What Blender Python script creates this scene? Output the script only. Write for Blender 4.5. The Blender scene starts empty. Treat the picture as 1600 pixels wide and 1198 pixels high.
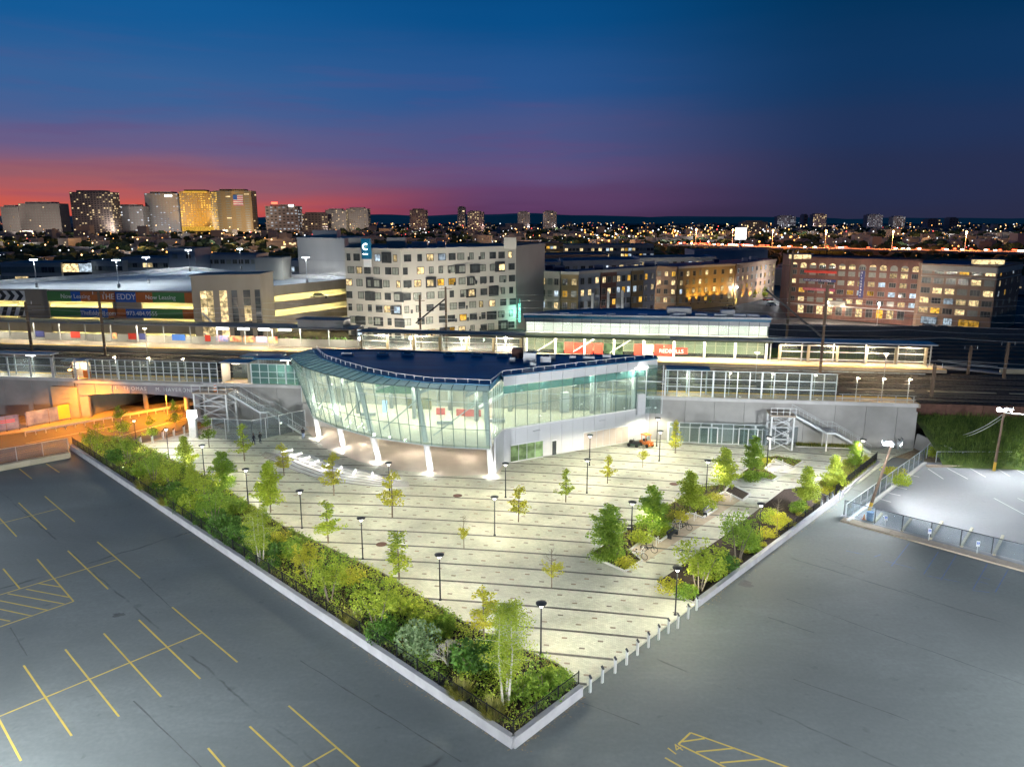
import bpy, bmesh, math, random
from mathutils import Matrix, Vector
random.seed(7)
R = math.radians
sc = bpy.context.scene
C = sc.collection

# ------------------------------------------------------------------ camera
F = 1180.0; H = 32.0; TH = math.atan(257 / F)
cam_d = bpy.data.cameras.new('camera'); cam = bpy.data.objects.new('camera', cam_d); C.objects.link(cam)
cam.location = (0, 0, H); cam.rotation_euler = (R(90) - TH, 0, 0)
cam_d.sensor_width = 36; cam_d.lens = 36 * F / 1600; cam_d.clip_end = 30000; cam_d.clip_start = 0.5
sc.camera = cam
sc.view_settings.view_transform = 'Standard'; sc.view_settings.look = 'None'
sc.view_settings.exposure = 0.0; sc.view_settings.gamma = 1; sc.view_settings.use_curve_mapping = False
sc.cycles.use_denoising = True; sc.cycles.max_bounces = 8; sc.cycles.transparent_max_bounces = 24
sc.cycles.diffuse_bounces = 2; sc.cycles.glossy_bounces = 3; sc.cycles.sample_clamp_indirect = 4.0
sc.cycles.caustics_reflective = False; sc.cycles.caustics_refractive = False
sc.cycles.use_light_tree = True

def lin(r, g, b, k=1.0):
    f = lambda c: ((c / 255) / 12.92 if c / 255 <= 0.04045 else (((c / 255) + 0.055) / 1.055) ** 2.4) * k
    return (f(r), f(g), f(b), 1)

# ------------------------------------------------------------------ dusk sky: afterglow low on the left, night blue on the right
W = bpy.data.worlds.new('World'); sc.world = W; W.use_nodes = True
nt = W.node_tree; N = nt.nodes; L = nt.links; N.clear()
def wn(t, **k):
    n = N.new(t)
    for a, b in k.items(): setattr(n, a, b)
    return n
out = wn('ShaderNodeOutputWorld'); bg = wn('ShaderNodeBackground'); L.new(bg.outputs[0], out.inputs[0]); bg.inputs[1].default_value = 1.0
tc = wn('ShaderNodeTexCoord'); sep = wn('ShaderNodeSeparateXYZ'); L.new(tc.outputs['Generated'], sep.inputs[0])
def wm(op, a, b=None, c=None, clamp=False):
    n = wn('ShaderNodeMath', operation=op, use_clamp=clamp)
    for i, v in enumerate((a, b, c)):
        if v is None: continue
        if isinstance(v, (int, float)): n.inputs[i].default_value = v
        else: L.new(v, n.inputs[i])
    return n.outputs[0]
mp = wn('ShaderNodeMapping'); L.new(tc.outputs['Generated'], mp.inputs[0]); mp.inputs['Scale'].default_value = (1.6, 1.6, 13)
ns = wn('ShaderNodeTexNoise'); L.new(mp.outputs[0], ns.inputs[0]); ns.inputs['Scale'].default_value = 1.7; ns.inputs['Detail'].default_value = 4
mp2 = wn('ShaderNodeMapping'); L.new(tc.outputs['Generated'], mp2.inputs[0]); mp2.inputs['Scale'].default_value = (3, 3, 34); mp2.inputs['Rotation'].default_value = (0, R(3), 0)
ns2 = wn('ShaderNodeTexNoise'); L.new(mp2.outputs[0], ns2.inputs[0]); ns2.inputs['Scale'].default_value = 2.2; ns2.inputs['Detail'].default_value = 3
wob = wm('MULTIPLY', wm('SUBTRACT', ns.outputs[0], 0.5), 0.05)
elev = wm('ADD', sep.outputs['Z'], wob)
t = wm('DIVIDE', elev, 0.29, clamp=True)
def ramp(stops):
    r = wn('ShaderNodeValToRGB'); cr = r.color_ramp; cr.interpolation = 'B_SPLINE' if False else 'EASE'
    while len(cr.elements) > 1: cr.elements.remove(cr.elements[-1])
    cr.elements[0].position = stops[0][0]; cr.elements[0].color = lin(*stops[0][1])
    for p, c in stops[1:]:
        e = cr.elements.new(p); e.color = lin(*c)
    L.new(t, r.inputs[0]); return r.outputs[0]
left = ramp([(0.0, (214, 80, 58)), (0.07, (204, 90, 78)), (0.16, (152, 94, 106)), (0.29, (104, 94, 136)), (0.48, (56, 98, 152)), (0.76, (20, 90, 150)), (1.0, (6, 76, 134))])
mid = ramp([(0.0, (84, 52, 88)), (0.08, (98, 66, 106)), (0.20, (98, 82, 126)), (0.34, (76, 86, 136)), (0.54, (42, 86, 144)), (0.80, (10, 78, 136)), (1.0, (0, 66, 120))])
right = ramp([(0.0, (42, 45, 72)), (0.15, (40, 48, 80)), (0.35, (34, 52, 90)), (0.60, (16, 54, 96)), (0.85, (2, 50, 90)), (1.0, (0, 40, 76))])
hl = wm('SQRT', wm('ADD', wm('MULTIPLY', sep.outputs['X'], sep.outputs['X']), wm('ADD', wm('MULTIPLY', sep.outputs['Y'], sep.outputs['Y']), 1e-6)))
az = wm('DIVIDE', sep.outputs['X'], hl)
def smooth(v, a, b):
    n = wn('ShaderNodeMapRange', interpolation_type='SMOOTHSTEP'); L.new(v, n.inputs[0]); n.inputs[1].default_value = a; n.inputs[2].default_value = b
    return n.outputs[0]
def mixc(f, a, b, bt='MIX'):
    n = wn('ShaderNodeMix', data_type='RGBA', blend_type=bt)
    if isinstance(f, (int, float)): n.inputs[0].default_value = f
    else: L.new(f, n.inputs[0])
    for i, v in ((6, a), (7, b)):
        if isinstance(v, tuple): n.inputs[i].default_value = v
        else: L.new(v, n.inputs[i])
    return n.outputs[2]
front = smooth(sep.outputs['Y'], -0.5, 0.3)
c1 = mixc(smooth(az, -0.42, 0.0), left, mid)
c2 = mixc(smooth(az, 0.0, 0.42), c1, right)
c3 = mixc(front, right, c2)
streak = wm('MULTIPLY', smooth(ns2.outputs[0], 0.47, 0.74), wm('SUBTRACT', 1.0, smooth(sep.outputs['Z'], 0.09, 0.24)))
c4 = mixc(wm('MULTIPLY', wm('MULTIPLY', streak, 0.2), wm('SUBTRACT', 1.0, smooth(az, 0.0, 0.3))), c3, lin(112, 66, 112))
c5 = mixc(smooth(sep.outputs['Z'], -0.03, -0.005), lin(10, 12, 22), c4)
L.new(c5, bg.inputs[0])

# ------------------------------------------------------------------ picture-measured points turned into places
def ray(u, v):
    a = (u - 800) / F; b = (599 - v) / F
    return (a, math.cos(TH) + b * math.sin(TH), -math.sin(TH) + b * math.cos(TH))
def gp(u, v, z=0.0):
    d = ray(u, v); k = (z - H) / d[2]
    return Vector((d[0] * k, d[1] * k, z))
def gy(u, v, Y):
    d = ray(u, v); k = Y / d[1]
    return Vector((d[0] * k, Y, H + d[2] * k))
def frame(ox, oy, deg):
    a = R(deg); d = Vector((math.cos(a), math.sin(a), 0)); n = Vector((-math.sin(a), math.cos(a), 0)); o = Vector((ox, oy, 0))
    return lambda s, t, z=0.0: o + d * s + n * t + Vector((0, 0, z))
R1 = frame(0, 110.7, -7.68)       # near platform and its wall
R2 = frame(0, 139.5, -8.75)       # far platform

# ------------------------------------------------------------------ mesh helpers
class MB:
    def __init__(s): s.v = []; s.f = []
    def add(s, vs, fs):
        o = len(s.v); s.v += [tuple(v) for v in vs]; s.f += [tuple(i + o for i in f) for f in fs]; return s
    def box(s, c, d, rz=0.0):
        x, y, z = d[0] / 2, d[1] / 2, d[2] / 2; ca, sa = math.cos(rz), math.sin(rz)
        P = [(-x, -y, -z), (x, -y, -z), (x, y, -z), (-x, y, -z), (-x, -y, z), (x, -y, z), (x, y, z), (-x, y, z)]
        return s.add([(c[0] + p[0] * ca - p[1] * sa, c[1] + p[0] * sa + p[1] * ca, c[2] + p[2]) for p in P],
                     [(0, 3, 2, 1), (4, 5, 6, 7), (0, 1, 5, 4), (1, 2, 6, 5), (2, 3, 7, 6), (3, 0, 4, 7)])
    def bar(s, p, q, w, h=None):
        h = h or w; p = Vector(p); q = Vector(q); d = (q - p)
        if d.length < 1e-6: return s
        d.normalize(); up = Vector((0, 0, 1)) if abs(d.z) < 0.95 else Vector((0, 1, 0))
        a = d.cross(up).normalized(); b = a.cross(d).normalized()
        P = []
        for e in (p, q):
            for i, j in ((-1, -1), (1, -1), (1, 1), (-1, 1)): P.append(e + a * (i * w / 2) + b * (j * h / 2))
        return s.add(P, [(0, 1, 2, 3), (7, 6, 5, 4), (0, 4, 5, 1), (1, 5, 6, 2), (2, 6, 7, 3), (3, 7, 4, 0)])
    def tube(s, p, q, r0, r1=None, n=8):
        r1 = r0 if r1 is None else r1; p = Vector(p); q = Vector(q); d = (q - p).normalized()
        up = Vector((0, 0, 1)) if abs(d.z) < 0.95 else Vector((1, 0, 0))
        a = d.cross(up).normalized(); b = a.cross(d).normalized(); P = []
        for e, r in ((p, r0), (q, r1)):
            for i in range(n):
                t = 2 * math.pi * i / n; P.append(e + a * (math.cos(t) * r) + b * (math.sin(t) * r))
        return s.add(P, [(i, (i + 1) % n, n + (i + 1) % n, n + i) for i in range(n)] + [tuple(range(n - 1, -1, -1)), tuple(range(n, 2 * n))])
    def prism(s, pts, z0, z1):
        n = len(pts); ar = sum(pts[i][0] * pts[(i + 1) % n][1] - pts[(i + 1) % n][0] * pts[i][1] for i in range(n))
        if ar < 0: pts = list(reversed(pts))
        P = [(p[0], p[1], z0) for p in pts] + [(p[0], p[1], z1) for p in pts]
        return s.add(P, [tuple(range(n - 1, -1, -1)), tuple(range(n, 2 * n))] + [(i, (i + 1) % n, n + (i + 1) % n, n + i) for i in range(n)])
    def face(s, *pts): return s.add(pts, [tuple(range(len(pts)))])
    def slab(s, pts, th):
        """quad or polygon given in 3-D, thickened along its normal"""
        P = [Vector(p) for p in pts]; nrm = (P[1] - P[0]).cross(P[2] - P[0]).normalized() * th; n = len(P)
        return s.add(P + [p + nrm for p in P], [tuple(range(n - 1, -1, -1)), tuple(range(n, 2 * n))] + [(i, (i + 1) % n, n + (i + 1) % n, n + i) for i in range(n)])
    def dome(s, c, r, n=10, m=5, sz=1.0, full=False):
        P = []; lo = -math.pi / 2 if full else 0
        for j in range(m + 1):
            e = lo + (math.pi / 2 - lo) * j / m
            for i in range(n):
                t = 2 * math.pi * i / n; P.append((c[0] + r * math.cos(e) * math.cos(t), c[1] + r * math.cos(e) * math.sin(t), c[2] + r * sz * math.sin(e)))
        return s.add(P, [(j * n + i, j * n + (i + 1) % n, (j + 1) * n + (i + 1) % n, (j + 1) * n + i) for j in range(m) for i in range(n)])
    def ring(s, c, r, w, axis, n=20, k=6):
        ax = Vector(axis).normalized(); a = ax.orthogonal().normalized(); b = ax.cross(a); P = []
        for i in range(n):
            t = 2 * math.pi * i / n; e = a * math.cos(t) + b * math.sin(t)
            for j in range(k):
                q = 2 * math.pi * j / k; P.append(Vector(c) + e * (r + w * math.cos(q)) + ax * (w * math.sin(q)))
        return s.add(P, [(i * k + j, ((i + 1) % n) * k + j, ((i + 1) % n) * k + (j + 1) % k, i * k + (j + 1) % k) for i in range(n) for j in range(k)])
    def mesh(s, name, m, smooth=False):
        me = bpy.data.meshes.new(name); me.from_pydata(s.v, [], s.f)
        if m: me.materials.append(m)
        if smooth: me.polygons.foreach_set('use_smooth', [True] * len(me.polygons))
        me.update(); return me
    def build(s, name, m, parent=None, smooth=False, local=False):
        if parent is not None and not local:
            M = wmat(parent).inverted(); s.v = [tuple(M @ Vector(v)) for v in s.v]
        return link(name, s.mesh(name, m, smooth), parent)
def wmat(o):
    M = Matrix.LocRotScale(o.location, o.rotation_euler, o.scale)
    return wmat(o.parent) @ M if o.parent else M
def link(name, data, parent=None, loc=None, rz=0.0):
    """loc/rz are world values; they are converted for the parent"""
    o = bpy.data.objects.new(name, data); C.objects.link(o)
    if parent: o.parent = parent
    if loc is not None:
        if parent:
            M = wmat(parent); o.location = M.inverted() @ Vector(loc); o.rotation_euler = (0, 0, rz - M.to_euler().z)
        else:
            o.location = loc; o.rotation_euler = (0, 0, rz)
    return o
def tag(o, label, cat, group=None):
    o['label'] = label; o['category'] = cat
    if group: o['group'] = group
    return o
def thing(name, label, cat, loc=(0, 0, 0), rz=0.0, group=None):
    o = bpy.data.objects.new(name, None); C.objects.link(o); o.empty_display_size = 0.3
    o.location = loc; o.rotation_euler = (0, 0, rz)
    return tag(o, label, cat, group)
def struct(name, mb, m, parent=None):
    o = mb.build(name, m, parent)
    if parent is None: o['kind'] = 'structure'
    return o
def stuff(o): o['kind'] = 'stuff'; return o
def kids(o): return [c for c in o.children]
def dup(root, loc, rz=0.0, label=None, scale=None, group=None):
    r = root.copy(); C.objects.link(r); r.location = loc; r.rotation_euler = (0, 0, rz)
    if scale is not None: r.scale = scale if isinstance(scale, tuple) else (scale,) * 3
    if label: r['label'] = label
    if group: r['group'] = group
    for ch in kids(root):
        c = ch.copy(); C.objects.link(c); c.parent = r
        for g in kids(ch):
            d = g.copy(); C.objects.link(d); d.parent = c
    return r
def once(proto):
    """place the first copy by moving the original, later ones by copying"""
    st = {'n': 0}
    def put(loc, rz=0.0, label=None, scale=None):
        st['n'] += 1
        if st['n'] == 1:
            proto.location = loc; proto.rotation_euler = (0, 0, rz)
            if scale is not None: proto.scale = scale if isinstance(scale, tuple) else (scale,) * 3
            if label: proto['label'] = label
            return proto
        return dup(proto, loc, rz, label, scale if scale is not None else (1, 1, 1))
    return put

LK = 4.5      # every lamp in the place shares this long-exposure factor
def light(kind, name, loc, power, col=(1, 1, 1), size=0.2, parent=None, aim=None, angle=None, local=False, sizey=None, spread=None, batwing=0):
    d = bpy.data.lights.new(name, kind); d.energy = power * LK; d.color = col[:3]
    if kind == 'AREA':
        d.size = size
        if sizey: d.shape = 'RECTANGLE'; d.size_y = sizey
        if spread: d.spread = R(spread)
    else: d.shadow_soft_size = size
    if batwing:   # street luminaires throw more light outwards than straight down
        d.use_nodes = True; n = d.node_tree.nodes; l = d.node_tree.links; e = n['Emission']; g = n.new('ShaderNodeTexCoord'); s = n.new('ShaderNodeSeparateXYZ'); l.new(g.outputs['Normal'], s.inputs[0])
        a = n.new('ShaderNodeMath'); a.operation = 'ABSOLUTE'; l.new(s.outputs[2], a.inputs[0]); b = n.new('ShaderNodeMath'); b.operation = 'POWER'; l.new(a.outputs[0], b.inputs[0]); b.inputs[1].default_value = -2.2
        c = n.new('ShaderNodeMath'); c.operation = 'MINIMUM'; l.new(b.outputs[0], c.inputs[0]); c.inputs[1].default_value = 9; m = n.new('ShaderNodeMath'); m.operation = 'MULTIPLY'; l.new(c.outputs[0], m.inputs[0]); m.inputs[1].default_value = batwing; l.new(m.outputs[0], e.inputs['Strength'])
    if kind == 'SPOT': d.spot_size = R(angle or 150); d.spot_blend = 0.6
    o = bpy.data.objects.new(name, d); C.objects.link(o); o.parent = parent
    p = Vector(loc)
    if parent and not local: p = wmat(parent).inverted() @ p
    o.location = p
    if aim is not None:
        o.rotation_euler = (Vector(aim) - Vector(loc)).to_track_quat('-Z', 'Y').to_euler()
    return o

# ------------------------------------------------------------------ materials
def mat(name, col, rough=0.8, col2=None, scale=3.0, bump=0.0, metal=0.0, detail=4, emit=None, estr=0.0, stretch=None, spec=0.5, bscale=None):
    m = bpy.data.materials.new(name); m.use_nodes = True; n = m.node_tree.nodes; l = m.node_tree.links; b = n['Principled BSDF']
    b.inputs['Roughness'].default_value = rough; b.inputs['Metallic'].default_value = metal; b.inputs['Specular IOR Level'].default_value = spec
    col = tuple(col[:3]) + (1,); b.inputs['Base Color'].default_value = col
    if emit: b.inputs['Emission Color'].default_value = tuple(emit[:3]) + (1,); b.inputs['Emission Strength'].default_value = estr
    if col2 or bump:
        g = n.new('ShaderNodeNewGeometry'); mpn = n.new('ShaderNodeMapping'); l.new(g.outputs['Position'], mpn.inputs[0])
        if stretch: mpn.inputs['Scale'].default_value = stretch
        x = n.new('ShaderNodeTexNoise'); x.inputs['Scale'].default_value = scale; x.inputs['Detail'].default_value = detail; l.new(mpn.outputs[0], x.inputs[0])
        if col2:
            r = n.new('ShaderNodeValToRGB'); r.color_ramp.elements[0].position = 0.32; r.color_ramp.elements[1].position = 0.68
            r.color_ramp.elements[0].color = col; r.color_ramp.elements[1].color = tuple(col2[:3]) + (1,)
            l.new(x.outputs[0], r.inputs[0]); l.new(r.outputs[0], b.inputs['Base Color'])
        if bump:
            y = n.new('ShaderNodeTexNoise'); y.inputs['Scale'].default_value = bscale or scale * 6; y.inputs['Detail'].default_value = 3; l.new(mpn.outputs[0], y.inputs[0])
            bp = n.new('ShaderNodeBump'); bp.inputs['Strength'].default_value = bump; bp.inputs['Distance'].default_value = 0.05
            l.new(y.outputs[0], bp.inputs['Height']); l.new(bp.outputs[0], b.inputs['Normal'])
    return m
def emat(name, col, s, var=0.0, scale=1.5):
    m = bpy.data.materials.new(name); m.use_nodes = True; n = m.node_tree.nodes; l = m.node_tree.links; n.clear()
    o = n.new('ShaderNodeOutputMaterial'); e = n.new('ShaderNodeEmission'); e.inputs[0].default_value = tuple(col[:3]) + (1,); e.inputs[1].default_value = s
    l.new(e.outputs[0], o.inputs[0])
    if var:
        g = n.new('ShaderNodeNewGeometry'); x = n.new('ShaderNodeTexNoise'); x.inputs['Scale'].default_value = scale; l.new(g.outputs['Position'], x.inputs[0])
        oi = n.new('ShaderNodeObjectInfo')
        mr = n.new('ShaderNodeMapRange'); l.new(x.outputs[0], mr.inputs[0]); mr.inputs[1].default_value = 0.38; mr.inputs[2].default_value = 0.62; mr.inputs[3].default_value = s * (1 - var); mr.inputs[4].default_value = s * (1 + var)
        mm = n.new('ShaderNodeMath'); mm.operation = 'MULTIPLY'; l.new(mr.outputs[0], mm.inputs[0])
        ma = n.new('ShaderNodeMath'); ma.operation = 'MULTIPLY_ADD'; l.new(oi.outputs['Random'], ma.inputs[0]); ma.inputs[1].default_value = 1.0; ma.inputs[2].default_value = 0.45
        l.new(ma.outputs[0], mm.inputs[1]); l.new(mm.outputs[0], e.inputs[1])
    return m
def glass(name, tint, gloss=0.2, haze=0.12, hazecol=(0.6, 0.8, 0.72)):
    m = bpy.data.materials.new(name); m.use_nodes = True; n = m.node_tree.nodes; l = m.node_tree.links; n.clear()
    o = n.new('ShaderNodeOutputMaterial'); tr = n.new('ShaderNodeBsdfTransparent'); tr.inputs[0].default_value = tuple(tint) + (1,)
    gl = n.new('ShaderNodeBsdfGlossy'); gl.inputs['Roughness'].default_value = 0.04; gl.inputs[0].default_value = (0.8, 0.9, 0.9, 1)
    d0 = n.new('ShaderNodeBsdfDiffuse'); d0.inputs[0].default_value = tuple(hazecol) + (1,); tl = n.new('ShaderNodeBsdfTranslucent'); tl.inputs[0].default_value = tuple(hazecol) + (1,)
    df = n.new('ShaderNodeMixShader'); df.inputs[0].default_value = 0.6; l.new(d0.outputs[0], df.inputs[1]); l.new(tl.outputs[0], df.inputs[2])
    fr = n.new('ShaderNodeFresnel'); fr.inputs[0].default_value = 1.45
    a = n.new('ShaderNodeMath'); a.operation = 'MULTIPLY_ADD'; gb = n.new('ShaderNodeNewGeometry'); inv = n.new('ShaderNodeMath'); inv.operation = 'SUBTRACT'; inv.inputs[0].default_value = 1.0; l.new(gb.outputs['Backfacing'], inv.inputs[1]); fm_ = n.new('ShaderNodeMath'); fm_.operation = 'MULTIPLY'; l.new(fr.outputs[0], fm_.inputs[0]); l.new(inv.outputs[0], fm_.inputs[1])
    l.new(fm_.outputs[0], a.inputs[0]); a.inputs[1].default_value = 0.8; a.inputs[2].default_value = gloss * 0.2
    m1 = n.new('ShaderNodeMixShader'); m1.inputs[0].default_value = haze; l.new(tr.outputs[0], m1.inputs[1]); l.new(df.outputs[0], m1.inputs[2])
    m2 = n.new('ShaderNodeMixShader'); l.new(a.outputs[0], m2.inputs[0]); l.new(m1.outputs[0], m2.inputs[1]); l.new(gl.outputs[0], m2.inputs[2])
    l.new(m2.outputs[0], o.inputs[0]); return m

def asphalt_mat(name, lo, hi, cracks=True):
    m = bpy.data.materials.new(name); m.use_nodes = True; n = m.node_tree.nodes; l = m.node_tree.links; b = n['Principled BSDF']
    g = n.new('ShaderNodeNewGeometry')
    def tex(sc_, det, stretch=(1, 1, 1), rot=0, dist=0.0):
        mpn = n.new('ShaderNodeMapping'); l.new(g.outputs['Position'], mpn.inputs[0]); mpn.inputs['Scale'].default_value = stretch; mpn.inputs['Rotation'].default_value = (0, 0, R(rot))
        x = n.new('ShaderNodeTexNoise'); x.inputs['Scale'].default_value = sc_; x.inputs['Detail'].default_value = det; x.inputs['Distortion'].default_value = dist; l.new(mpn.outputs[0], x.inputs[0]); return x.outputs[0]
    def mr(v, a, b_, c, d):
        q = n.new('ShaderNodeMapRange'); l.new(v, q.inputs[0]); q.inputs[1].default_value = a; q.inputs[2].default_value = b_; q.inputs[3].default_value = c; q.inputs[4].default_value = d; return q.outputs[0]
    def mul(a, b_, op='MULTIPLY'):
        q = n.new('ShaderNodeMath'); q.operation = op
        for i, v in enumerate((a, b_)):
            if isinstance(v, (int, float)): q.inputs[i].default_value = v
            else: l.new(v, q.inputs[i])
        return q.outputs[0]
    big = tex(0.07, 5, (1, 1.7, 1), 35, 0.6); med = tex(0.45, 6, (1, 2.6, 1), 35, 1.2); fine = tex(3.2, 6); spot = tex(0.9, 3, (1, 1, 1), 0, 0.3)
    val = mul(mul(mul(mr(big, 0.25, 0.75, 0.25, 0.85), mr(med, 0.3, 0.72, 0.72, 1.25)), mr(fine, 0.3, 0.7, 0.80, 1.2)), mr(spot, 0.66, 0.74, 1.0, 0.45))
    r = n.new('ShaderNodeMix'); r.data_type = 'RGBA'; l.new(val, r.inputs[0]); r.inputs[6].default_value = tuple(lo) + (1,); r.inputs[7].default_value = tuple(hi) + (1,)
    col = r.outputs[2]
    if cracks:
        # tar joints: straight seams every few metres, wobbling, broken up
        for rot, per, off in ((43, 0.085, 0.2), (-47, 0.045, 0.6)):
            mpn = n.new('ShaderNodeMapping'); l.new(g.outputs['Position'], mpn.inputs[0]); mpn.inputs['Rotation'].default_value = (0, 0, R(rot)); mpn.inputs['Scale'].default_value = (per, per, per)
            sx = n.new('ShaderNodeSeparateXYZ'); l.new(mpn.outputs[0], sx.inputs[0])
            wv = mul(mul(tex(0.35, 3), 0.05), sx.outputs[1], 'ADD')
            fr = mul(mul(wv, off, 'ADD'), 1.0, 'MODULO'); ab = n.new('ShaderNodeMath'); ab.operation = 'PINGPONG'; l.new(mul(wv, off, 'ADD'), ab.inputs[0]); ab.inputs[1].default_value = 1.0
            line = mr(ab.outputs[0], 0.0, 0.010, 1.0, 0.0); brk = mr(tex(0.25, 3), 0.44, 0.56, 0, 0.6)
            q = n.new('ShaderNodeMix'); q.data_type = 'RGBA'; l.new(mul(line, brk), q.inputs[0]); l.new(col, q.inputs[6]); q.inputs[7].default_value = (0.018, 0.02, 0.022, 1); col = q.outputs[2]
    l.new(col, b.inputs['Base Color']); l.new(mr(med, 0.3, 0.7, 0.62, 0.85), b.inputs['Roughness']); b.inputs['Specular IOR Level'].default_value = 0.35
    bp = n.new('ShaderNodeBump'); bp.inputs['Strength'].default_value = 0.25; bp.inputs['Distance'].default_value = 0.02; l.new(tex(30, 3), bp.inputs['Height']); l.new(bp.outputs[0], b.inputs['Normal'])
    return m
def paver_mat(name, a, b_, mortar, sx=0.30, rot=-9):
    m = bpy.data.materials.new(name); m.use_nodes = True; n = m.node_tree.nodes; l = m.node_tree.links; b = n['Principled BSDF']
    g = n.new('ShaderNodeNewGeometry'); mpn = n.new('ShaderNodeMapping'); l.new(g.outputs['Position'], mpn.inputs[0]); mpn.inputs['Rotation'].default_value = (0, 0, R(-rot))
    br = n.new('ShaderNodeTexBrick'); l.new(mpn.outputs[0], br.inputs[0]); br.inputs['Scale'].default_value = 1.0; br.inputs['Brick Width'].default_value = sx; br.inputs['Row Height'].default_value = sx * 0.5
    br.inputs['Mortar Size'].default_value = 0.008; br.inputs['Color1'].default_value = tuple(a) + (1,); br.inputs['Color2'].default_value = tuple(b_) + (1,); br.inputs['Mortar'].default_value = tuple(mortar) + (1,)
    x = n.new('ShaderNodeTexNoise'); x.inputs['Scale'].default_value = 0.22; x.inputs['Detail'].default_value = 7; l.new(g.outputs['Position'], x.inputs[0])
    q = n.new('ShaderNodeMapRange'); l.new(x.outputs[0], q.inputs[0]); q.inputs[1].default_value = 0.3; q.inputs[2].default_value = 0.7; q.inputs[3].default_value = 0.72; q.inputs[4].default_value = 1.14
    mx = n.new('ShaderNodeMix'); mx.data_type = 'RGBA'; mx.blend_type = 'MULTIPLY'; mx.inputs[0].default_value = 1; l.new(br.outputs[0], mx.inputs[6]); l.new(q.outputs[0], mx.inputs[7])
    l.new(mx.outputs[2], b.inputs['Base Color']); b.inputs['Roughness'].default_value = 0.75
    return m
def leaf_mat(name, a, b_, trans=0.35):
    m = bpy.data.materials.new(name); m.use_nodes = True; n = m.node_tree.nodes; l = m.node_tree.links; n.clear()
    o = n.new('ShaderNodeOutputMaterial'); g = n.new('ShaderNodeNewGeometry'); x = n.new('ShaderNodeTexNoise'); x.inputs['Scale'].default_value = 1.6; x.inputs['Detail'].default_value = 2; l.new(g.outputs['Position'], x.inputs[0])
    rnd = n.new('ShaderNodeMath'); rnd.operation = 'MULTIPLY_ADD'; l.new(g.outputs['Random Per Island'], rnd.inputs[0]); rnd.inputs[1].default_value = 0.7; l.new(x.outputs[0], rnd.inputs[2])
    r = n.new('ShaderNodeValToRGB'); r.color_ramp.elements[0].position = 0.45; r.color_ramp.elements[1].position = 1.05; r.color_ramp.elements[0].color = tuple(a) + (1,); r.color_ramp.elements[1].color = tuple(b_) + (1,)
    l.new(rnd.outputs[0], r.inputs[0])
    d = n.new('ShaderNodeBsdfDiffuse'); t_ = n.new('ShaderNodeBsdfTranslucent'); gl = n.new('ShaderNodeBsdfGlossy'); gl.inputs['Roughness'].default_value = 0.45
    l.new(r.outputs[0], d.inputs[0]); l.new(r.outputs[0], t_.inputs[0])
    m1 = n.new('ShaderNodeMixShader'); m1.inputs[0].default_value = trans; l.new(d.outputs[0], m1.inputs[1]); l.new(t_.outputs[0], m1.inputs[2])
    m2 = n.new('ShaderNodeMixShader'); m2.inputs[0].default_value = 0.04; l.new(m1.outputs[0], m2.inputs[1]); l.new(gl.outputs[0], m2.inputs[2]); l.new(m2.outputs[0], o.inputs[0])
    return m

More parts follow.
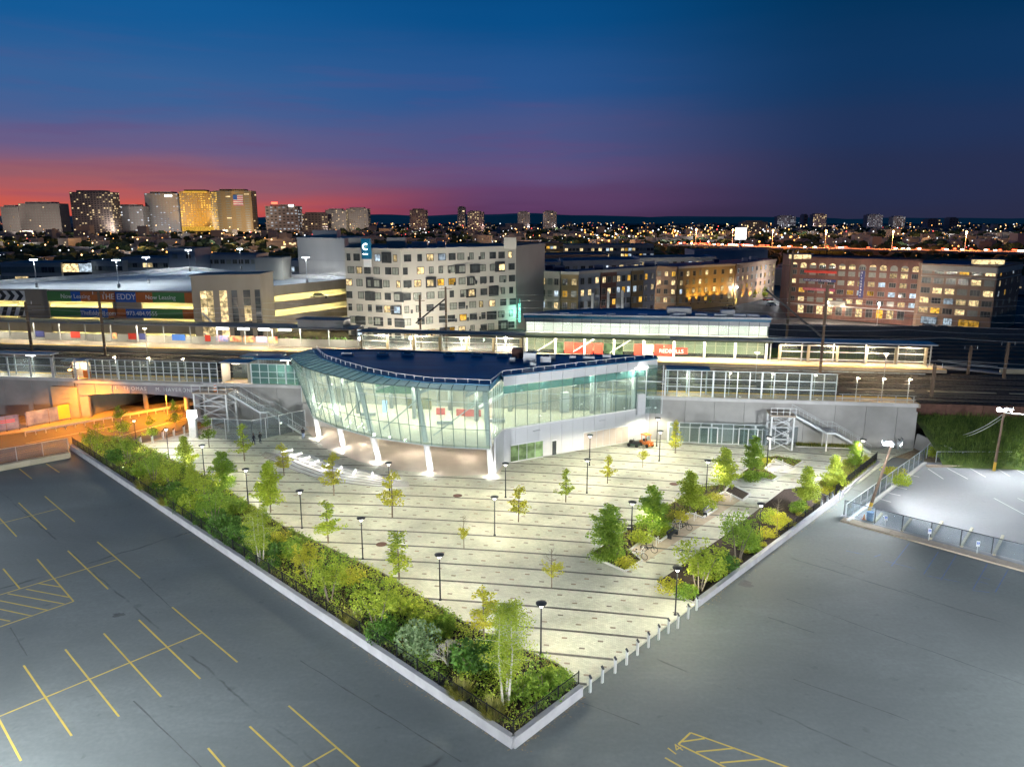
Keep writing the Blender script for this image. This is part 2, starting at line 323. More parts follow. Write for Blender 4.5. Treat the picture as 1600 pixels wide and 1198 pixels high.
M = dict(
    asphalt=asphalt_mat('asphalt', (0.10, 0.115, 0.112), (0.19, 0.215, 0.21)),
    asphalt_pale=asphalt_mat('asphalt_pale', (0.20, 0.21, 0.22), (0.30, 0.31, 0.32), False),  # floodlight is partly put into this pale colour
    road=asphalt_mat('road_asphalt', (0.07, 0.065, 0.06), (0.13, 0.125, 0.12), False),
    paver=paver_mat('concrete_paver', (0.64, 0.64, 0.53), (0.53, 0.54, 0.44), (0.38, 0.38, 0.32)),
    band=mat('dark_paver', (0.10, 0.10, 0.09), 0.8, (0.15, 0.145, 0.13), 4),
    inlay=mat('inlay_paver', (0.34, 0.25, 0.19), 0.8, (0.22, 0.21, 0.18), 0.8),
    tan=mat('tan_paving', (0.40, 0.33, 0.25), 0.8, (0.48, 0.40, 0.31), 2, 0.1),
    warm_floor=mat('warm_floor', (0.60, 0.53, 0.45), 0.5, (0.66, 0.59, 0.50), 0.8),
    conc=mat('concrete', (0.36, 0.35, 0.33), 0.85, (0.46, 0.45, 0.43), 0.35, 0.15),
    conc_l=mat('pale_concrete', (0.55, 0.54, 0.52), 0.8, (0.66, 0.65, 0.63), 0.6, 0.1),
    conc_y=mat('weathered_concrete', (0.42, 0.37, 0.26), 0.85, (0.52, 0.47, 0.34), 0.4, 0.15),
    garage=mat('garage_concrete', (0.30, 0.26, 0.21), 0.85, (0.37, 0.32, 0.26), 0.25, 0.1, stretch=(1, 1, 0.3)),
    deck=mat('garage_deck', (0.42, 0.43, 0.44), 0.8, (0.55, 0.56, 0.57), 0.05, 0, stretch=(0.3, 2, 1)),
    soil=mat('mulch', (0.035, 0.022, 0.016), 0.95, (0.07, 0.045, 0.03), 6, 0.6),
    dirt=mat('straw_soil', (0.22, 0.16, 0.10), 0.95, (0.36, 0.29, 0.18), 2.5, 0.5),
    grassy=mat('rough_grass', (0.05, 0.10, 0.02), 0.95, (0.14, 0.18, 0.04), 0.8, 0.6),
    lawn=mat('lawn_green', (0.08, 0.16, 0.02), 0.95, (0.16, 0.24, 0.04), 3, 0.6),
    ballast=mat('track_ballast', (0.045, 0.036, 0.03), 0.95, (0.085, 0.07, 0.055), 1.2, 0.5),
    rust=mat('rusty_steel', (0.10, 0.05, 0.035), 0.8, (0.17, 0.08, 0.06), 1.5, 0.2),
    rail=mat('rail_steel', (0.30, 0.27, 0.24), 0.35, metal=0.8),
    yel=mat('yellow_paint', (0.62, 0.46, 0.08), 0.7, (0.50, 0.38, 0.10), 1.2),
    yel_t=mat('tactile_yellow', (0.75, 0.47, 0.06), 0.7),
    white_p=mat('white_paint', (0.72, 0.72, 0.70), 0.7, (0.6, 0.6, 0.58), 2),
    blue_p=mat('faded_blue_paint', (0.10, 0.17, 0.34), 0.8, (0.12, 0.15, 0.2), 3),
    iron=mat('black_iron', (0.02, 0.02, 0.022), 0.5, metal=0.4),
    dark_metal=mat('dark_metal', (0.05, 0.055, 0.06), 0.45, metal=0.5),
    steel=mat('galvanised_steel', (0.50, 0.52, 0.53), 0.45, (0.60, 0.62, 0.63), 3, metal=0.3),
    alu=mat('aluminium_frame', (0.62, 0.66, 0.66), 0.4, metal=0.3),
    wall_w=mat('weathered_white_wall', (0.33, 0.33, 0.34), 0.85, (0.42, 0.42, 0.43), 0.9, 0.1),
    white_m=mat('white_metal', (0.80, 0.81, 0.80), 0.4),
    panel=mat('silver_panel', (0.60, 0.61, 0.62), 0.45, (0.66, 0.67, 0.68), 0.3, metal=0.1),
    mull=mat('mullion_green', (0.10, 0.16, 0.15), 0.4, metal=0.3),
    navy=mat('navy_membrane', (0.004, 0.09, 0.19), 0.35, (0.012, 0.24, 0.44), 0.16, 0.05, spec=0.5, stretch=(0.5, 1.6, 1)),
    glass=glass('mint_glass', (0.90, 0.97, 0.93), 0.2, 0.16, (0.84, 0.94, 0.90)),
    glass_roof=glass('roof_glass', (0.60, 0.80, 0.78), 0.2, 0.75, (0.78, 0.92, 0.90)),
    glass_teal=glass('teal_glass', (0.52, 0.80, 0.78), 0.3, 0.35, (0.36, 0.58, 0.56)),
    glass_c=glass('clear_glass', (0.88, 0.94, 0.93), 0.3, 0.06, (0.7, 0.8, 0.8)),
    chain=glass('chain_link', (0.93, 0.95, 0.96), 0.0, 0.22, (0.4, 0.48, 0.52)),
    white_g=emat('lit_diffuser', (1, 0.97, 0.90), 6),
    flood_e=emat('flood_lens', (0.95, 0.98, 1.0), 60),
    warm_e=emat('warm_lens', (1.0, 0.82, 0.55), 14),
    orange_e=emat('sodium_lens', (1.0, 0.50, 0.12), 14),
    lit_y=emat('window_amber', (1.0, 0.56, 0.08), 0.75, 0.55, 1.1),
    lit_w=emat('window_cream', (1.0, 0.76, 0.38), 0.95, 0.55, 1.3),
    lit_c=emat('window_cool', (0.70, 0.86, 1.0), 0.75, 0.5, 1.1),
    dark_g=mat('dark_window', (0.03, 0.035, 0.04), 0.12, (0.10, 0.11, 0.11), 0.5, spec=0.8),
    curtain=mat('curtained_window', (0.22, 0.24, 0.20), 0.35, (0.33, 0.35, 0.30), 1.4, spec=0.8),
    wframe=mat('charcoal_frame', (0.035, 0.038, 0.042), 0.6),
    wframe_l=mat('grey_frame', (0.30, 0.29, 0.26), 0.6),
    hotel=mat('pale_cladding', (0.50, 0.47, 0.41), 0.75, (0.55, 0.52, 0.46), 0.15),
    hotel_w=mat('white_cladding', (0.62, 0.60, 0.56), 0.8, (0.54, 0.52, 0.48), 0.2, stretch=(1, 1, 0.2)),
    brickr=paver_mat('red_brick', (0.25, 0.115, 0.085), (0.20, 0.095, 0.075), (0.20, 0.12, 0.09), 0.6),
    brickb=mat('brown_brick', (0.31, 0.21, 0.145), 0.85, (0.37, 0.25, 0.18), 0.3),
    brickt=mat('tan_brick', (0.33, 0.24, 0.12), 0.85, (0.40, 0.29, 0.15), 0.4),
    cream=mat('cream_render', (0.50, 0.47, 0.40), 0.85, (0.56, 0.53, 0.46), 0.3),
    blueg=mat('blue_grey_render', (0.36, 0.40, 0.45), 0.85, (0.42, 0.46, 0.50), 0.3),
    roofd=mat('dark_roof', (0.025, 0.045, 0.10), 0.7, (0.04, 0.06, 0.13), 0.2),
    towerd=mat('tower_dark', (0.22, 0.19, 0.18), 0.8, (0.30, 0.26, 0.24), 0.05),
    towerg=mat('tower_grey', (0.27, 0.24, 0.22), 0.8, (0.34, 0.30, 0.27), 0.03),
    land=mat('dark_land', (0.03, 0.035, 0.04), 0.95, (0.05, 0.05, 0.055), 0.01),
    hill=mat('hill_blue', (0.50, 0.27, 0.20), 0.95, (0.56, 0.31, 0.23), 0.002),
    farroof=mat('far_roofs', (0.24, 0.23, 0.24), 0.9, (0.40, 0.36, 0.33), 0.02),
    bark=mat('bark', (0.20, 0.16, 0.12), 0.9, (0.30, 0.25, 0.19), 8),
    birch_b=mat('birch_bark', (0.66, 0.62, 0.52), 0.8, (0.45, 0.42, 0.35), 6),
    wood=mat('weathered_pole_wood', (0.16, 0.11, 0.075), 0.9, (0.24, 0.17, 0.12), 3, 0.2, stretch=(3, 3, 0.3)),
    red=mat('red_banner', (0.70, 0.06, 0.04), 0.6), pink=mat('pink_banner', (0.62, 0.12, 0.22), 0.6), navyb=mat('navy_banner', (0.05, 0.06, 0.20), 0.6),
    green_b=mat('green_banner', (0.08, 0.24, 0.08), 0.6), blue_b=mat('blue_banner', (0.03, 0.12, 0.48), 0.6), orange_b=mat('orange_banner', (0.50, 0.15, 0.04), 0.6),
    orange=mat('orange_plastic', (0.75, 0.20, 0.03), 0.5), blue=mat('blue_plastic', (0.03, 0.16, 0.36), 0.5),
    board=mat('info_board', (0.06, 0.15, 0.10), 0.5), black=mat('black_rubber', (0.015, 0.015, 0.015), 0.7),
    girder=mat('girder_steel', (0.32, 0.30, 0.33), 0.7, (0.38, 0.36, 0.39), 0.4),
    leaf_d=leaf_mat('leaf_dark', (0.045, 0.13, 0.018), (0.13, 0.28, 0.035)),
    leaf_g=leaf_mat('leaf_green', (0.13, 0.26, 0.02), (0.32, 0.48, 0.05)),
    leaf_y=leaf_mat('leaf_lime', (0.24, 0.36, 0.02), (0.52, 0.62, 0.06), 0.4),
    leaf_o=leaf_mat('leaf_yellow', (0.40, 0.42, 0.02), (0.70, 0.66, 0.06), 0.45),
    leaf_s=leaf_mat('leaf_silver', (0.16, 0.26, 0.10), (0.34, 0.46, 0.22), 0.3),
    grass_t=leaf_mat('grass_tuft', (0.20, 0.22, 0.03), (0.42, 0.38, 0.08), 0.3),
    skin=mat('skin', (0.45, 0.28, 0.20), 0.6), dark_cloth=mat('dark_cloth', (0.02, 0.022, 0.03), 0.9), jean=mat('pale_jeans', (0.20, 0.28, 0.42), 0.9), hair=mat('dark_hair', (0.015, 0.012, 0.01), 0.8),
)
# ================================================================== THE GROUND
g = MB(); g.face((-9000, -200, -0.6), (9000, -200, -0.6), (9000, 12000, -0.6), (-9000, 12000, -0.6)); struct('ground', g, M['land'])
g = MB(); g.face(*[(p[0], p[1], -0.03) for p in [(-140, 4), (140, 4), (140, 104), (57, 104), (40, 112), (-60, 128), (-140, 140)]]); struct('soil', g, M['dirt'])
g = MB(); g.face(*[(x, y, 0) for x, y in [(-130, 6), (130, 6), (130, 96), (58, 96), (50, 101), (-62.6, 102.6), (-71, 94.2), (-130, 52)]]); lot = struct('parking_lot', g, M['asphalt'])
g = MB(); g.face(*[(p[0], p[1], 0.004) for p in [gp(1312, 806), gp(1438, 722), (130, 95.6, 0), (130, 48, 0), gp(1600, 893)]]); struct('parking_lot_beyond_fence', g, M['asphalt_pale'])
st_near = [Vector((-125, 58, 0)), gp(0, 722), gp(112, 702), gp(205, 697), gp(345, 655), Vector((-38, 140, 0)), Vector((-24, 172, 0))]
st_far = [Vector((-140, 72, 0)), gp(0, 680), gp(110, 664), gp(330, 628), Vector((-47, 145, 0)), Vector((-33, 176, 0))]
g = MB(); g.face(*[(p[0], p[1], 0.008) for p in st_near + st_far[::-1]]); street = struct('street', g, M['road'])
def strip(a, b, w, z):
    a = Vector(a); b = Vector(b); d = (b - a).normalized(); n = Vector((-d.y, d.x, 0)) * (w / 2)
    return [(p.x, p.y, z) for p in (a - n, b - n, b + n, a + n)]
for l_, m_ in (((gp(0, 711), gp(88, 694)), 'yel'), ((gp(0, 714), gp(86, 697)), 'yel'), ((gp(40, 693), gp(205, 660)), 'white_p'), ((gp(170, 686), gp(325, 643)), 'white_p'), ((gp(240, 668), gp(330, 645)), 'yel')):
    MB().face(*strip(l_[0], l_[1], 0.13, 0.014)).build('lane_line', M[m_], street)
# far kerb with a low barrier rail
for i in range(len(st_far) - 2):
    a, b = st_far[i], st_far[i + 1]
    MB().bar(a + Vector((0, 0, 0.07)), b + Vector((0, 0, 0.07)), 0.3, 0.14).build('kerb', M['conc_y'], street)
g = MB(); g.face(*[(p[0], p[1], 0.006) for p in [gp(0, 680), gp(110, 664), gp(330, 628), gp(335, 618), gp(100, 652), gp(0, 665)]]); struct('pavement', g, M['tan'])

# ---- painted bays
YL = [((30, 732), (50, 748)), ((72, 724), (93, 738)), ((29, 785), (73, 827)), ((70, 775), (117, 815)), ((-12, 797), (26, 838)), ((-60, 833), (89, 795)),
      ((152, 846), (219, 903)), ((106, 860), (169, 920)), ((58, 873), (115, 939)), ((5, 888), (31, 919)), ((-70, 950), (182, 874)), ((-70, 1003), (115, 939)),
      ((61, 911), (97, 917)), ((41, 920), (110, 933)), ((12, 927), (100, 943)), ((-20, 934), (75, 953)), ((-20, 947), (51, 962)), ((-25, 962), (16, 970)),
      ((269, 948), (371, 1034)), ((217, 968), (313, 1060)), ((162, 989), (252, 1088)), ((102, 1014), (186, 1119)), ((37, 1039), (112, 1149)), ((-30, 1070), (33, 1188)), ((-60, 1143), (316, 988)),
      ((451, 1102), (580, 1214)), ((390, 1134), (478, 1216)), ((325, 1168), (372, 1222)), ((525, 1168), (400, 1240)),
      ((1079, 1144), (1060, 1162)), ((1060, 1162), (1150, 1206)), ((1079, 1144), (1265, 1210)), ((1066, 1158), (1101, 1153)), ((1088, 1174), (1149, 1168)), ((1125, 1191), (1193, 1185)), ((1160, 1209), (1240, 1201)), ((1039, 1183), (1080, 1206))]
for a, b in YL: MB().face(*strip(gp(*a), gp(*b), 0.13, 0.005)).build('bay_line', M['yel'], lot)
WL = [((1450, 732), (1474, 748)), ((1480, 731), (1512, 748)), ((1515, 731), (1540, 745)), ((1560, 733), (1578, 744)), ((1585, 732), (1615, 748)), ((1553, 778), (1650, 830)), ((1590, 778), (1640, 800)),
      ((1400, 760), (1417, 764)), ((1384, 769), (1407, 774)), ((1370, 778), (1392, 784)), ((1423, 742), (1436, 745)), ((1412, 752), (1426, 755))]
for a, b in WL: MB().face(*strip(gp(*a), gp(*b), 0.13, 0.009)).build('bay_line', M['white_p'], lot)
BL = [((1421, 848), (1393, 884)), ((1383, 876), (1430, 888)), ((1466, 862), (1443, 897)), ((1494, 867), (1470, 906)), ((1448, 899), (1500, 909)), ((1543, 880), (1520, 921)), ((1575, 890), (1555, 925)), ((1520, 922), (1546, 925)), ((1530, 900), (1547, 905)), ((1530, 908), (1544, 912)), ((1322, 860), (1350, 866)), ((1365, 870), (1376, 866))]
for a, b in BL: MB().face(*strip(gp(*a), gp(*b), 0.10, 0.005)).build('bay_line', M['blue_p'], lot)
a_ = bpy.data.curves.new('lot_number', 'FONT'); a_.body = '14'; a_.size = 1.0; a_.materials.append(M['yel']); o = bpy.data.objects.new('painted_number', bpy.data.meshes.new_from_object(bpy.data.objects.new('lot_number', a_))); C.objects.link(o); o.parent = lot; o.location = gp(1052, 1180, 0.006); o.rotation_euler = (0, 0, R(35))

# ---- sealed cracks and patches
rc = random.Random(44)
def seam(a, b, w=.09, amp=.22, nm='tar_seam'):
    a = gp(*a); b = gp(*b); d = b - a; L_ = d.length; d.normalize(); n = Vector((-d.y, d.x, 0)); k = max(4, int(L_ / 1.1)); P_ = []; o_ = 0
    for i in range(k + 1): o_ += rc.uniform(-amp, amp) * .5; o_ *= .85; P_.append(a + d * (L_ * i / k) + n * o_)
    mb = MB(); W_ = [w * rc.uniform(.4, 1.3) for _ in P_]
    mb.add([tuple(p - n * q)[:2] + (.0025,) for p, q in zip(P_, W_)] + [tuple(p + n * q)[:2] + (.0025,) for p, q in zip(P_, W_)], [(i, i + 1, k + 2 + i, k + 1 + i) for i in range(k)])
    mb.build(nm, M['tar'], lot)
M['tar'] = mat('tar', (0.065, 0.072, 0.072), .7, (0.10, 0.112, 0.11), 1.5)
for a, b in [((1229, 935), (1610, 1072)), ((1200, 964), (1272, 988)), ((1409, 920), (1520, 962)), ((1290, 872), (1350, 894)), ((219, 903), (269, 948)), ((209, 1094), (330, 1215)), ((470, 1031), (720, 1190)), ((15, 980), (40, 1025)), ((905, 1095), (1000, 1130)), ((1240, 1060), (1420, 1125))]: seam(a, b, .05, .12)
for (u, v), r_ in zip([(1165, 912), (185, 960)], [.9, .6]):
    c = gp(u, v); MB().face(*[(c.x + math.cos(k / 14 * 6.283) * r_ * rc.uniform(.5, 1.2), c.y + math.sin(k / 14 * 6.283) * r_ * rc.uniform(.4, .9), .0018) for k in range(14)]).build('oil_stain', M['tar'], lot)

# ================================================================== PLAZA
ZP = 0.12
plaza_poly = [gp(812, 1150), gp(1318, 773), gp(1392, 716), R1(57.5, -0.3), R1(-46, -0.3), gp(300, 676), gp(200, 699), gp(118, 703)]
plaza = struct('plaza', MB().prism([(p.x, p.y) for p in plaza_poly], -0.3, ZP), M['paver'])
def inside(x, y, poly):
    c = False; n = len(poly)
    for i in range(n):
        x1, y1 = poly[i][0], poly[i][1]; x2, y2 = poly[(i + 1) % n][0], poly[(i + 1) % n][1]
        if (y1 > y) != (y2 > y) and x < (x2 - x1) * (y - y1) / (y2 - y1) + x1: c = not c
    return c
bed_left = [gp(118, 701), gp(803, 1160), gp(902, 1080), gp(872, 1048), gp(742, 992), gp(600, 905), gp(440, 828), gp(330, 755), gp(215, 697), gp(160, 688)]
bed_mid = [gp(920, 869), gp(976, 895), gp(1003, 878), gp(984, 862), gp(1015, 838), gp(1031, 848), gp(1056, 830), gp(1043, 821), gp(1078, 803), gp(1098, 811), gp(1120, 797), gp(1102, 785), gp(1132, 770), gp(1138, 758), gp(1095, 762), gp(1010, 810)]
bed_mid2 = [gp(1132, 770), gp(1160, 784), gp(1172, 774), gp(1142, 759)]
bed_up = [gp(1158, 741), gp(1207, 753), gp(1216, 747), gp(1194, 735), gp(1210, 719), gp(1240, 732), gp(1255, 722), gp(1215, 714), gp(1192, 716)]
bed_right = [gp(1027, 914), gp(1083, 944), gp(1304, 786), gp(1262, 764), gp(1225, 768), gp(1130, 842)]
bed_lawn = [gp(1243, 692), gp(1243, 699), gp(1352, 703), gp(1352, 696)]
bed_far = [gp(1278, 760), gp(1308, 778), gp(1368, 727), gp(1352, 716), gp(1320, 722)]
BEDS = [bed_left, bed_mid, bed_mid2, bed_up, bed_right, bed_lawn, bed_far]
bay = [gp(978, 860), gp(1008, 880), gp(1152, 786), gp(1172, 774), gp(1120, 764)]
bay_up = [gp(1192, 738), gp(1214, 749), gp(1244, 733), gp(1215, 718)]
for nm, poly in (('cycle_bay_paving', bay), ('upper_bay_paving', bay_up)):
    MB().face(*[(p.x, p.y, ZP + 0.004) for p in poly]).build(nm, M['tan'] if nm[0] == 'c' else M['conc_l'], plaza)
BLDG = [R1(-40, 5), gp(470, 664), gp(505, 688), gp(592, 722), gp(673, 741), gp(768, 746), gp(795, 716), gp(1024, 688), R1(22, 5)]
def band_y(y0, x): return y0 - 0.155 * x - 0.0018 * x * x
def ok(x, y): return inside(x, y, plaza_poly) and not any(inside(x, y, b) for b in BEDS) and not inside(x, y, BLDG)
for k in range(-1, 22):
    y0 = 51.6 + 3.45 * k; run = []
    def flush():
        if len(run) > 1:
            mb = MB(); n_ = len(run); w = 0.15
            mb.add([(x, y - w, ZP + 0.008) for x, y in run] + [(x, y + w, ZP + 0.008) for x, y in run], [(i, i + 1, n_ + i + 1, n_ + i) for i in range(n_ - 1)])
            mb.build('paver_band', M['band'], plaza)
    x = -66.0
    while x < 62:
        y = band_y(y0, x)
        if ok(x, y): run.append((x, y))
        else: flush(); run = []
        x += 0.75
    flush()
inl = []
for k in range(-1, 20):
    for j, fy in enumerate((1.1, 2.35)):
        for i in range(-26, 26):
            x = i * 2.7 + (1.35 if j else 0) + random.uniform(-0.1, 0.1); y = band_y(51.6 + 3.45 * k, x) + fy
            if ok(x, y): inl.append((x, y))
inl.sort(key=lambda p: p[0] ** 2 + p[1] ** 2)
im = MB().box((0, 0, 0.0), (0.42, 0.2, 0.008)).mesh('inlay_paver', M['inlay'])
for x, y in inl[:290]: link('inlay_paver', im, plaza, (x, y, ZP + 0.006), R(-9))
mb = MB()
for x, y in inl[290:]: mb.box((x, y, ZP + 0.006), (0.42, 0.2, 0.008), R(-9))
stuff(mb.build('inlay_paver', M['inlay'], plaza))
for u, v in ((596, 850), (715, 774), (1053, 756), (1075, 757)):
    c = gp(u, v, ZP + 0.012); MB().tube(c, c + Vector((0, 0, 0.01)), 0.55, n=20).build('manhole_cover', M['rust'], plaza)

# ---- planting beds
def bed(poly, zt, kerb, name, label, th=0.18, m='soil'):
    c = sum(poly, Vector((0, 0, 0))) / len(poly); t = thing(name, label, 'planting bed', (c.x, c.y, 0))
    MB().prism([(p.x, p.y) for p in poly], 0.05, zt).build('soil', M[m], t)
    for i in range(len(poly)):
        a, b = poly[i], poly[(i + 1) % len(poly)]
        MB().bar(a + Vector((0, 0, kerb / 2 + ZP / 2)), b + Vector((0, 0, kerb / 2 + ZP / 2)), th, kerb + ZP).build('kerb_stone', M['conc_l'], t)
    return t
bed(bed_mid, 0.22, 0.16, 'planting_bed', 'long kerbed planting bed beside the parked bicycles, notched for the bike bays')
bed(bed_mid2, 0.22, 0.16, 'planting_bed', 'small diamond of bare brown mulch at the far end of the bicycle bay')
bed(bed_up, 0.22, 0.16, 'planting_bed', 'kerbed bed wrapped around the small pale seating bay near the steel stair')
bed(bed_lawn, 0.24, 0.12, 'planting_bed', 'low strip of green planting at the foot of the right-hand stair', m='lawn')
bed(bed_far, 0.3, 0.16, 'planting_bed', 'grassy bed behind the short black fence under the floodlight', m='grassy')
bed(bed_right, 0.34, 0.16, 'planting_bed', 'mulched bed with yellow shrubs along the right plaza wall')
t = bed_l = thing('planting_bed', 'long hedge-filled bed running down the left edge of the plaza', 'planting bed', tuple(gp(460, 930)))
MB().prism([(p.x, p.y) for p in bed_left], 0.05, 0.55).build('soil', M['soil'], t)
for i in range(2, len(bed_left) - 1):
    a, b = bed_left[i], bed_left[i + 1]; MB().bar(a + Vector((0, 0, 0.3)), b + Vector((0, 0, 0.3)), 0.16, 0.56).build('edging', M['band'], t)

def retaining(name, label, pts, h, w, step=3.0, cat='wall'):
    t = thing(name, label, cat, (pts[0].x, pts[0].y, 0))
    for a, b in zip(pts, pts[1:]):
        d = (b - a); n = max(1, round(d.length / step)); d.normalize()
        MB().bar(a + Vector((0, 0, h / 2)), b + Vector((0, 0, h / 2)), w, h).build('wall_face', M['wall_w'], t)
        for i in range(n):
            p = a.lerp(b, i / n) + d * 0.012; q = a.lerp(b, (i + 1) / n) - d * 0.012
            MB().bar(p + Vector((0, 0, h + 0.04)), q + Vector((0, 0, h + 0.04)), w + 0.08 + random.uniform(-.01, .01), 0.08).build('coping_stone', M['wall_w'], t)
    return t
def off(a, b, k):
    d = (b - a).normalized(); return Vector((-d.y, d.x, 0)) * k
c0, c1, c2 = gp(112, 702), gp(802, 1168), gp(908, 1086)
retaining('retaining_wall', 'white concrete wall with coping around the hedge bed, meeting in a sharp corner', [c0, c1, c2], 0.72, 0.32)
r0, r1 = gp(1088, 948), gp(1316, 776)
retaining('retaining_wall', 'low white wall between the right plaza bed and the dark asphalt', [r0, r1], 0.55, 0.34)
f0, f1 = gp(1308, 778), gp(1372, 724)
retaining('retaining_wall', 'short white wall below the black panel fence near the floodlight', [f0, f1], 0.35, 0.3)

lt = MB(); rl = random.Random(8)
for a, b, n_, s_ in ((c0, c1, 900, -1), (c1, c2, 140, -1), (r0, r1, 420, -1)):
    nn = off(a, b, 1)
    for _ in range(n_):
        f = rl.random(); p = a.lerp(b, f) - nn * (.2 + abs(rl.gauss(0, .16)) * (1 + math.sin(f * 31)) + .05); z = rl.uniform(.003, .03); r_ = rl.uniform(.03, .09); q = rl.uniform(0, 6)
        lt.add([(p.x + math.cos(q + k * 2.1) * r_, p.y + math.sin(q + k * 2.1) * r_, z) for k in range(3)], [(0, 1, 2)])
stuff(tag(lt.build('leaf_litter', M['dirt']), 'tawny weeds and leaf litter gathered at the foot of the plaza walls', 'leaf litter'))

def iron_fence(label, pts, z0, h=1.15, step=2.4, sp=0.13):
    t = thing('iron_fence', label, 'fence', (pts[0].x, pts[0].y, z0)); pk = MB()
    for a, b in zip(pts, pts[1:]):
        d = b - a; n = max(1, round(d.length / step))
        for i in range(n):
            p = a.lerp(b, i / n); q = a.lerp(b, (i + 1) / n)
            MB().box((p.x, p.y, z0 + h / 2 + .03), (0.07, 0.07, h + .06), math.atan2(d.y, d.x)).build('fence_post', M['iron'], t)
            for zz in (z0 + 0.12, z0 + h - 0.05): MB().bar(p + Vector((0, 0, zz)), q + Vector((0, 0, zz)), 0.04, 0.04).build('fence_rail', M['iron'], t)
            m_ = int((q - p).length / sp)
            for j in range(1, m_): e = p.lerp(q, j / m_); pk.box((e.x, e.y, z0 + h / 2), (0.018, 0.018, h), math.atan2(d.y, d.x))
        MB().box((b.x, b.y, z0 + h / 2 + .03), (0.07, 0.07, h + .06)).build('fence_post', M['iron'], t)
    stuff(pk.build('picket', M['iron'], t)); return t
k1 = off(c0, c1, 0.24); k2 = off(c1, c2, 0.24)
ci = c1 + (k1 + k2) * 0.8
iron_fence('black iron picket fence behind the white wall of the hedge bed', [c0 + k1, ci, c2 + k2], 0.6)
kk = off(r0, r1, 0.35)
iron_fence('low black iron fence among yellow shrubs along the right wall', [r0.lerp(r1, 0.5) + kk, r0.lerp(r1, 0.97) + kk], 0.4, 0.9)
kk = off(f0, f1, 0.25)
iron_fence('short dense black fence behind the grassy bed near the floodlight', [f0 + kk, f1 + kk], 0.3, 1.25, sp=0.09)

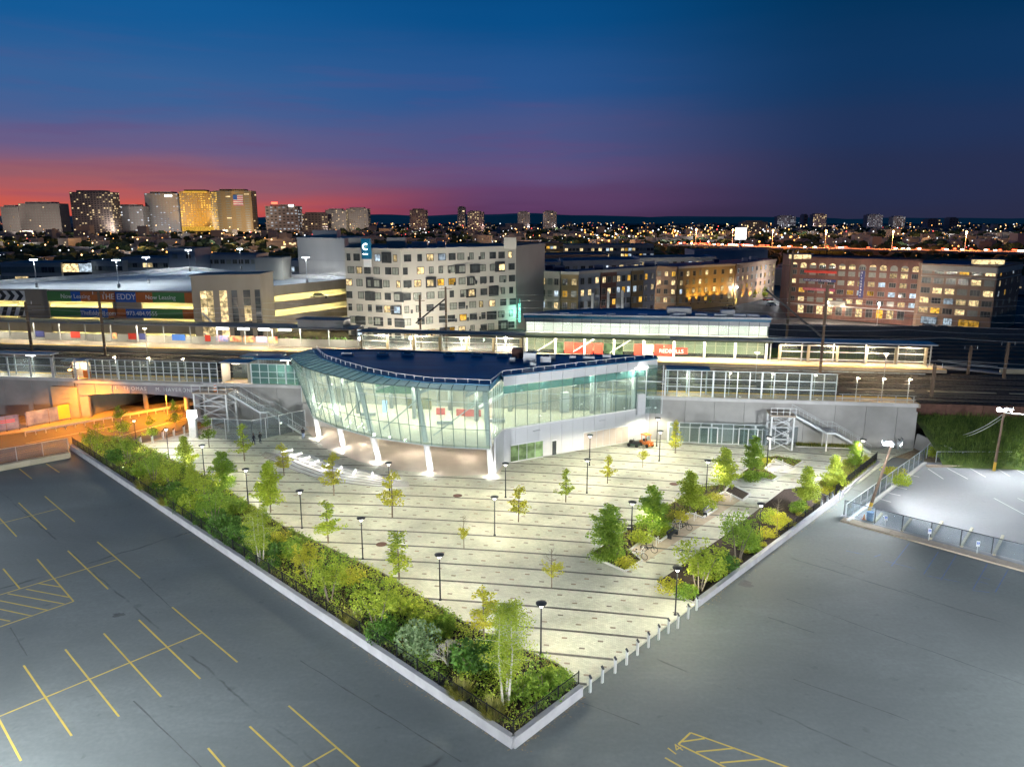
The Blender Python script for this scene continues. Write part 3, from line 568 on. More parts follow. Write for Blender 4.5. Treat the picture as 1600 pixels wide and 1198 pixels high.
# ================================================================== FOLIAGE
def rleaf(mb, c, s, rng, flat=0.0):
    a = Vector((rng.gauss(0, 1), rng.gauss(0, 1), rng.gauss(0, 1) * (1 - flat))).normalized()
    b = a.cross(Vector((rng.gauss(0, 1), rng.gauss(0, 1), rng.gauss(0, 1)))).normalized()
    s *= rng.uniform(0.7, 1.25); o = len(mb.v)
    mb.v += [tuple(c - a * s * 0.5), tuple(c + b * s * 0.3), tuple(c + a * s * 0.5), tuple(c - b * s * 0.3)]; mb.f.append((o, o + 1, o + 2, o + 3))
def rs(rng, r):
    while True:
        v = Vector((rng.uniform(-1, 1), rng.uniform(-1, 1), rng.uniform(-1, 1)))
        if v.length < 1: return v * r
def make_tree(kind, seed, leafm, name='young_tree', cat='tree', barkm='bark'):
    rng = random.Random(seed); t = thing(name, 'young tree', cat); tr = MB(); cr = MB()
    if kind in ('oak', 'sparse', 'bare', 'slim'):
        Hh = 5.0; z0 = {'oak': 1.0, 'sparse': 1.4, 'bare': 1.5, 'slim': 1.0}[kind]; lean = Vector((rng.uniform(-.1, .1), rng.uniform(-.1, .1), 0))
        tr.tube((0, 0, -0.1), lean * .5 + Vector((0, 0, 2.5)), 0.065, 0.045, 7); tr.tube(lean * .5 + Vector((0, 0, 2.5)), lean + Vector((0, 0, Hh - .2)), 0.045, 0.012, 6)
        nl = {'oak': 15, 'sparse': 9, 'bare': 10, 'slim': 12}[kind]
        for i in range(nl):
            f = (i + rng.uniform(-.3, .3)) / nl; z = z0 + (Hh - z0 - 0.1) * max(f, 0); Lr = (1.55 if kind == 'oak' else 1.15 if kind != 'slim' else 0.75) * (1 - max(f, 0)) ** 0.75 + 0.2
            Lr *= rng.uniform(0.75, 1.2)
            if kind == 'sparse' and 0.38 < f < 0.5: continue
            for j in range(6 if kind == 'oak' else 5):
                if rng.random() < (0.1 if kind == 'oak' else 0.25): continue
                th = rng.uniform(0, 6.283); L_ = Lr * rng.uniform(0.55, 1.1); c = lean * (z / Hh)
                p = Vector((c.x, c.y, z)); q = p + Vector((math.cos(th) * L_, math.sin(th) * L_, rng.uniform(0.05, 0.35) * L_ + (0.35 * L_ if kind == 'bare' else 0)))
                tr.tube(p, q, 0.016, 0.005, 4)
                if kind == 'bare' and z > 2.6:
                    tr.tube(p.lerp(q, .5), q + Vector((rng.uniform(-.3, .3), rng.uniform(-.3, .3), .3)), 0.008, 0.003, 3); continue
                nc = max(1, round(L_ * (5 if kind == 'oak' else 3.6)))
                for k in range(nc):
                    e = p.lerp(q, (k + 0.8) / nc) + rs(rng, 0.08)
                    for _ in range(rng.randint(11, 18) if kind == 'oak' else rng.randint(11, 19)): rleaf(cr, e + rs(rng, 0.26), 0.19, rng, 0.5)
        for _ in range(12 if kind != 'bare' else 0): rleaf(cr, lean + Vector((0, 0, Hh - 0.15)) + rs(rng, 0.18), 0.15, rng)
    elif kind == 'birch':
        Hh = 8.0
        for k in range(3):
            th = k * 2.1 + rng.uniform(-.4, .4); b = Vector((math.cos(th) * .22, math.sin(th) * .22, 0)); m_ = b * 2.6 + Vector((0, 0, 3.6)); e = b * 2.0 + Vector((rng.uniform(-.3, .3), 0, Hh * rng.uniform(.82, .96)))
            tr.tube(b - Vector((0, 0, .1)), m_, 0.10, 0.06, 7); tr.tube(m_, e, 0.06, 0.012, 6)
            for i in range(26):
                z = 1.9 + (Hh - 2.2) * i / 26; p = b.lerp(m_, z / 3.6) if z < 3.6 else m_.lerp(e, min(1, (z - 3.6) / (e.z - 3.6)))
                L_ = 1.9 * math.sin(min(1, (z - 1.2) / (Hh - 1.1)) * math.pi) ** 0.6 * rng.uniform(.5, 1.05); a = rng.uniform(0, 6.283)
                q = p + Vector((math.cos(a) * L_, math.sin(a) * L_, rng.uniform(-.1, .5))); tr.tube(p, q, 0.02, 0.004, 4)
                for s_ in range(7):
                    e2 = p.lerp(q, (s_ + .7) / 7) + rs(rng, .25)
                    for _ in range(rng.randint(14, 26)): rleaf(cr, e2 + rs(rng, 0.38), 0.125, rng)
    elif kind == 'lobed':   # small multi-stem ornamental tree
        for k in range(4):
            th = k * 1.57 + rng.uniform(-.5, .5); e = Vector((math.cos(th) * 1.0, math.sin(th) * 1.0, rng.uniform(2.3, 3.3)))
            tr.tube((math.cos(th) * .12, math.sin(th) * .12, -.1), e * .55, 0.05, 0.035, 5); tr.tube(e * .55, e, 0.035, 0.01, 5)
            for i in range(34):
                c = e * rng.uniform(.62, 1.05) + rs(rng, .85)
                c.z = max(c.z, 1.0 + rng.uniform(0, .3))
                for _ in range(rng.randint(12, 20)): rleaf(cr, c + rs(rng, .26), 0.16, rng, .3)
    elif kind == 'twiggy':
        def grow(p, d, L_, r, n):
            q = p + d * L_; tr.tube(p, q, r, r * .6, 4)
            if n == 0: return
            for _ in range(3): grow(q, (d + rs(rng, .62)).normalized(), L_ * .74, r * .6, n - 1)
        for k in range(4): grow(Vector((0, 0, -.05)), Vector((rng.uniform(-.5, .5), rng.uniform(-.5, .5), 1)).normalized(), .62, .05, 4)
        for _ in range(40): rleaf(cr, Vector((0, 0, 1.4)) + rs(rng, .9), 0.09, rng)
    tr.build('trunk', M[barkm], t, local=True); 
    if cr.v: cr.build('crown', leafm, t, local=True)
    return t
def make_shrub(kind, seed, leafm, name='shrub'):
    rng = random.Random(seed); t = thing(name, 'shrub', 'shrub'); cr = MB(); st = MB()
    lobes = [(rs(rng, .55), rng.uniform(.35, .6)) for _ in range(9)]
    for i in range(5): e = Vector((rng.uniform(-.4, .4), rng.uniform(-.4, .4), .6)); st.tube((0, 0, -.05), e, .025, .01, 4)
    n = {'round': 1500, 'juniper': 1700, 'low': 900, 'grass': 500}[kind]
    if kind == 'grass':
        for _ in range(n):
            a = rng.uniform(0, 6.283); r = rng.uniform(0, .25); p = Vector((math.cos(a) * r, math.sin(a) * r, 0)); q = p + Vector((math.cos(a) * rng.uniform(.1, .5), math.sin(a) * rng.uniform(.1, .5), rng.uniform(.5, 1.0)))
            w = Vector((-math.sin(a), math.cos(a), 0)) * .02; cr.add([p - w, p + w, q], [(0, 1, 2)])
    elif kind == 'juniper':
        for _ in range(130):   # upswept sprays
            a = rng.uniform(0, 6.283); el = rng.uniform(.15, 1.2); d = Vector((math.cos(a) * math.cos(el), math.sin(a) * math.cos(el), math.sin(el) * .8)); L_ = rng.uniform(.75, 1.1)
            for k in range(14): rleaf(cr, d * L_ * (0.45 + 0.55 * k / 13) + rs(rng, .07), 0.11, rng)
    else:
        for _ in range(n):
            c, r = rng.choice(lobes); v = rs(rng, 1).normalized() * r * rng.uniform(.75, 1.08); p = Vector((c.x + v.x, c.y + v.y, abs(c.z * .6 + v.z + .42) * (0.55 if kind == 'low' else .95)))
            rleaf(cr, p, 0.13, rng, .3)
    st.build('stem', M['bark'], t, local=True); cr.build('foliage', leafm, t, local=True)
    return t
P = {}
for key, a in dict(oakd=('oak', 1, M['leaf_g']), oakl=('oak', 2, M['leaf_y']), spy=('sparse', 3, M['leaf_y']), spo=('sparse', 4, M['leaf_o']), spg=('sparse', 5, M['leaf_g']),
                   bare=('bare', 6, M['leaf_o']), slim=('slim', 7, M['leaf_o']), lob=('lobed', 9, M['leaf_y']), lobg=('lobed', 10, M['leaf_g']), lobo=('lobed', 14, M['leaf_o'])).items(): P[key] = once(make_tree(*a))
P['birch'] = once(make_tree('birch', 8, M['leaf_y'], 'birch_tree', 'birch tree', 'birch_b'))
P['twig'] = once(make_tree('twiggy', 11, M['leaf_o'], 'bare_shrub', 'bare shrub', 'birch_b'))
for key, a in dict(sd=('round', 21, M['leaf_d']), sg=('round', 22, M['leaf_g']), sy=('round', 23, M['leaf_y']), so=('low', 24, M['leaf_o']), ss=('round', 25, M['leaf_s']), sj=('juniper', 26, M['leaf_g']), sl=('low', 27, M['leaf_g']), sdl=('low', 28, M['leaf_d']), sgr=('grass', 29, M['grass_t'])).items(): P[key] = once(make_shrub(*a))
def plant(key, u, v, h, w, label, z=ZP, href=None):
    href = href or {'birch': 8.0, 'lob': 3.6, 'lobg': 3.6, 'lobo': 3.6, 'twig': 2.2}.get(key, 5.0 if key in ('oakd', 'oakl', 'spy', 'spo', 'spg', 'bare', 'slim') else 1.0)
    s = h / href
    w *= {'oakd': 1.2, 'oakl': 1.2, 'spy': 1.3, 'spo': 1.3, 'spg': 1.2}.get(key, 1.0)
    return P[key](gp(u, v, z), random.uniform(0, 6.28), label, (s * w, s * w, s))
# trees standing in the open paving
TR = [
 ('spy', 513, 848, 4.5, 1.1, 'leafy yellow-green young tree in the paving right of the left hedge bed'),
 ('spo', 522, 774, 5.3, .95, 'two-tiered young tree in front of the curved glowing steps'),
 ('spo', 444, 743, 4.4, .9, 'small yellow tree left of the curved steps, below the walking couple'),
 ('spo', 613, 808, 5.4, .9, 'golden young tree with a lamp post rising behind its crown, below the glass facade'),
 ('spy', 624, 905, 4.7, 1.1, 'young tree with spreading tiers beside the rust manhole cover'),
 ('bare', 725, 857, 3.7, .7, 'nearly bare sapling with one low leaf tuft in mid plaza'),
 ('spo', 810, 815, 4.2, .95, 'thin orange-tinged young tree in front of the station corner column'),
 ('spy', 884, 784, 4.0, .85, 'upright sparse young tree between two lamp posts in mid plaza'),
 ('spo', 949, 755, 3.8, .85, 'bright yellow young tree left of the twin lamp posts'),
 ('bare', 1004, 730, 3.8, .9, 'pale almost leafless tree right in front of the orange cart'),
 ('slim', 1055, 708, 4.9, 1.0, 'slim bright yellow tree in front of the steel entrance screens'),
 ('bare', 862, 918, 3.9, 1.1, 'half bare tree with leaves only on its low left boughs'),
 ('spy', 382, 720, 5.2, .9, 'young tree in front of the left stair, half hiding the walking couple'),
 ('spg', 327, 699, 4.9, .75, 'thin tree at the foot of the lattice stair tower'),
 ('spg', 239, 692, 4.2, .8, 'small dim tree at the street edge left of the white totem'),
 ('spg', 275, 672, 5.0, .7, 'thin tree against the dark street under the bridge'),
 ('spg', 192, 690, 5.6, .8, 'tall thin tree against the orange-lit street'),
 ('oakl', 423, 800, 6.0, .85, 'dense green young tree between two lamp posts beside the hedge bed'),
 ('oakd', 352, 776, 5.6, .85, 'leafy tree left of a lamp post on the upper left of the plaza'),
 ('oakl', 292, 738, 5.0, .8, 'pointed leafy tree behind the upper hedge, next to the short lamp'),
 ('oakd', 952, 862, 4.9, 1.15, 'broad pyramidal tree at the left tip of the bicycle bed'),
 ('oakd', 1018, 838, 5.6, .95, 'tall narrow tree behind the nearest parked bicycles'),
 ('oakl', 1078, 800, 4.9, 1.05, 'full green tree in the middle of the bicycle bed'),
 ('oakl', 1131, 768, 5.6, .95, 'light green two-tiered tree at the far tip of the bicycle bed'),
 ('oakd', 1177, 742, 5.2, .8, 'dark pyramidal tree beside the small seating bay'),
 ('lob', 1092, 925, 4.8, 1.05, 'wide airy tree at the near end of the right bed, behind the front lamp post'),
 ('lobg', 1152, 878, 5.0, 1.0, 'large dark green tree in the middle of the right bed'),
 ('bare', 1213, 838, 4.4, .9, 'thin leafless sapling amid yellow shrubs in the right bed'),
 ('oakl', 1260, 792, 4.9, .85, 'bright floodlit tree near the white bollards at the far end of the right bed'),
 ('oakl', 1302, 768, 4.6, .85, 'pale lime tree in the grassy bed beneath the floodlight'),
 ('oakd', 1335, 733, 3.9, .8, 'darker small tree behind the pale lime tree by the far wall'),
]
for k, u, v, h, w, lb in TR: plant(k, u, v, h, w, lb)
ZB = 0.56
TL = [
 ('birch', 790, 1098, 7.9, .95, 'tallest birch, three white stems at the sharp corner of the hedge bed'),
 ('spo', 756, 1000, 4.6, 1.0, 'yellow young tree standing just behind the tallest birch'),
 ('birch', 408, 878, 5.6, 1.1, 'multi-stem birch halfway up the hedge bed'),
 ('lob', 590, 985, 4.2, 1.05, 'lime small tree in the hedge bed above the start of the visible pickets'),
 ('lob', 515, 940, 3.9, 1.0, 'many-stemmed lime tree above the dark hedge, pale trunks showing'),
 ('lobo', 482, 906, 3.4, .95, 'yellow-green many-stemmed tree on the plaza side of the dark hedge'),
 ('lobg', 335, 822, 4.1, 1.0, 'rounded green tree in the hedge bed, third clump from its far end'),
 ('lob', 320, 790, 4.0, 1.0, 'light green tree just behind the rounded green tree of the hedge bed'),
 ('lobg', 240, 752, 3.9, .95, 'bushy green tree over brown grasses near the far end of the hedge bed'),
 ('lob', 268, 765, 3.6, .9, 'lime bushy tree between two dim green ones in the upper hedge bed'),
 ('lobg', 150, 712, 4.0, .9, 'dark bushy tree at the far tip of the hedge bed by the street'),
 ('lobg', 200, 722, 3.8, .85, 'green bushy tree second from the street in the hedge bed'),
 ('oakl', 300, 770, 3.6, .9, 'small pointed tree on the plaza edge of the hedge bed'),
 ('twig', 700, 1040, 2.3, 1.05, 'pale leafless shrub glowing in front of the silver bush'),
]
for k, u, v, h, w, lb in TL: plant(k, u, v, h, w, lb, ZB)
SH = [
 ('sj', 850, 1076, 1.7, 1.15, 'big glossy green juniper filling the right corner of the hedge bed'),
 ('sj', 812, 1088, 1.5, 1.0, 'smaller juniper between the birch stems and the corner fence'),
 ('sj', 874, 1066, 1.3, .95, 'juniper clump closest to the short end fence post'),
 ('sd', 735, 1048, 2.3, .85, 'dark rounded shrub between the bare shrub and the birch'),
 ('sd', 770, 1040, 2.2, .8, 'dark shrub tucked behind the birch crown'),
 ('ss', 652, 1020, 2.4, .9, 'silver green round bush left of the bare pale shrub'),
 ('sd', 600, 1000, 1.8, .9, 'dark shrub under the lime tree of the hedge bed'),
 ('sg', 690, 990, 1.5, 1.0, 'mid green shrub on the plaza edge behind the silver bush'),
 ('sy', 630, 955, 1.3, 1.4, 'bright lime spreading shrub on the plaza edge, nearest the bare mulch'),
 ('sy', 665, 972, 1.2, 1.4, 'second bright lime spreading shrub beside the bare mulch'),
 ('so', 550, 905, 1.4, 1.3, 'yellowish low shrub on the plaza edge of the hedge bed'),
 ('sg', 455, 868, 1.8, .9, 'green shrub right of the halfway birch'),
 ('so', 430, 845, 1.4, 1.2, 'yellow low shrub where the hedge bed meets the paving corner'),
 ('sg', 370, 800, 1.8, .9, 'green shrub behind the halfway birch on the plaza edge'),
 ('sd', 375, 848, 2.2, .9, 'tall dark shrub left of the halfway birch'),
 ('sd', 345, 832, 2.0, .9, 'dark shrub below the rounded green tree'),
 ('sy', 300, 800, 2.4, .8, 'lime shrub below the small pointed tree'),
 ('sg', 275, 790, 2.0, .9, 'mid green shrub over the brown grasses'),
 ('sd', 180, 722, 1.8, .9, 'dark shrub near the street end of the hedge bed'),
 ('sg', 225, 740, 2.0, .9, 'green shrub near the street end of the hedge bed'),
 ('sgr', 225, 765, 1.3, 1.6, 'brown grassy clump behind the far part of the iron fence'),
 ('sgr', 260, 790, 1.2, 1.6, 'tawny grassy clump by the iron fence, second from the street'),
 ('sgr', 550, 975, 1.2, 1.6, 'tawny grass clump where the pickets become visible'),
 ('sgr', 720, 1090, 1.2, 1.7, 'tawny grass clump in front of the bare shrub'),
 ('sgr', 770, 1120, 1.2, 1.7, 'tawny grass clump at the foot of the tallest birch'),
 ('sl', 938, 872, 1.2, 1.2, 'low green shrub at the left point of the bicycle bed'),
 ('sg', 960, 872, 1.4, 1.1, 'rounded green shrub under the broad pyramidal tree'),
 ('so', 980, 885, 1.3, .95, 'round yellow shrub at the near corner of the bicycle bed'),
 ('sy', 1000, 845, 1.3, 1.1, 'lime shrub behind the nearest bicycles'),
 ('sy', 1030, 830, 1.2, 1.2, 'lime shrub between two narrow trees in the bicycle bed'),
 ('so', 1060, 812, 1.3, 1.2, 'golden shrub in the middle of the bicycle bed'),
 ('sgr', 1050, 815, 1.0, 1.4, 'golden grass clump beside the brown bare patch'),
 ('sy', 1100, 792, 1.2, 1.2, 'lime shrub at the far part of the bicycle bed'),
 ('so', 1118, 780, 1.1, 1.2, 'yellow shrub by the far tip of the bicycle bed'),
 ('so', 1046, 922, 1.3, 1.2, 'orange-yellow shrub at the near point of the right bed'),
 ('sg', 1075, 932, 1.2, 1.1, 'green low shrub between the front lamp post and the wall'),
 ('sy', 1100, 900, 1.9, 1.0, 'large lime shrub under the wide airy tree'),
 ('sd', 1130, 890, 1.6, 1.0, 'dark shrub left of the large dark green tree'),
 ('sg', 1170, 860, 1.7, 1.0, 'green shrub right of the large dark green tree'),
 ('so', 1195, 838, 1.3, 1.1, 'yellow shrub left of the leafless sapling'),
 ('so', 1225, 820, 1.3, 1.1, 'yellow shrub right of the leafless sapling'),
 ('sy', 1205, 815, 1.5, 1.1, 'golden-green shrub behind the leafless sapling'),
 ('sg', 1245, 800, 1.4, 1.0, 'green shrub near the foot of the bright floodlit tree'),
 ('sg', 1175, 748, 1.1, 1.6, 'low spreading green shrub by the seating bay'),
 ('sl', 1190, 745, 1.0, 1.4, 'low green shrub nudging the seating bay paving'),
 ('so', 1196, 722, .9, 1.3, 'yellow low shrub at the back of the seating bay'),
 ('so', 1290, 770, 1.2, 1.1, 'golden shrub at the near end of the grassy bed'),
 ('so', 1394, 742, 1.7, 1.0, 'vivid lime bush on the straw slope beside the chain-link fence'),
 ('sy', 1410, 756, 1.3, 1.0, 'lower lime bush nearer the chain-link fence'),
 ('sy', 1465, 712, 1.6, 1.0, 'lit green bush at the corner of the far parking lot'),
 ('sg', 1480, 716, 1.4, 1.0, 'green bush right of the lit corner bush'),
]
for k, u, v, h, w, lb in SH:
    plant(k, u, v, h, w * (1.0 if k != 'sgr' else 1), lb, ZB if u < 900 else 0.25)
for i in range(13):   # low evergreens just behind the fence
    p = c0.lerp(c1, 0.30 + 0.33 * i / 12) + off(c0, c1, 1.1 + random.uniform(-.1, .2)); p.z = ZB
    P['sdl'](p, random.uniform(0, 6), 'low dark evergreen in the row pressing on the iron fence', (1.35, 1.35, 1.5))['group'] = 'low evergreens along the iron fence'
for i in range(9):
    p = c0.lerp(c1, 0.34 + 0.27 * i / 8) + off(c0, c1, 2.6 + random.uniform(-.2, .3)); p.z = ZB
    P['sd'](p, random.uniform(0, 6), 'dark green evergreen in the taller middle row of the hedge bed', (1.1, 1.1, 1.6))['group'] = 'evergreens in the middle of the hedge bed'
for i in range(12):
    p = r0.lerp(r1, 0.06 + 0.8 * i / 11) + off(r0, r1, 1.0 + random.uniform(-.2, .5)); p.z = 0.34
    P['so'](p, random.uniform(0, 6), 'small yellow cushion shrub dotted on the black mulch by the right wall', .55)['group'] = 'yellow cushions on the mulch'
# loose grasses over the beds
mb = MB(); rng = random.Random(5)
def blades(poly, z, n, h):
    xs = [p[0] for p in poly]; ys = [p[1] for p in poly]; k = 0
    while k < n:
        x, y = rng.uniform(min(xs), max(xs)), rng.uniform(min(ys), max(ys))
        if not inside(x, y, poly): continue
        k += 1; a = rng.uniform(0, 6.28); hh = h * rng.uniform(.4, 1.2); w = 0.03
        mb.add([(x - w * math.cos(a), y - w * math.sin(a), z), (x + w * math.cos(a), y + w * math.sin(a), z), (x + rng.uniform(-.2, .2), y + rng.uniform(-.2, .2), z + hh)], [(0, 1, 2)])
blades(bed_left, ZB - .02, 9000, 0.5); blades(bed_far, 0.28, 5000, .5); blades(bed_lawn, .2, 1500, .4); blades(bed_mid, .2, 3500, .3); blades(bed_up, .2, 1500, .25)
cv = MB(); cv2 = MB()
def cover(poly, z, n, lo, hi):
    xs = [p[0] for p in poly]; ys = [p[1] for p in poly]; k = 0
    while k < n:
        x, y = rng.uniform(min(xs), max(xs)), rng.uniform(min(ys), max(ys))
        if not inside(x, y, poly): continue
        k += 1
        v_ = math.sin(x * .7 + y * .4) + math.sin(y * .9 - x * .3) + rng.uniform(-.4, .4)
        if abs(v_) < .25: continue
        for _ in range(6): rleaf(cv if v_ > 0 else cv2, Vector((x, y, z + rng.uniform(lo, hi))) + rs(rng, .22), .17, rng, .4)
cover(bed_left, ZB, 9000, .05, .45); cover(bed_mid, .22, 420, .02, .3); cover(bed_up, .2, 200, .02, .2); cover(bed_far, .3, 500, .05, .35)
stuff(tag(cv.build('ground_cover', M['leaf_g']), 'mid green ground cover between the shrubs of the plaza beds', 'ground cover')); stuff(tag(cv2.build('ground_cover', M['leaf_y']), 'lime ground cover in patches between the shrubs of the plaza beds', 'ground cover'))
o = mb.build('bed_grass', M['grass_t']); stuff(tag(o, 'wispy tawny and green grasses growing through the plaza beds', 'grass'))

# ================================================================== LAMPS
lamp = thing('plaza_lamp', 'lamp', 'lamp post')
mb = MB(); mb.tube((0, 0, 0), (0, 0, 3.9), 0.062, 0.05, 10); mb.build('pole', M['dark_metal'], lamp, local=True)
MB().tube((0, 0, 0), (0, 0, 0.12), 0.14, 0.10, 10).build('base', M['dark_metal'], lamp, local=True)
MB().tube((0, 0, 3.86), (0, 0, 4.15), 0.09, 0.27, 14).build('lens', M['white_g'], lamp, local=True)
mb = MB(); mb.tube((0, 0, 4.15), (0, 0, 4.22), 0.40, 0.42, 18); mb.tube((0, 0, 4.22), (0, 0, 4.30), 0.42, 0.12, 18); mb.build('cap', M['dark_metal'], lamp, local=True)
LAMP_W = 720
light('SPOT', 'lamp_light', (0, 0, 3.82), LAMP_W, (1.0, 0.94, 0.68), 0.12, lamp, angle=172, local=True, batwing=0.42)
pl = once(lamp)
LP = [(845, 1022, 'nearest lamp post, alone in the front paving by the bollards'), (1055, 960, 'front lamp post at the near point of the right bed'), (688, 937, 'lamp post left of centre with the half bare tree to its right'),
 (567, 873, 'lamp post right of the yellow-green tree by the hedge bed'), (472, 825, 'lamp post left of the yellow-green tree by the hedge bed'), (388, 787, 'lamp post just behind the halfway birch'),
 (320, 745, 'lamp post behind the small pointed tree of the hedge'), (264, 715, 'short-looking lamp post near the row of street bollards'), (214, 700, 'leftmost lamp post, seen against the orange street'),
 (773, 836, 'lamp post in the middle of the plaza'), (790, 777, 'lamp post beside the station corner column'), (609, 776, 'lamp post below the fourth slanted column'),
 (917, 770, 'nearer of the twin lamp posts in front of the silver wall'), (921, 727, 'farther of the twin lamp posts in front of the silver wall'), (1030, 720, 'lamp post near the orange cart'),
 (1026, 697, 'lamp post at the inner corner of the silver wall'), (1103, 772, 'lamp post behind the full green tree of the bicycle bed'), (986, 845, 'lamp post rising from the bicycle bed above the bicycles'),
 (1185, 848, 'lamp post hidden to its waist by the large dark green tree'), (1198, 730, 'lamp post behind the dark pyramidal tree by the seating bay'), (1248, 691, 'lamp post against the right stair flight'),
 (1395, 693, 'lamp post against the far right retaining wall'), (1344, 735, 'small lamp post beside the little street end of the grassy bed')]
for u, v, lb in LP: pl(gp(u, v, ZP), random.uniform(0, 6), lb)
# ================================================================== STATION HOUSE
def poly_at(pts, f):
    """point at arclength fraction f of a polyline"""
    L_ = [0]
    for a, b in zip(pts, pts[1:]): L_.append(L_[-1] + (b - a).length)
    s = f * L_[-1]
    for i in range(len(pts) - 1):
        if s <= L_[i + 1] + 1e-6:
            k = (s - L_[i]) / max(1e-6, L_[i + 1] - L_[i]); return pts[i].lerp(pts[i + 1], k)
    return pts[-1].copy()
ZO, ZI, ZBt = 11.35, 12.0, 3.8
outer = [gp(u, v, ZO) for u, v in [(452, 555), (460, 563), (472, 572.5), (496, 581), (533, 590), (559, 596.6), (612, 602), (651, 605), (691, 608.6), (737, 611), (764, 611.5)]]
inner = [gp(u, v, ZI) for u, v in [(489, 546), (494, 553), (502.5, 560.5), (537.5, 572.5), (572.5, 582.3), (616, 591), (669, 597.7), (712.5, 599.8), (765, 602)]]
bot = [Vector((-32.2, 115.2, ZBt)), Vector((-30.8, 111.5, ZBt))] + [gp(u, v, ZBt) for u, v in [(489, 652), (524, 667), (581, 683), (625, 689.5), (663, 695), (708, 699), (765, 701.6)]]
ctr = (outer[0] + outer[-1]) / 2
stn = thing('station_house', 'curved glass railway station with navy roof leaning out over the plaza', 'station building', (-5, 105, 0))
NP = 27
gph = [poly_at(outer, i / NP) for i in range(NP + 1)]; gpb = [poly_at(bot, i / NP) for i in range(NP + 1)]; gpi = [poly_at(inner, i / NP) for i in range(NP + 1)]
for i in range(NP):
    a, b, c, d = gpb[i], gpb[i + 1], gph[i + 1], gph[i]
    MB().slab([a, b, c, d], 0.03).build('glass_pane', M['glass'], stn)
    MB().slab([gph[i], gph[i + 1], gpi[i + 1], gpi[i]], 0.03).build('roof_pane', M['glass_roof'], stn)
for i in range(NP + 1):
    MB().bar(gpb[i], gph[i], 0.07, 0.12).build('mullion', M['mull'], stn)
    MB().bar(gph[i] + Vector((0, 0, .05)), gpi[i] + Vector((0, 0, .05)), 0.09, 0.10).build('roof_rib', M['mull'], stn)
for f in (0.0, 0.33, 0.80, 1.0):
    mb = MB()
    for i in range(NP): mb.bar(gpb[i].lerp(gph[i], f), gpb[i + 1].lerp(gph[i + 1], f), 0.06 if 0 < f < 1 else 0.12, 0.05 if 0 < f < 1 else 0.12)
    mb.build('transom', M['alu'] if f in (0.0, .80) else M['mull'], stn)
# right wing
WA = gp(786, 588, ZI); WB = gp(1027, 560.5, ZI); WA.z = WB.z = 0
wd = (WB - WA).normalized(); wn_ = Vector((wd.y, -wd.x, 0)); wl = (WB - WA).length
def wp(s, z, o_=0.0): return WA + wd * s + wn_ * o_ + Vector((0, 0, z))
wang = math.atan2(wd.y, wd.x)
backL = R1(-32.5, 4); backR = R1(22.2, 4)
roof_pts = [p for p in inner] + [gp(783, 584, ZI), WA + Vector((0, 0, ZI)), WB + Vector((0, 0, ZI)), WB + Vector((0.0, 2.2, ZI)), gp(800, 554, ZI), gp(700, 551, ZI), gp(600, 547.5, ZI)]
MB().prism([(p.x, p.y) for p in roof_pts], ZI - 0.7, ZI - 0.02).build('roof_membrane', M['navy'], stn)
mb = MB()
for a, b in zip(roof_pts, roof_pts[1:] + roof_pts[:1]): mb.bar(Vector((a.x, a.y, ZI + .04)), Vector((b.x, b.y, ZI + .04)), 0.28, 0.16)
mb.build('roof_parapet', M['navy'], stn)
rail_pts = [gpi[i] for i in range(NP + 1)]
cen = Vector((2, 112, 0))
rin = [p + (cen - p).normalized() * 0.7 for p in rail_pts]; rin = [Vector((p.x, p.y, ZI)) for p in rin]
wr = [WA + Vector((-.1, 1.0, ZI))] + [wp(wl * i / 15, ZI, -0.9) for i in range(1, 16)]
allr = rin + wr
for p in allr: MB().bar(p, p + Vector((0, 0, .6)), .08, .08).build('rail_post', M['white_m'], stn)
mb = MB()
for a, b in zip(allr, allr[1:]): mb.bar(a + Vector((0, 0, .55)), b + Vector((0, 0, .55)), .09, .07)
mb.build('guard_rail', M['white_m'], stn)
# wing walls
MB().bar(wp(0, 2.45, -0.15), wp(wl, 2.45, -0.15), 0.3, 4.9).build('lower_wall', M['panel'], stn)
NW = 14
for i in range(NW):
    s0, s1 = wl * i / NW, wl * (i + 1) / NW
    MB().slab([wp(s0 + .03, 4.95, 0.02), wp(s1 - .03, 4.95, 0.02), wp(s1 - .03, 7.85, 0.02), wp(s0 + .03, 7.85, 0.02)], 0.03).build('glass_pane', M['glass'], stn)
    MB().slab([wp(s0 + .03, 7.9, 0.02), wp(s1 - .03, 7.9, 0.02), wp(s1 - .03, 9.6, 0.02), wp(s0 + .03, 9.6, 0.02)], 0.03).build('glass_pane', M['glass'], stn)
    MB().slab([wp(s0 + .03, 9.65, 0.02), wp(s1 - .03, 9.65, 0.02), wp(s1 - .03, 10.65, 0.02), wp(s0 + .03, 10.65, 0.02)], 0.03).build('glass_pane', M['glass_teal'], stn)
    MB().slab([wp(s0 + .025, 10.72, 0.03), wp(s1 - .025, 10.72, 0.03), wp(s1 - .025, 12.1, 0.03), wp(s0 + .025, 12.1, 0.03)], 0.08).build('fascia_panel', M['panel'], stn)
    MB().slab([wp(s0 + .015, 0.15, 0.02), wp(s1 - .015, 0.15, 0.02), wp(s1 - .015, 4.75, 0.02), wp(s0 + .015, 4.75, 0.02)], 0.03 + random.uniform(0, .008)).build('wall_panel', M['panel'], stn)
for i in range(NW + 1): MB().bar(wp(wl * i / NW, 4.9, 0.06), wp(wl * i / NW, 10.7, 0.06), 0.07, 0.14).build('mullion', M['mull'], stn)
MB().bar(wp(0, 4.85, .1), wp(wl, 4.85, .1), .22, .16).build('sill_band', M['white_m'], stn)
MB().bar(wp(0, 7.87, .07), wp(wl, 7.87, .07), .07, .07).build('transom', M['mull'], stn)
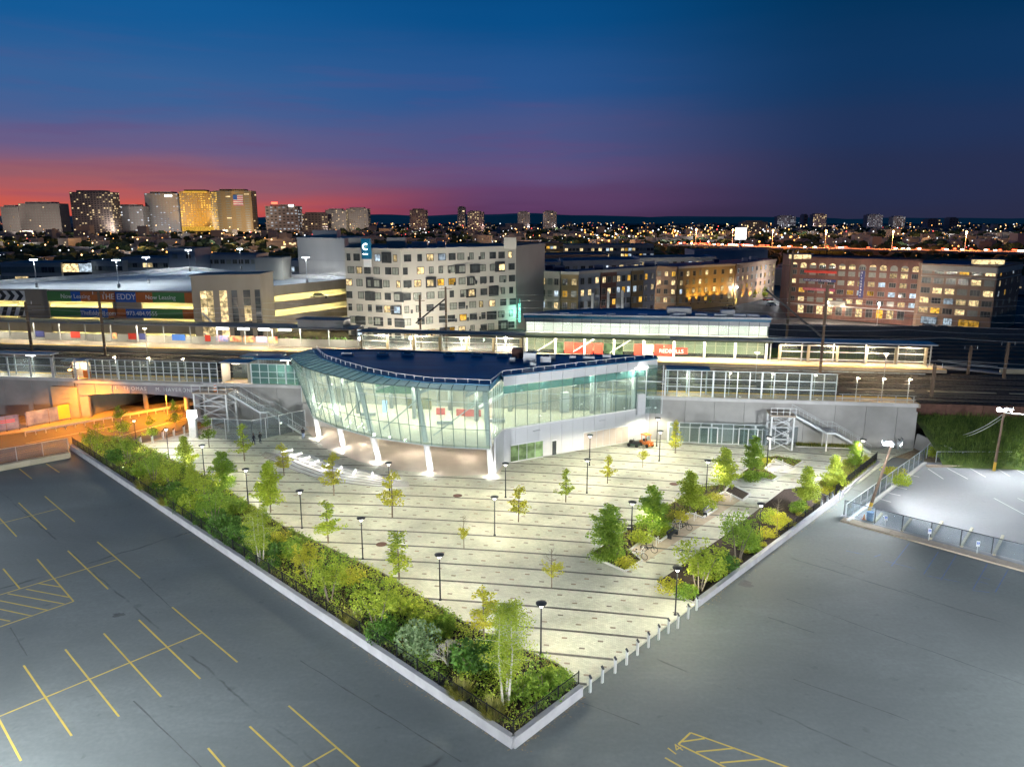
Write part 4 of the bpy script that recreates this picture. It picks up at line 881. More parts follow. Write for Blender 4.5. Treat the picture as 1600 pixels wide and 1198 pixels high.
# corner return between the curved front and the wing
CA = gpb[-1]; CT = gph[-1]
P0 = Vector((CA.x + .35, CA.y + .2, 0)); P1 = WA + Vector((-.05, 0, 0))
for i in range(5):
    a, b = P0.lerp(P1, i / 5), P0.lerp(P1, (i + 1) / 5)
    MB().slab([a + Vector((0, 0, 4.9)), b + Vector((0, 0, 4.9)), b + Vector((0, 0, 11.5)), a + Vector((0, 0, 11.5))], .03).build('glass_pane', M['glass'], stn)
    MB().bar(a + Vector((0, 0, 4.9)), a + Vector((0, 0, 11.5)), .06, .1).build('mullion', M['alu'], stn)
MB().bar(P0.lerp(P1, .2) + Vector((0, 0, 2.45)), P1 + Vector((0, 0, 2.45)), .25, 4.9).build('corner_wall', M['panel'], stn)
# windows and doors in the silver wall
def wpx(u): # distance along the wing for a picture column, at the wall foot
    best = min(range(0, 401), key=lambda i: abs((lambda p: 800 + F * p.x / (p.y * math.cos(TH) - (p.z - H) * math.sin(TH)))(wp(wl * i / 400, 1.5)) - u)); return wl * best / 400
def opening(u0, u1, z0, z1, n, pm, name='window', part='pane'):
    s0, s1 = wpx(u0), wpx(u1); f = MB()
    for a, b in (((s0, z0), (s1, z0)), ((s0, z1), (s1, z1)), ((s0, z0), (s0, z1)), ((s1, z0), (s1, z1))): f.bar(wp(a[0], a[1], .1), wp(b[0], b[1], .1), .08, .1)
    w = f.build(name, M['white_m'], stn)
    for i in range(n):
        a, b = s0 + (s1 - s0) * i / n, s0 + (s1 - s0) * (i + 1) / n
        MB().slab([wp(a + .05, z0 + .05, .07), wp(b - .05, z0 + .05, .07), wp(b - .05, z1 - .05, .07), wp(a + .05, z1 - .05, .07)], .03).build(part, M[pm], w)
M['pane_g'] = emat('lit_green_pane', (0.55, 0.80, 0.36), 0.55, 0.4, .8)
M['gate_m'] = mat('pinkish_gate', (0.52, 0.44, 0.38), .6, (0.58, .52, .46), .6)
opening(797, 848, 0.2, 2.5, 4, 'pane_g'); opening(862, 869, 0.1, 2.2, 1, 'dark_g', 'door', 'door_leaf'); opening(911, 981, 0.12, 2.6, 7, 'gate_m', 'gate', 'gate_leaf')
for u in (838, 940, 1003): MB().bar(wp(wpx(u) - .5, 4.0, .12), wp(wpx(u) + .5, 4.0, .12), .25, .1).build('wall_light', M['steel'], stn)
# slanted columns, each with its own bright foot light
for i, ((u, v), f) in enumerate(zip([(768, 740), (673, 735), (592, 718), (537, 697), (499, 681)], (0.985, .77, .56, .39, .25))):
    up = gp(u, v, 5.2) ; up = R1(-2, -14) if False else poly_at(gph, f) + (cen - poly_at(gph, f)).normalized() * 2.2; up.z = 5.0
    light('SPOT', 'column_uplight', up, 230, (1, .97, .84), .2, stn, aim=up + Vector((0, 0, 5)), angle=160); MB().tube(up - Vector((0, 0, .85)), up - Vector((0, 0, .05)), .12, .16, 8).build('uplight_housing', M['steel'], stn)  # uplight and housing added inside to brighten the glass skirt
    b = gp(u, v, ZP); tp = poly_at(gph, f) + (cen - b).normalized() * .45; tp.z = 11.2
    MB().tube(b, tp, .42, .30, 14).build('column', M['white_m'], stn, smooth=True)
    light('POINT', 'column_foot_light', b + Vector((0, -1.1, .35)), 60, (1, .97, .92), .1, stn)
    MB().tube(b + Vector((0, -1.1, 0)), b + Vector((0, -1.1, .1)), .2, .2, 10).build('foot_light', M['white_g'], stn)
# floors and soffit
und = [poly_at(bot, i / 20) for i in range(21)] + [WA + Vector((0, .3, 0)), WB + Vector((0, .3, 0)), R1(22.2, 3.5), R1(-32.5, 3.5)]
MB().prism([(p.x, p.y) for p in [q + (cen - q).normalized() * .15 for q in und]], 3.82, 4.1).build('upper_floor', mat('pale_terrazzo', (0.62, 0.58, 0.44), .45, (0.70, .66, .52), .5), stn)
MB().face(*[(p.x, p.y, ZP + .012) for p in [gp(478, 672), gp(505, 700), gp(560, 722), gp(620, 735), gp(700, 745), gp(780, 742), gp(792, 722), WA + Vector((.3, .4, 0)), R1(2, -.1), R1(-34, -.1)]]).build('ground_floor', M['warm_floor'], stn)
MB().bar(R1(-33, -.35, 6.6), R1(9, -.35, 6.6), .2, 5.0).build('back_wall', M['cream'], stn); MB().bar(R1(-33, -.35, 10.2), R1(9, -.35, 10.2), .1, 2.2).build('back_screen', M['glass_c'], stn); MB().bar(R1(9, -.35, 7.7), R1(22, -.35, 7.7), .1, 7.2).build('back_screen', M['glass_c'], stn)
mb = MB()
for i in range(24): s = -33 + i * 2.4; mb.bar(R1(s, -.55, 4.1), R1(s, -.55, 11.4), .1, .1)
for z in (6.6, 8.9): mb.bar(R1(-33, -.6, z), R1(22, -.6, z), .08, .1)
mb.build('back_screen_frame', M['alu'], stn)
MB().bar(R1(-33, -.2, 1.95), R1(3, -.2, 1.95), .3, 3.7).build('hall_back_wall', M['hotel_w'], stn)
mb = MB(); rr = 3.2; cc = R1(-12, -4.5)
for i in range(12): a0, a1 = math.pi + math.pi * i / 12, math.pi + math.pi * (i + 1) / 12; mb.bar(cc + Vector((math.cos(a0) * rr, math.sin(a0) * rr, 1.9)), cc + Vector((math.cos(a1) * rr, math.sin(a1) * rr, 1.9)), .15, 3.6)
mb.build('curved_lobby_wall', M['cream'], stn)
for s, t_ in ((-26, -1.5), (-18, -2.5), (-9, -2.5), (0, -2), (-22, -6), (-13, -8), (-4, -8), (5, -1.6), (12, -1.4), (18, -1.2)):
    MB().tube(R1(s, t_, 4.1), R1(s, t_, 11.3), .32, .32, 12).build('inner_column', M['white_m'], stn, smooth=True)
# beams under the roof
for i in range(1, NP, 4): MB().bar(gph[i] + (cen - gph[i]).normalized() * .6 + Vector((0, 0, -.5)), R1(-30 + i * 1.3, -.6, 10.8), .18, .4).build('roof_beam', M['white_m'], stn)
for i in (2, 7, 12, 17, 22): MB().bar(gpb[i].lerp(gph[i], .15) + Vector((.2, .8, 0)), gpb[min(NP, i + 4)].lerp(gph[min(NP, i + 4)], .8) + Vector((.2, .8, 0)), .12, .16).build('brace', M['alu'], stn)
b0 = R1(-16, -6.0); MB().box((b0.x, b0.y, 7.9), (6.4, .2, 1.3), R(-8)).build('information_board', M['board'], stn)
b0 = R1(-13, -5.0); MB().box((b0.x, b0.y, 5.6), (3.6, .2, 1.6), R(-8)).build('information_board', mat('map_board', (0.10, .16, .08), .6, (.35, .22, .08), .9), stn)
for s, t_, w, z in ((-5.2, -7.5, 3.6, 5.1), (-9.5, -6.5, 1.3, 4.9)): b0 = R1(s, t_); MB().box((b0.x, b0.y, z), (w, .12, 1.0), R(-8)).build('red_banner', M['red'], stn)
b0 = R1(-7, -12.3); MB().box((b0.x, b0.y, 3.5), (5.6, .12, .35), R(-6)).build('red_banner', M['red'], stn)
for s, t_ in ((8, -1.5), (14, -1.2), (19, -1.1)): b0 = R1(s, t_); MB().box((b0.x, b0.y, 5.6), (1.2, .8, 3.0), R(24)).build('ticket_booth', M['panel'], stn)
# lit ceiling panels
for s, t_, sx, p in ((-28, -1.6, 2.0, 130), (-24, -4, 3.0, 190), (-19, -7, 4, 220), (-11, -9, 4, 220), (-4, -10, 4, 220), (-15, -2, 4, 170), (-4, -2.5, 4, 170), (4, -1.8, 4, 170), (11, -1.4, 4, 170), (18, -1.2, 4, 150)):
    c = R1(s, t_, 11.15); MB().box(c, (sx, .5, .08), R(-8)).build('ceiling_light', M['white_g'], stn)
    light('AREA', 'ceiling_lamp', c - Vector((0, 0, .1)), p, (1, .96, .80), sx, stn, aim=c - Vector((0, 0, 5)), sizey=1.0)
for s, t_ in ((-27, -4), (-20, -9), (-12, -12), (-4, -13)):
    c = R1(s, t_, 3.7); MB().tube(c, c + Vector((0, 0, .08)), .35, .35, 12).build('soffit_light', M['warm_e'], stn)
    light('SPOT', 'soffit_lamp', c - Vector((0, 0, .05)), 170, (1, .90, .76), .25, stn, angle=165, aim=c - Vector((0, 0, 3)))
MB().box(R1(-17, -9, 6.0), (.7, .12, 1.8), R(-8)).build('display_screen', emat('blue_screen', (.55, .75, 1), 2.0), stn)
for s, t_ in ((-21, -8), (-9, -11), (-2, -9)):
    MB().bar(R1(s, t_, 4.5), R1(s + 2.2, t_ + .3, 4.5), .5, .45).build('seat_bench', M['steel'], stn)
MB().bar(R1(-6, -6, 4.2), R1(1.5, -3, 8.4), 1.3, .3).build('inner_stair_flight', M['white_m'], stn)
for k in (-.6, .6): MB().bar(R1(-6, -6 + k, 5.2), R1(1.5, -3 + k, 9.4), .08, .9).build('inner_stair_balustrade', M['glass_c'], stn)
# plant on the roof
def roof_unit(u, v, w, d, h, m, label, z=ZI):
    c = gp(u, v, z); t = thing('roof_unit', label, 'roof unit', (c.x, c.y, z), R(-8))
    MB().box((0, 0, h / 2 + .12), (w, d, h)).build('housing', M[m], t, local=True); MB().box((0, 0, .06), (w * 1.08, d * 1.08, .12)).build('curb', M['steel'], t, local=True)
    MB().box((0, 0, h + .16), (w * .6, d * .6, .08)).build('vent', M['dark_metal'], t, local=True)
for u, v, lb in ((543, 555, 'first low white skylight curb from the left on the navy roof'), (598, 556, 'second low skylight curb on the navy roof'), (637, 556, 'third low skylight curb on the navy roof'), (702, 557, 'fourth low skylight curb on the navy roof'), (745, 557, 'fifth low skylight curb, just left of the brown roof unit'), (785, 558, 'sixth low skylight curb, touching the brown roof unit')):
    roof_unit(u, v, 1.6, .8, .3, 'white_m', lb)
roof_unit(809, 560, 1.5, 1.4, 1.4, 'rust', 'brown air unit on the navy roof'); roof_unit(828, 568, 1.7, 1.4, 1.5, 'white_m', 'tallest white air unit in the middle of the navy roof')
roof_unit(801, 567, .8, .8, .7, 'steel', 'small grey fan left of the tall white air unit'); roof_unit(833, 573, .8, .8, .6, 'steel', 'small grey fan in front of the tall white air unit'); roof_unit(853, 568, 1.5, .9, .9, 'white_m', 'pale box unit right of the tall white air unit'); roof_unit(863, 562, .9, .7, .6, 'steel', 'little grey unit behind the pale box unit')
roof_unit(895, 562, .9, .7, .5, 'white_m', 'lone small vent on the right half of the navy roof'); roof_unit(920, 562, 1.7, .8, .45, 'white_m', 'long low skylight curb on the right half of the navy roof'); roof_unit(948, 560, 1.2, .8, .5, 'white_m', 'rightmost low unit on the navy roof')

# curved glowing steps and their lights
steps = thing('curved_steps', 'fan of low curved stone steps lit by strips at the station entrance', 'steps', tuple(gp(500, 730)))
edge = [gp(u, v) for u, v in [(408, 713), (428, 722), (455, 735), (490, 747), (540, 757), (590, 762), (640, 762)]]
cen2 = gp(590, 690)
for k in range(6):
    P_ = [poly_at(edge, i / 18) for i in range(19)]; tf = [min(1, i / 3.5, (18 - i) / 3.5) for i in range(19)]; P_ = [p + (cen2 - p).normalized() * (k * .75 * max(.15, w_)) for p, w_ in zip(P_, tf)]; mb = MB()
    z = ZP + .02 + .07 * (k + 1)
    for i in range(18):
        a, b = P_[i], P_[i + 1]; a2 = a + (cen2 - a).normalized() * .74 * max(.15, tf[i]); b2 = b + (cen2 - b).normalized() * .74 * max(.15, tf[i + 1])
        mb.prism([(a.x, a.y), (b.x, b.y), (b2.x, b2.y), (a2.x, a2.y)], ZP - .05, z)
    mb.build('step', M['conc_l'], steps); nz = MB()
    for a, b in zip(P_, P_[1:]): nz.bar(a + Vector((0, 0, z + .006)), b + Vector((0, 0, z + .006)), .09, .012)
    nz.build('nosing', M['band'], steps)
for f in (.05, .16, .27, .38, .49, .60, .71, .82, .93):
    p = poly_at(edge, f); q = p + (cen2 - p).normalized() * 2.1
    MB().bar(q + Vector((0, 0, .62)), q + (cen2 - q).normalized() * 1.6 + Vector((0, 0, .66)), .14, .06).build('step_light', M['white_g'], steps)
    for w_ in (q, q + (cen2 - q).normalized() * 1.6): MB().bar(w_ + Vector((0, 0, .2)), w_ + Vector((0, 0, .9)), .05, .05).build('light_post', M['alu'], steps)
    MB().bar(q + Vector((0, 0, .92)), q + (cen2 - q).normalized() * 1.6 + Vector((0, 0, .92)), .06, .05).build('handrail', M['alu'], steps)
    light('POINT', 'step_lamp', q + (cen2 - q).normalized() * .1 + Vector((0, 0, .80)), 20, (1, .97, .88), .12, steps)

# ================================================================== VIADUCT AND NEAR PLATFORM
ZR = 6.5
def seg(name, mb, m, parent=None): return struct(name, mb, M[m], parent)
emb = MB(); emb.prism([tuple(R1(s, t_))[:2] for s, t_ in ((-50, 3), (57.5, 3), (57.5, 15), (-50, 15))], -.4, ZR - 1.0)
emb.prism([tuple(R1(s, t_))[:2] for s, t_ in ((-50, 15), (190, 15), (190, 92), (60, 92), (-50, 62))], -.4, ZR - 1.0)
emb.prism([tuple(R1(s, t_))[:2] for s, t_ in ((57.5, 4.5), (190, 4.5), (190, 15), (57.5, 15))], -.4, ZR - 1.0)
emb.prism([tuple(R1(s, t_))[:2] for s, t_ in ((-150, 3), (-71, 3), (-71, 62), (-150, 62))], -.4, ZR - 1.0)
emb.prism([tuple(R1(s, t_))[:2] for s, t_ in ((-71, 3.2), (-50, 3.2), (-50, 62), (-71, 62))], ZR - 2.3, ZR - 1.0)
seg('railway_embankment', emb, 'ballast')
wall = thing('viaduct_wall', 'long pale concrete wall carrying the near platform behind the station', 'wall', tuple(R1(0, 0)))
for s0, s1 in [(-150 + i * 5, -145 + i * 5) for i in range(16)] + [(-50 + i * 4.2, -45.8 + i * 4.2) for i in range(25)] + [(55, 57.5)]:
    if s0 > -71 and s1 < -48 and s0 < -50.5: continue
    MB().bar(R1(s0 + .02, .45, ZR / 2 - .2), R1(s1 - .02, .45, ZR / 2 - .2), .5 + random.uniform(0, .02), ZR + .1).build('wall_panel', M['conc'], wall)
MB().bar(R1(-150, .2, ZR - .12), R1(-72, .2, ZR - .12), .6, .5).build('coping', M['conc_l'], wall); MB().bar(R1(-50, .2, ZR - .12), R1(57.6, .2, ZR - .12), .6, .5).build('coping', M['conc_l'], wall)
MB().bar(R1(57.5, .2, 2.7), R1(57.5, 16, 2.7), .4, 5.4).build('end_wall', M['conc'], wall)
MB().bar(R1(57.9, .1, 1.2), R1(60.6, -4.6, .6), .3, 2.2).build('wing_wall', M['conc'], wall)
MB().bar(R1(-71, .2, 2), R1(-71, 40, 2), .8, 6).build('abutment', M['conc_y'], wall); MB().bar(R1(-51, .2, 2), R1(-51, 40, 2), .8, 6).build('abutment', M['conc'], wall)
MB().bar(R1(-76, -.25, 2.2), R1(-71.4, -.25, 2.2), .5, 6.2).build('pilaster', M['conc_y'], wall)
for i in range(6): MB().bar(R1(-74.2, -.55, 1 + i * .8), R1(-72.8, -.55, 1 + i * .8), .08, .08).build('rung', M['conc_y'], wall)
plat = thing('near_platform', 'near station platform with yellow edge on top of the concrete wall', 'platform', tuple(R1(0, 2)))
MB().bar(R1(-150, 2.3, ZR - .25), R1(58, 2.3, ZR - .25), 4.2, .5).build('platform_deck', M['tan'], plat)
MB().bar(R1(-150, 4.0, ZR + .01), R1(58, 4.0, ZR + .01), .7, .03).build('tactile_edge', M['yel_t'], plat); MB().bar(R1(-150, .9, ZR + .01), R1(58, .9, ZR + .01), .5, .03).build('tactile_edge', M['yel_t'], plat)
# bridge
br = thing('railway_bridge', 'steel girder bridge with white lettering over the orange-lit street', 'bridge', tuple(R1(-61, 0)))
N_ = 7
for i in range(N_):
    s0, s1 = -71.5 + 21.5 * i / N_, -71.5 + 21.5 * (i + 1) / N_
    def zb(s): x = (s + 60.75) / 10.75; return 4.45 - 0.75 * x * x
    o_ = .0
    MB().add([R1(s0 + .04, o_, zb(s0)), R1(s1 - .04, o_, zb(s1)), R1(s1 - .04, o_, 6.0), R1(s0 + .04, o_, 6.0), R1(s0 + .04, o_ + .25, zb(s0)), R1(s1 - .04, o_ + .25, zb(s1)), R1(s1 - .04, o_ + .25, 6.0), R1(s0 + .04, o_ + .25, 6.0)],
             [(0, 1, 2, 3), (7, 6, 5, 4), (0, 4, 5, 1), (1, 5, 6, 2), (2, 6, 7, 3), (3, 7, 4, 0)]).build('girder_plate', M['girder'], br)
    MB().bar(R1(s0, -.08, zb(s0)), R1(s0, -.08, 6.0), .1, .12).build('stiffener', M['girder'], br)
MB().bar(R1(-72, -.1, 6.2), R1(-49.5, -.1, 6.2), .6, .45).build('parapet_beam', M['conc_l'], br)
for t_ in (8, 16, 24, 32): MB().bar(R1(-71, t_, 3.8), R1(-50, t_, 3.8), .5, 1.1).build('cross_girder', M['rust'], br)
for s in (-64.5, -57): MB().tube(R1(s, 7, 0), R1(s, 7, 3.8), .4, .4, 10).build('pier', M['conc'], br)
def text(name, body, size, loc, rz, m, parent, ext=0.02, align='LEFT', flat=False, sy=0.0, rx=None, spacing=1.0):
    c = bpy.data.curves.new(name, 'FONT'); c.body = body; c.size = size; c.extrude = ext; c.align_x = align; c.space_character = spacing; c.materials.append(M[m] if isinstance(m, str) else m)
    o_ = bpy.data.objects.new(name, c); me = bpy.data.meshes.new_from_object(o_); bpy.data.objects.remove(o_); o = bpy.data.objects.new(name, me); C.objects.link(o)
    o.parent = parent; Mi = wmat(parent); o.location = Mi.inverted() @ Vector(loc); o.rotation_euler = (R(90) if rx is None else rx, 0, rz - Mi.to_euler().z); return o
ra = R(-7.68)
for s, tx, sz in ((-65.6, 'UR', .85), (-63.4, 'THOMAS', .85), (-57.8, 'M. HAVERON', .85)): text('lettering', tx, sz, R1(s, -.06, 5.0), ra, 'white_m', br, spacing=1.25)
# windscreens
def screen(s0, s1, z0, h, nx, rows, fm, pm, name, label, t_=.35, frame_f=R1, skip=None, post=.12):
    th_ = thing(name, label, 'windscreen', tuple(frame_f((s0 + s1) / 2, t_, z0)))
    for i in range(nx + 1):
        s = s0 + (s1 - s0) * i / nx; MB().bar(frame_f(s, t_, z0), frame_f(s, t_, z0 + h), post if i % 4 else post * 1.9, post).build('post', M[fm], th_)
    for r_ in rows: MB().bar(frame_f(s0, t_ - .03, z0 + h * r_), frame_f(s1, t_ - .03, z0 + h * r_), .1, .1).build('rail', M[fm], th_)
    for i in range(nx):
        a, b = s0 + (s1 - s0) * i / nx + .06, s0 + (s1 - s0) * (i + 1) / nx - .06
        if skip and skip(i): continue
        for r0_, r1_ in zip(rows, rows[1:]): MB().slab([frame_f(a, t_ + .02, z0 + h * r0_ + .05), frame_f(b, t_ + .02, z0 + h * r0_ + .05), frame_f(b, t_ + .02, z0 + h * r1_ - .05), frame_f(a, t_ + .02, z0 + h * r1_ - .05)], .02).build('pane', M[pm], th_)
    return th_
screen(-69.5, -47.2, ZR, 3.3, 17, (0.02, .42, .70, 1), 'alu', 'glass_c', 'platform_windscreen', 'long grey-framed glass windscreen on the platform above the bridge')
screen(-41.5, -31.5, ZR, 3.3, 7, (0.02, .33, .62, 1), 'alu', 'glass_teal', 'platform_windscreen', 'short green-tinted windscreen between the left stair and the station house')
screen(22.6, 46.5, ZR, 4.0, 14, (0.02, .40, .70, 1), 'alu', 'glass_c', 'platform_windscreen', 'tall grey-framed windscreen on the platform right of the station house')
screen(-92, -71.8, ZR, 3.4, 5, (0.02, .30, .62, 1), 'steel', 'glass_c', 'platform_windscreen', 'wide-bay windscreen at the far left end of the near platform', post=.22)
# glass canopies and their light, over the near platform
def canopy(s0, s1, t0, t1, z, label, fr=R1, m='farroof', nl=4, p=60, col=(1, .93, .75), name='platform_canopy'):
    th_ = thing(name, label, 'canopy', tuple(fr((s0 + s1) / 2, (t0 + t1) / 2, z)))
    MB().bar(fr(s0, (t0 + t1) / 2, z), fr(s1, (t0 + t1) / 2, z), t1 - t0, .22).build('roof', M[m], th_)
    n = max(2, round((s1 - s0) / 6))
    for i in range(n + 1):
        s = s0 + .3 + (s1 - s0 - .6) * i / n; MB().bar(fr(s, (t0 + t1) / 2, z - 3.9), fr(s, (t0 + t1) / 2, z), .18, .18).build('post', M['steel'], th_)
    for i in range(nl):
        s = s0 + (s1 - s0) * (i + .5) / nl; c = fr(s, (t0 + t1) / 2 - .8, z - .2)
        MB().box(c, (1.6, .25, .08), ra).build('tube_light', M['white_g'], th_)
        light('AREA', 'canopy_lamp', c - Vector((0, 0, .1)), p, col, 1.5, th_, aim=c - Vector((0, 0, 3)), sizey=.4)
    return th_
canopy(-92, -77, 1.6, 3.6, ZR + 3.6, 'short white canopy over the far left end of the near platform', m='conc_l', nl=2, p=90, col=(1, 1, 1))
canopy(-41.5, -31, 1.2, 3.6, ZR + 3.9, 'small navy canopy left of the station house', m='navy', nl=1, p=50)
canopy(22.8, 29, 1.2, 3.6, ZR + 4.0, 'small pale canopy hard against the right end of the station house', m='navy', nl=1, p=90)
for s, lb in ((32, 'first'), (38, 'second'), (44, 'third')):   # little platform lamps
    t = thing('platform_lamp', f'{lb} slim lamp behind the tall windscreen right of the station', 'platform lamp', tuple(R1(s, 2.4, ZR)), group='slim lamps on the near platform')
    MB().tube((0, 0, 0), (0, 0, 3.4), .05, .04, 6).build('pole', M['alu'], t, local=True); MB().box((0, -.25, 3.42), (.22, .6, .08)).build('head', M['warm_e'], t, local=True)
    light('POINT', 'lamp_light', (0, -.3, 3.2), 45, (1, .85, .6), .1, t, local=True)
for s, lb in ((-88, 'first'), (-81, 'second'), (-66, 'third'), (-60, 'fourth'), (-54, 'fifth')):  # copies added to brighten the platform and the tracks
    dup(t, tuple(R1(s, 2.4, ZR)), 0, f'{lb} slim lamp from the left behind the platform windscreens over the street', None, 'slim lamps on the near platform')
for s, lb in ((49.5, 'first'), (53, 'second'), (56.5, 'last')): dup(t, tuple(R1(s, 1.2, ZR)), 0, f'{lb} slim lamp at the open right end of the near platform', None, 'slim lamps on the near platform')  # added likewise to light the open platform end
for i in range(5): MB().bar(R1(47.5 + i * 2.4, .5, ZR), R1(47.5 + i * 2.4, .5, ZR + 1.1), .07, .07).build('railing_post', M['alu'], plat)
for z in (.55, 1.1): MB().bar(R1(47, .5, ZR + z), R1(57.4, .5, ZR + z), .05, .05).build('railing', M['alu'], plat)
# stair cabin at head of left stair and bright hut
hut = thing('stair_head_shelter', 'pinkish lit shelter at the head of the left stair', 'shelter', tuple(R1(-44.5, 1.5, ZR)))
for s in (-46.6, -42.2): MB().bar(R1(s, .6, ZR + 1.6), R1(s, 3.2, ZR + 1.6), .15, 3.2).build('side_wall', M['cream'], hut)
MB().bar(R1(-46.8, 1.9, ZR + 3.3), R1(-42, 1.9, ZR + 3.3), 3.2, .2).build('roof', M['conc_l'], hut)
MB().bar(R1(-46, 3.1, ZR + 1.4), R1(-43, 3.1, ZR + 1.4), .1, 2.6).build('glass_screen', M['glass_c'], hut)
light('POINT', 'shelter_lamp', R1(-44.4, 1.2, ZR + 2.7), 120, (1, .80, .58), .15, hut); MB().box(R1(-44.4, 1.2, ZR + 3.05), (1.2, .3, .08), ra).build('tube_light', M['warm_e'], hut)
hut = thing('platform_kiosk', 'small amber-lit kiosk at the left end of the bridge windscreen', 'kiosk', tuple(R1(-71.5, 1.5, ZR)))
MB().box(R1(-72.4, 2.6, ZR + 1.2), (3.4, .12, 2.4), ra).build('back_wall', M['cream'], hut); MB().box(R1(-72.4, 1.6, ZR + 2.9), (3.8, 2.4, .15), ra).build('roof', M['conc_l'], hut)
for s in (-73.3, -71.9): MB().box(R1(s, 2.5, ZR + 1.7), (.8, .05, .8), ra).build('lit_poster', M['white_g'], hut)
MB().box(R1(-70.9, 1.8, ZR + .6), (.9, .7, 1.2), ra).build('orange_cabinet', M['orange'], hut)
light('POINT', 'kiosk_lamp', R1(-72, 1.4, ZR + 2.5), 90, (1, .6, .3), .15, hut)
# relay building on the tracks
rb = thing('relay_cabin', 'grey slatted cabin with navy roof standing between the tracks', 'cabin', tuple(R1(-46, 14, 5.5)), R(-8))
MB().box((0, 0, 1.5), (6.6, 3.2, 3.0)).build('wall', M['conc'], rb, local=True); MB().box((0, 0, 3.1), (7.0, 3.6, .2)).build('roof', M['navy'], rb, local=True)
for i in range(14): MB().box((-3.1 + i * .48, -1.63, 1.5), (.08, .06, 2.9)).build('slat', M['steel'], rb, local=True)
# tracks
tk = thing('railway_tracks', 'parallel dark railway tracks between the two platforms', 'railway tracks', tuple(R1(0, 12, 5.5)))
for t_ in (6.2, 10.4, 17, 21.5, 26): 
    for g_ in (-.72, .72): MB().bar(R1(-150, t_ + g_, 5.6), R1(190, t_ + g_, 5.6), .09, .16).build('rail', M['rail'], tk)
for t_ in (41, 46, 51, 56, 61, 66, 72):
    for g_ in (-.72, .72): MB().bar(R1(62, t_ + g_, 5.6), R1(200, t_ + g_, 5.6), .09, .16).build('rail', M['rail'], tk)
sl = MB()
for t_ in (6.2, 10.4, 17, 21.5, 26):
    for i in range(int(340 / .75)): s = -150 + i * .75; sl.box(R1(s, t_, 5.5), (.25, 2.4, .12), ra)
stuff(sl.build('sleeper', M['ballast'], tk))
for s in range(-140, 190, 12): MB().bar(R1(s, 13.6, 5.4), R1(s + 10, 13.6, 5.4), .5, .45).build('cable_trough', M['conc_y'], tk)
# rust retaining wall and grassy slope at the right
rw = thing('sheet_pile_wall', 'rust-red wall holding the tracks above the green slope', 'wall', tuple(R1(80, 4)))
for i in range(26): MB().bar(R1(58 + i * 5, 4.1 + (i % 2) * .03, 4.9), R1(62.95 + i * 5, 4.1 + (i % 2) * .03, 4.9), .2, 1.7).build('panel', M['rust'], rw)
mb = MB(); nx, ny = 46, 12
for j in range(ny + 1):
    for i in range(nx + 1):
        s = 58.5 + i * 2.8; f = j / ny; t_ = -8 + 12 * f; p = R1(s, t_); z = 4.1 * f ** .8 + random.uniform(-.12, .12); 
        mb.v.append((p.x, p.y, z))
for j in range(ny):
    for i in range(nx): a = j * (nx + 1) + i; mb.f.append((a, a + 1, a + nx + 2, a + nx + 1))
slope = mb.build('grassy_slope', M['grassy']); slope['kind'] = 'structure'
M['leaf_slope'] = leaf_mat('leaf_slope', (0.035, 0.08, 0.012), (0.16, 0.24, 0.04), .3)
mb = MB(); rng = random.Random(9)
for _ in range(9000):
    s = rng.uniform(59, 150); f = rng.uniform(0.02, .97); p = R1(s, -8 + 12 * f); z = 4.1 * f ** .8; c = Vector((p.x, p.y, z + .2)); k = rng.random()
    hh_ = .15 + .5 * abs(math.sin(s * .31) * math.sin(s * .13 + f * 5)); q_ = rng.uniform(0, 6.28)
    for _ in range(3): rleaf(mb, c + rs(rng, .35 + hh_ * .5), .24, rng)
    for _ in range(3): v_ = Vector((rng.uniform(-.3, .3), rng.uniform(-.3, .3), 0)); mb.add([c + v_ - Vector((.03, 0, .1)), c + v_ + Vector((.03, 0, -.1)), c + v_ + Vector((rng.uniform(-.2, .2), rng.uniform(-.2, .2), .4 + hh_))], [(0, 1, 2)])
stuff(tag(mb.build('slope_undergrowth', M['leaf_slope']), 'tangled green undergrowth covering the railway slope on the right', 'undergrowth'))

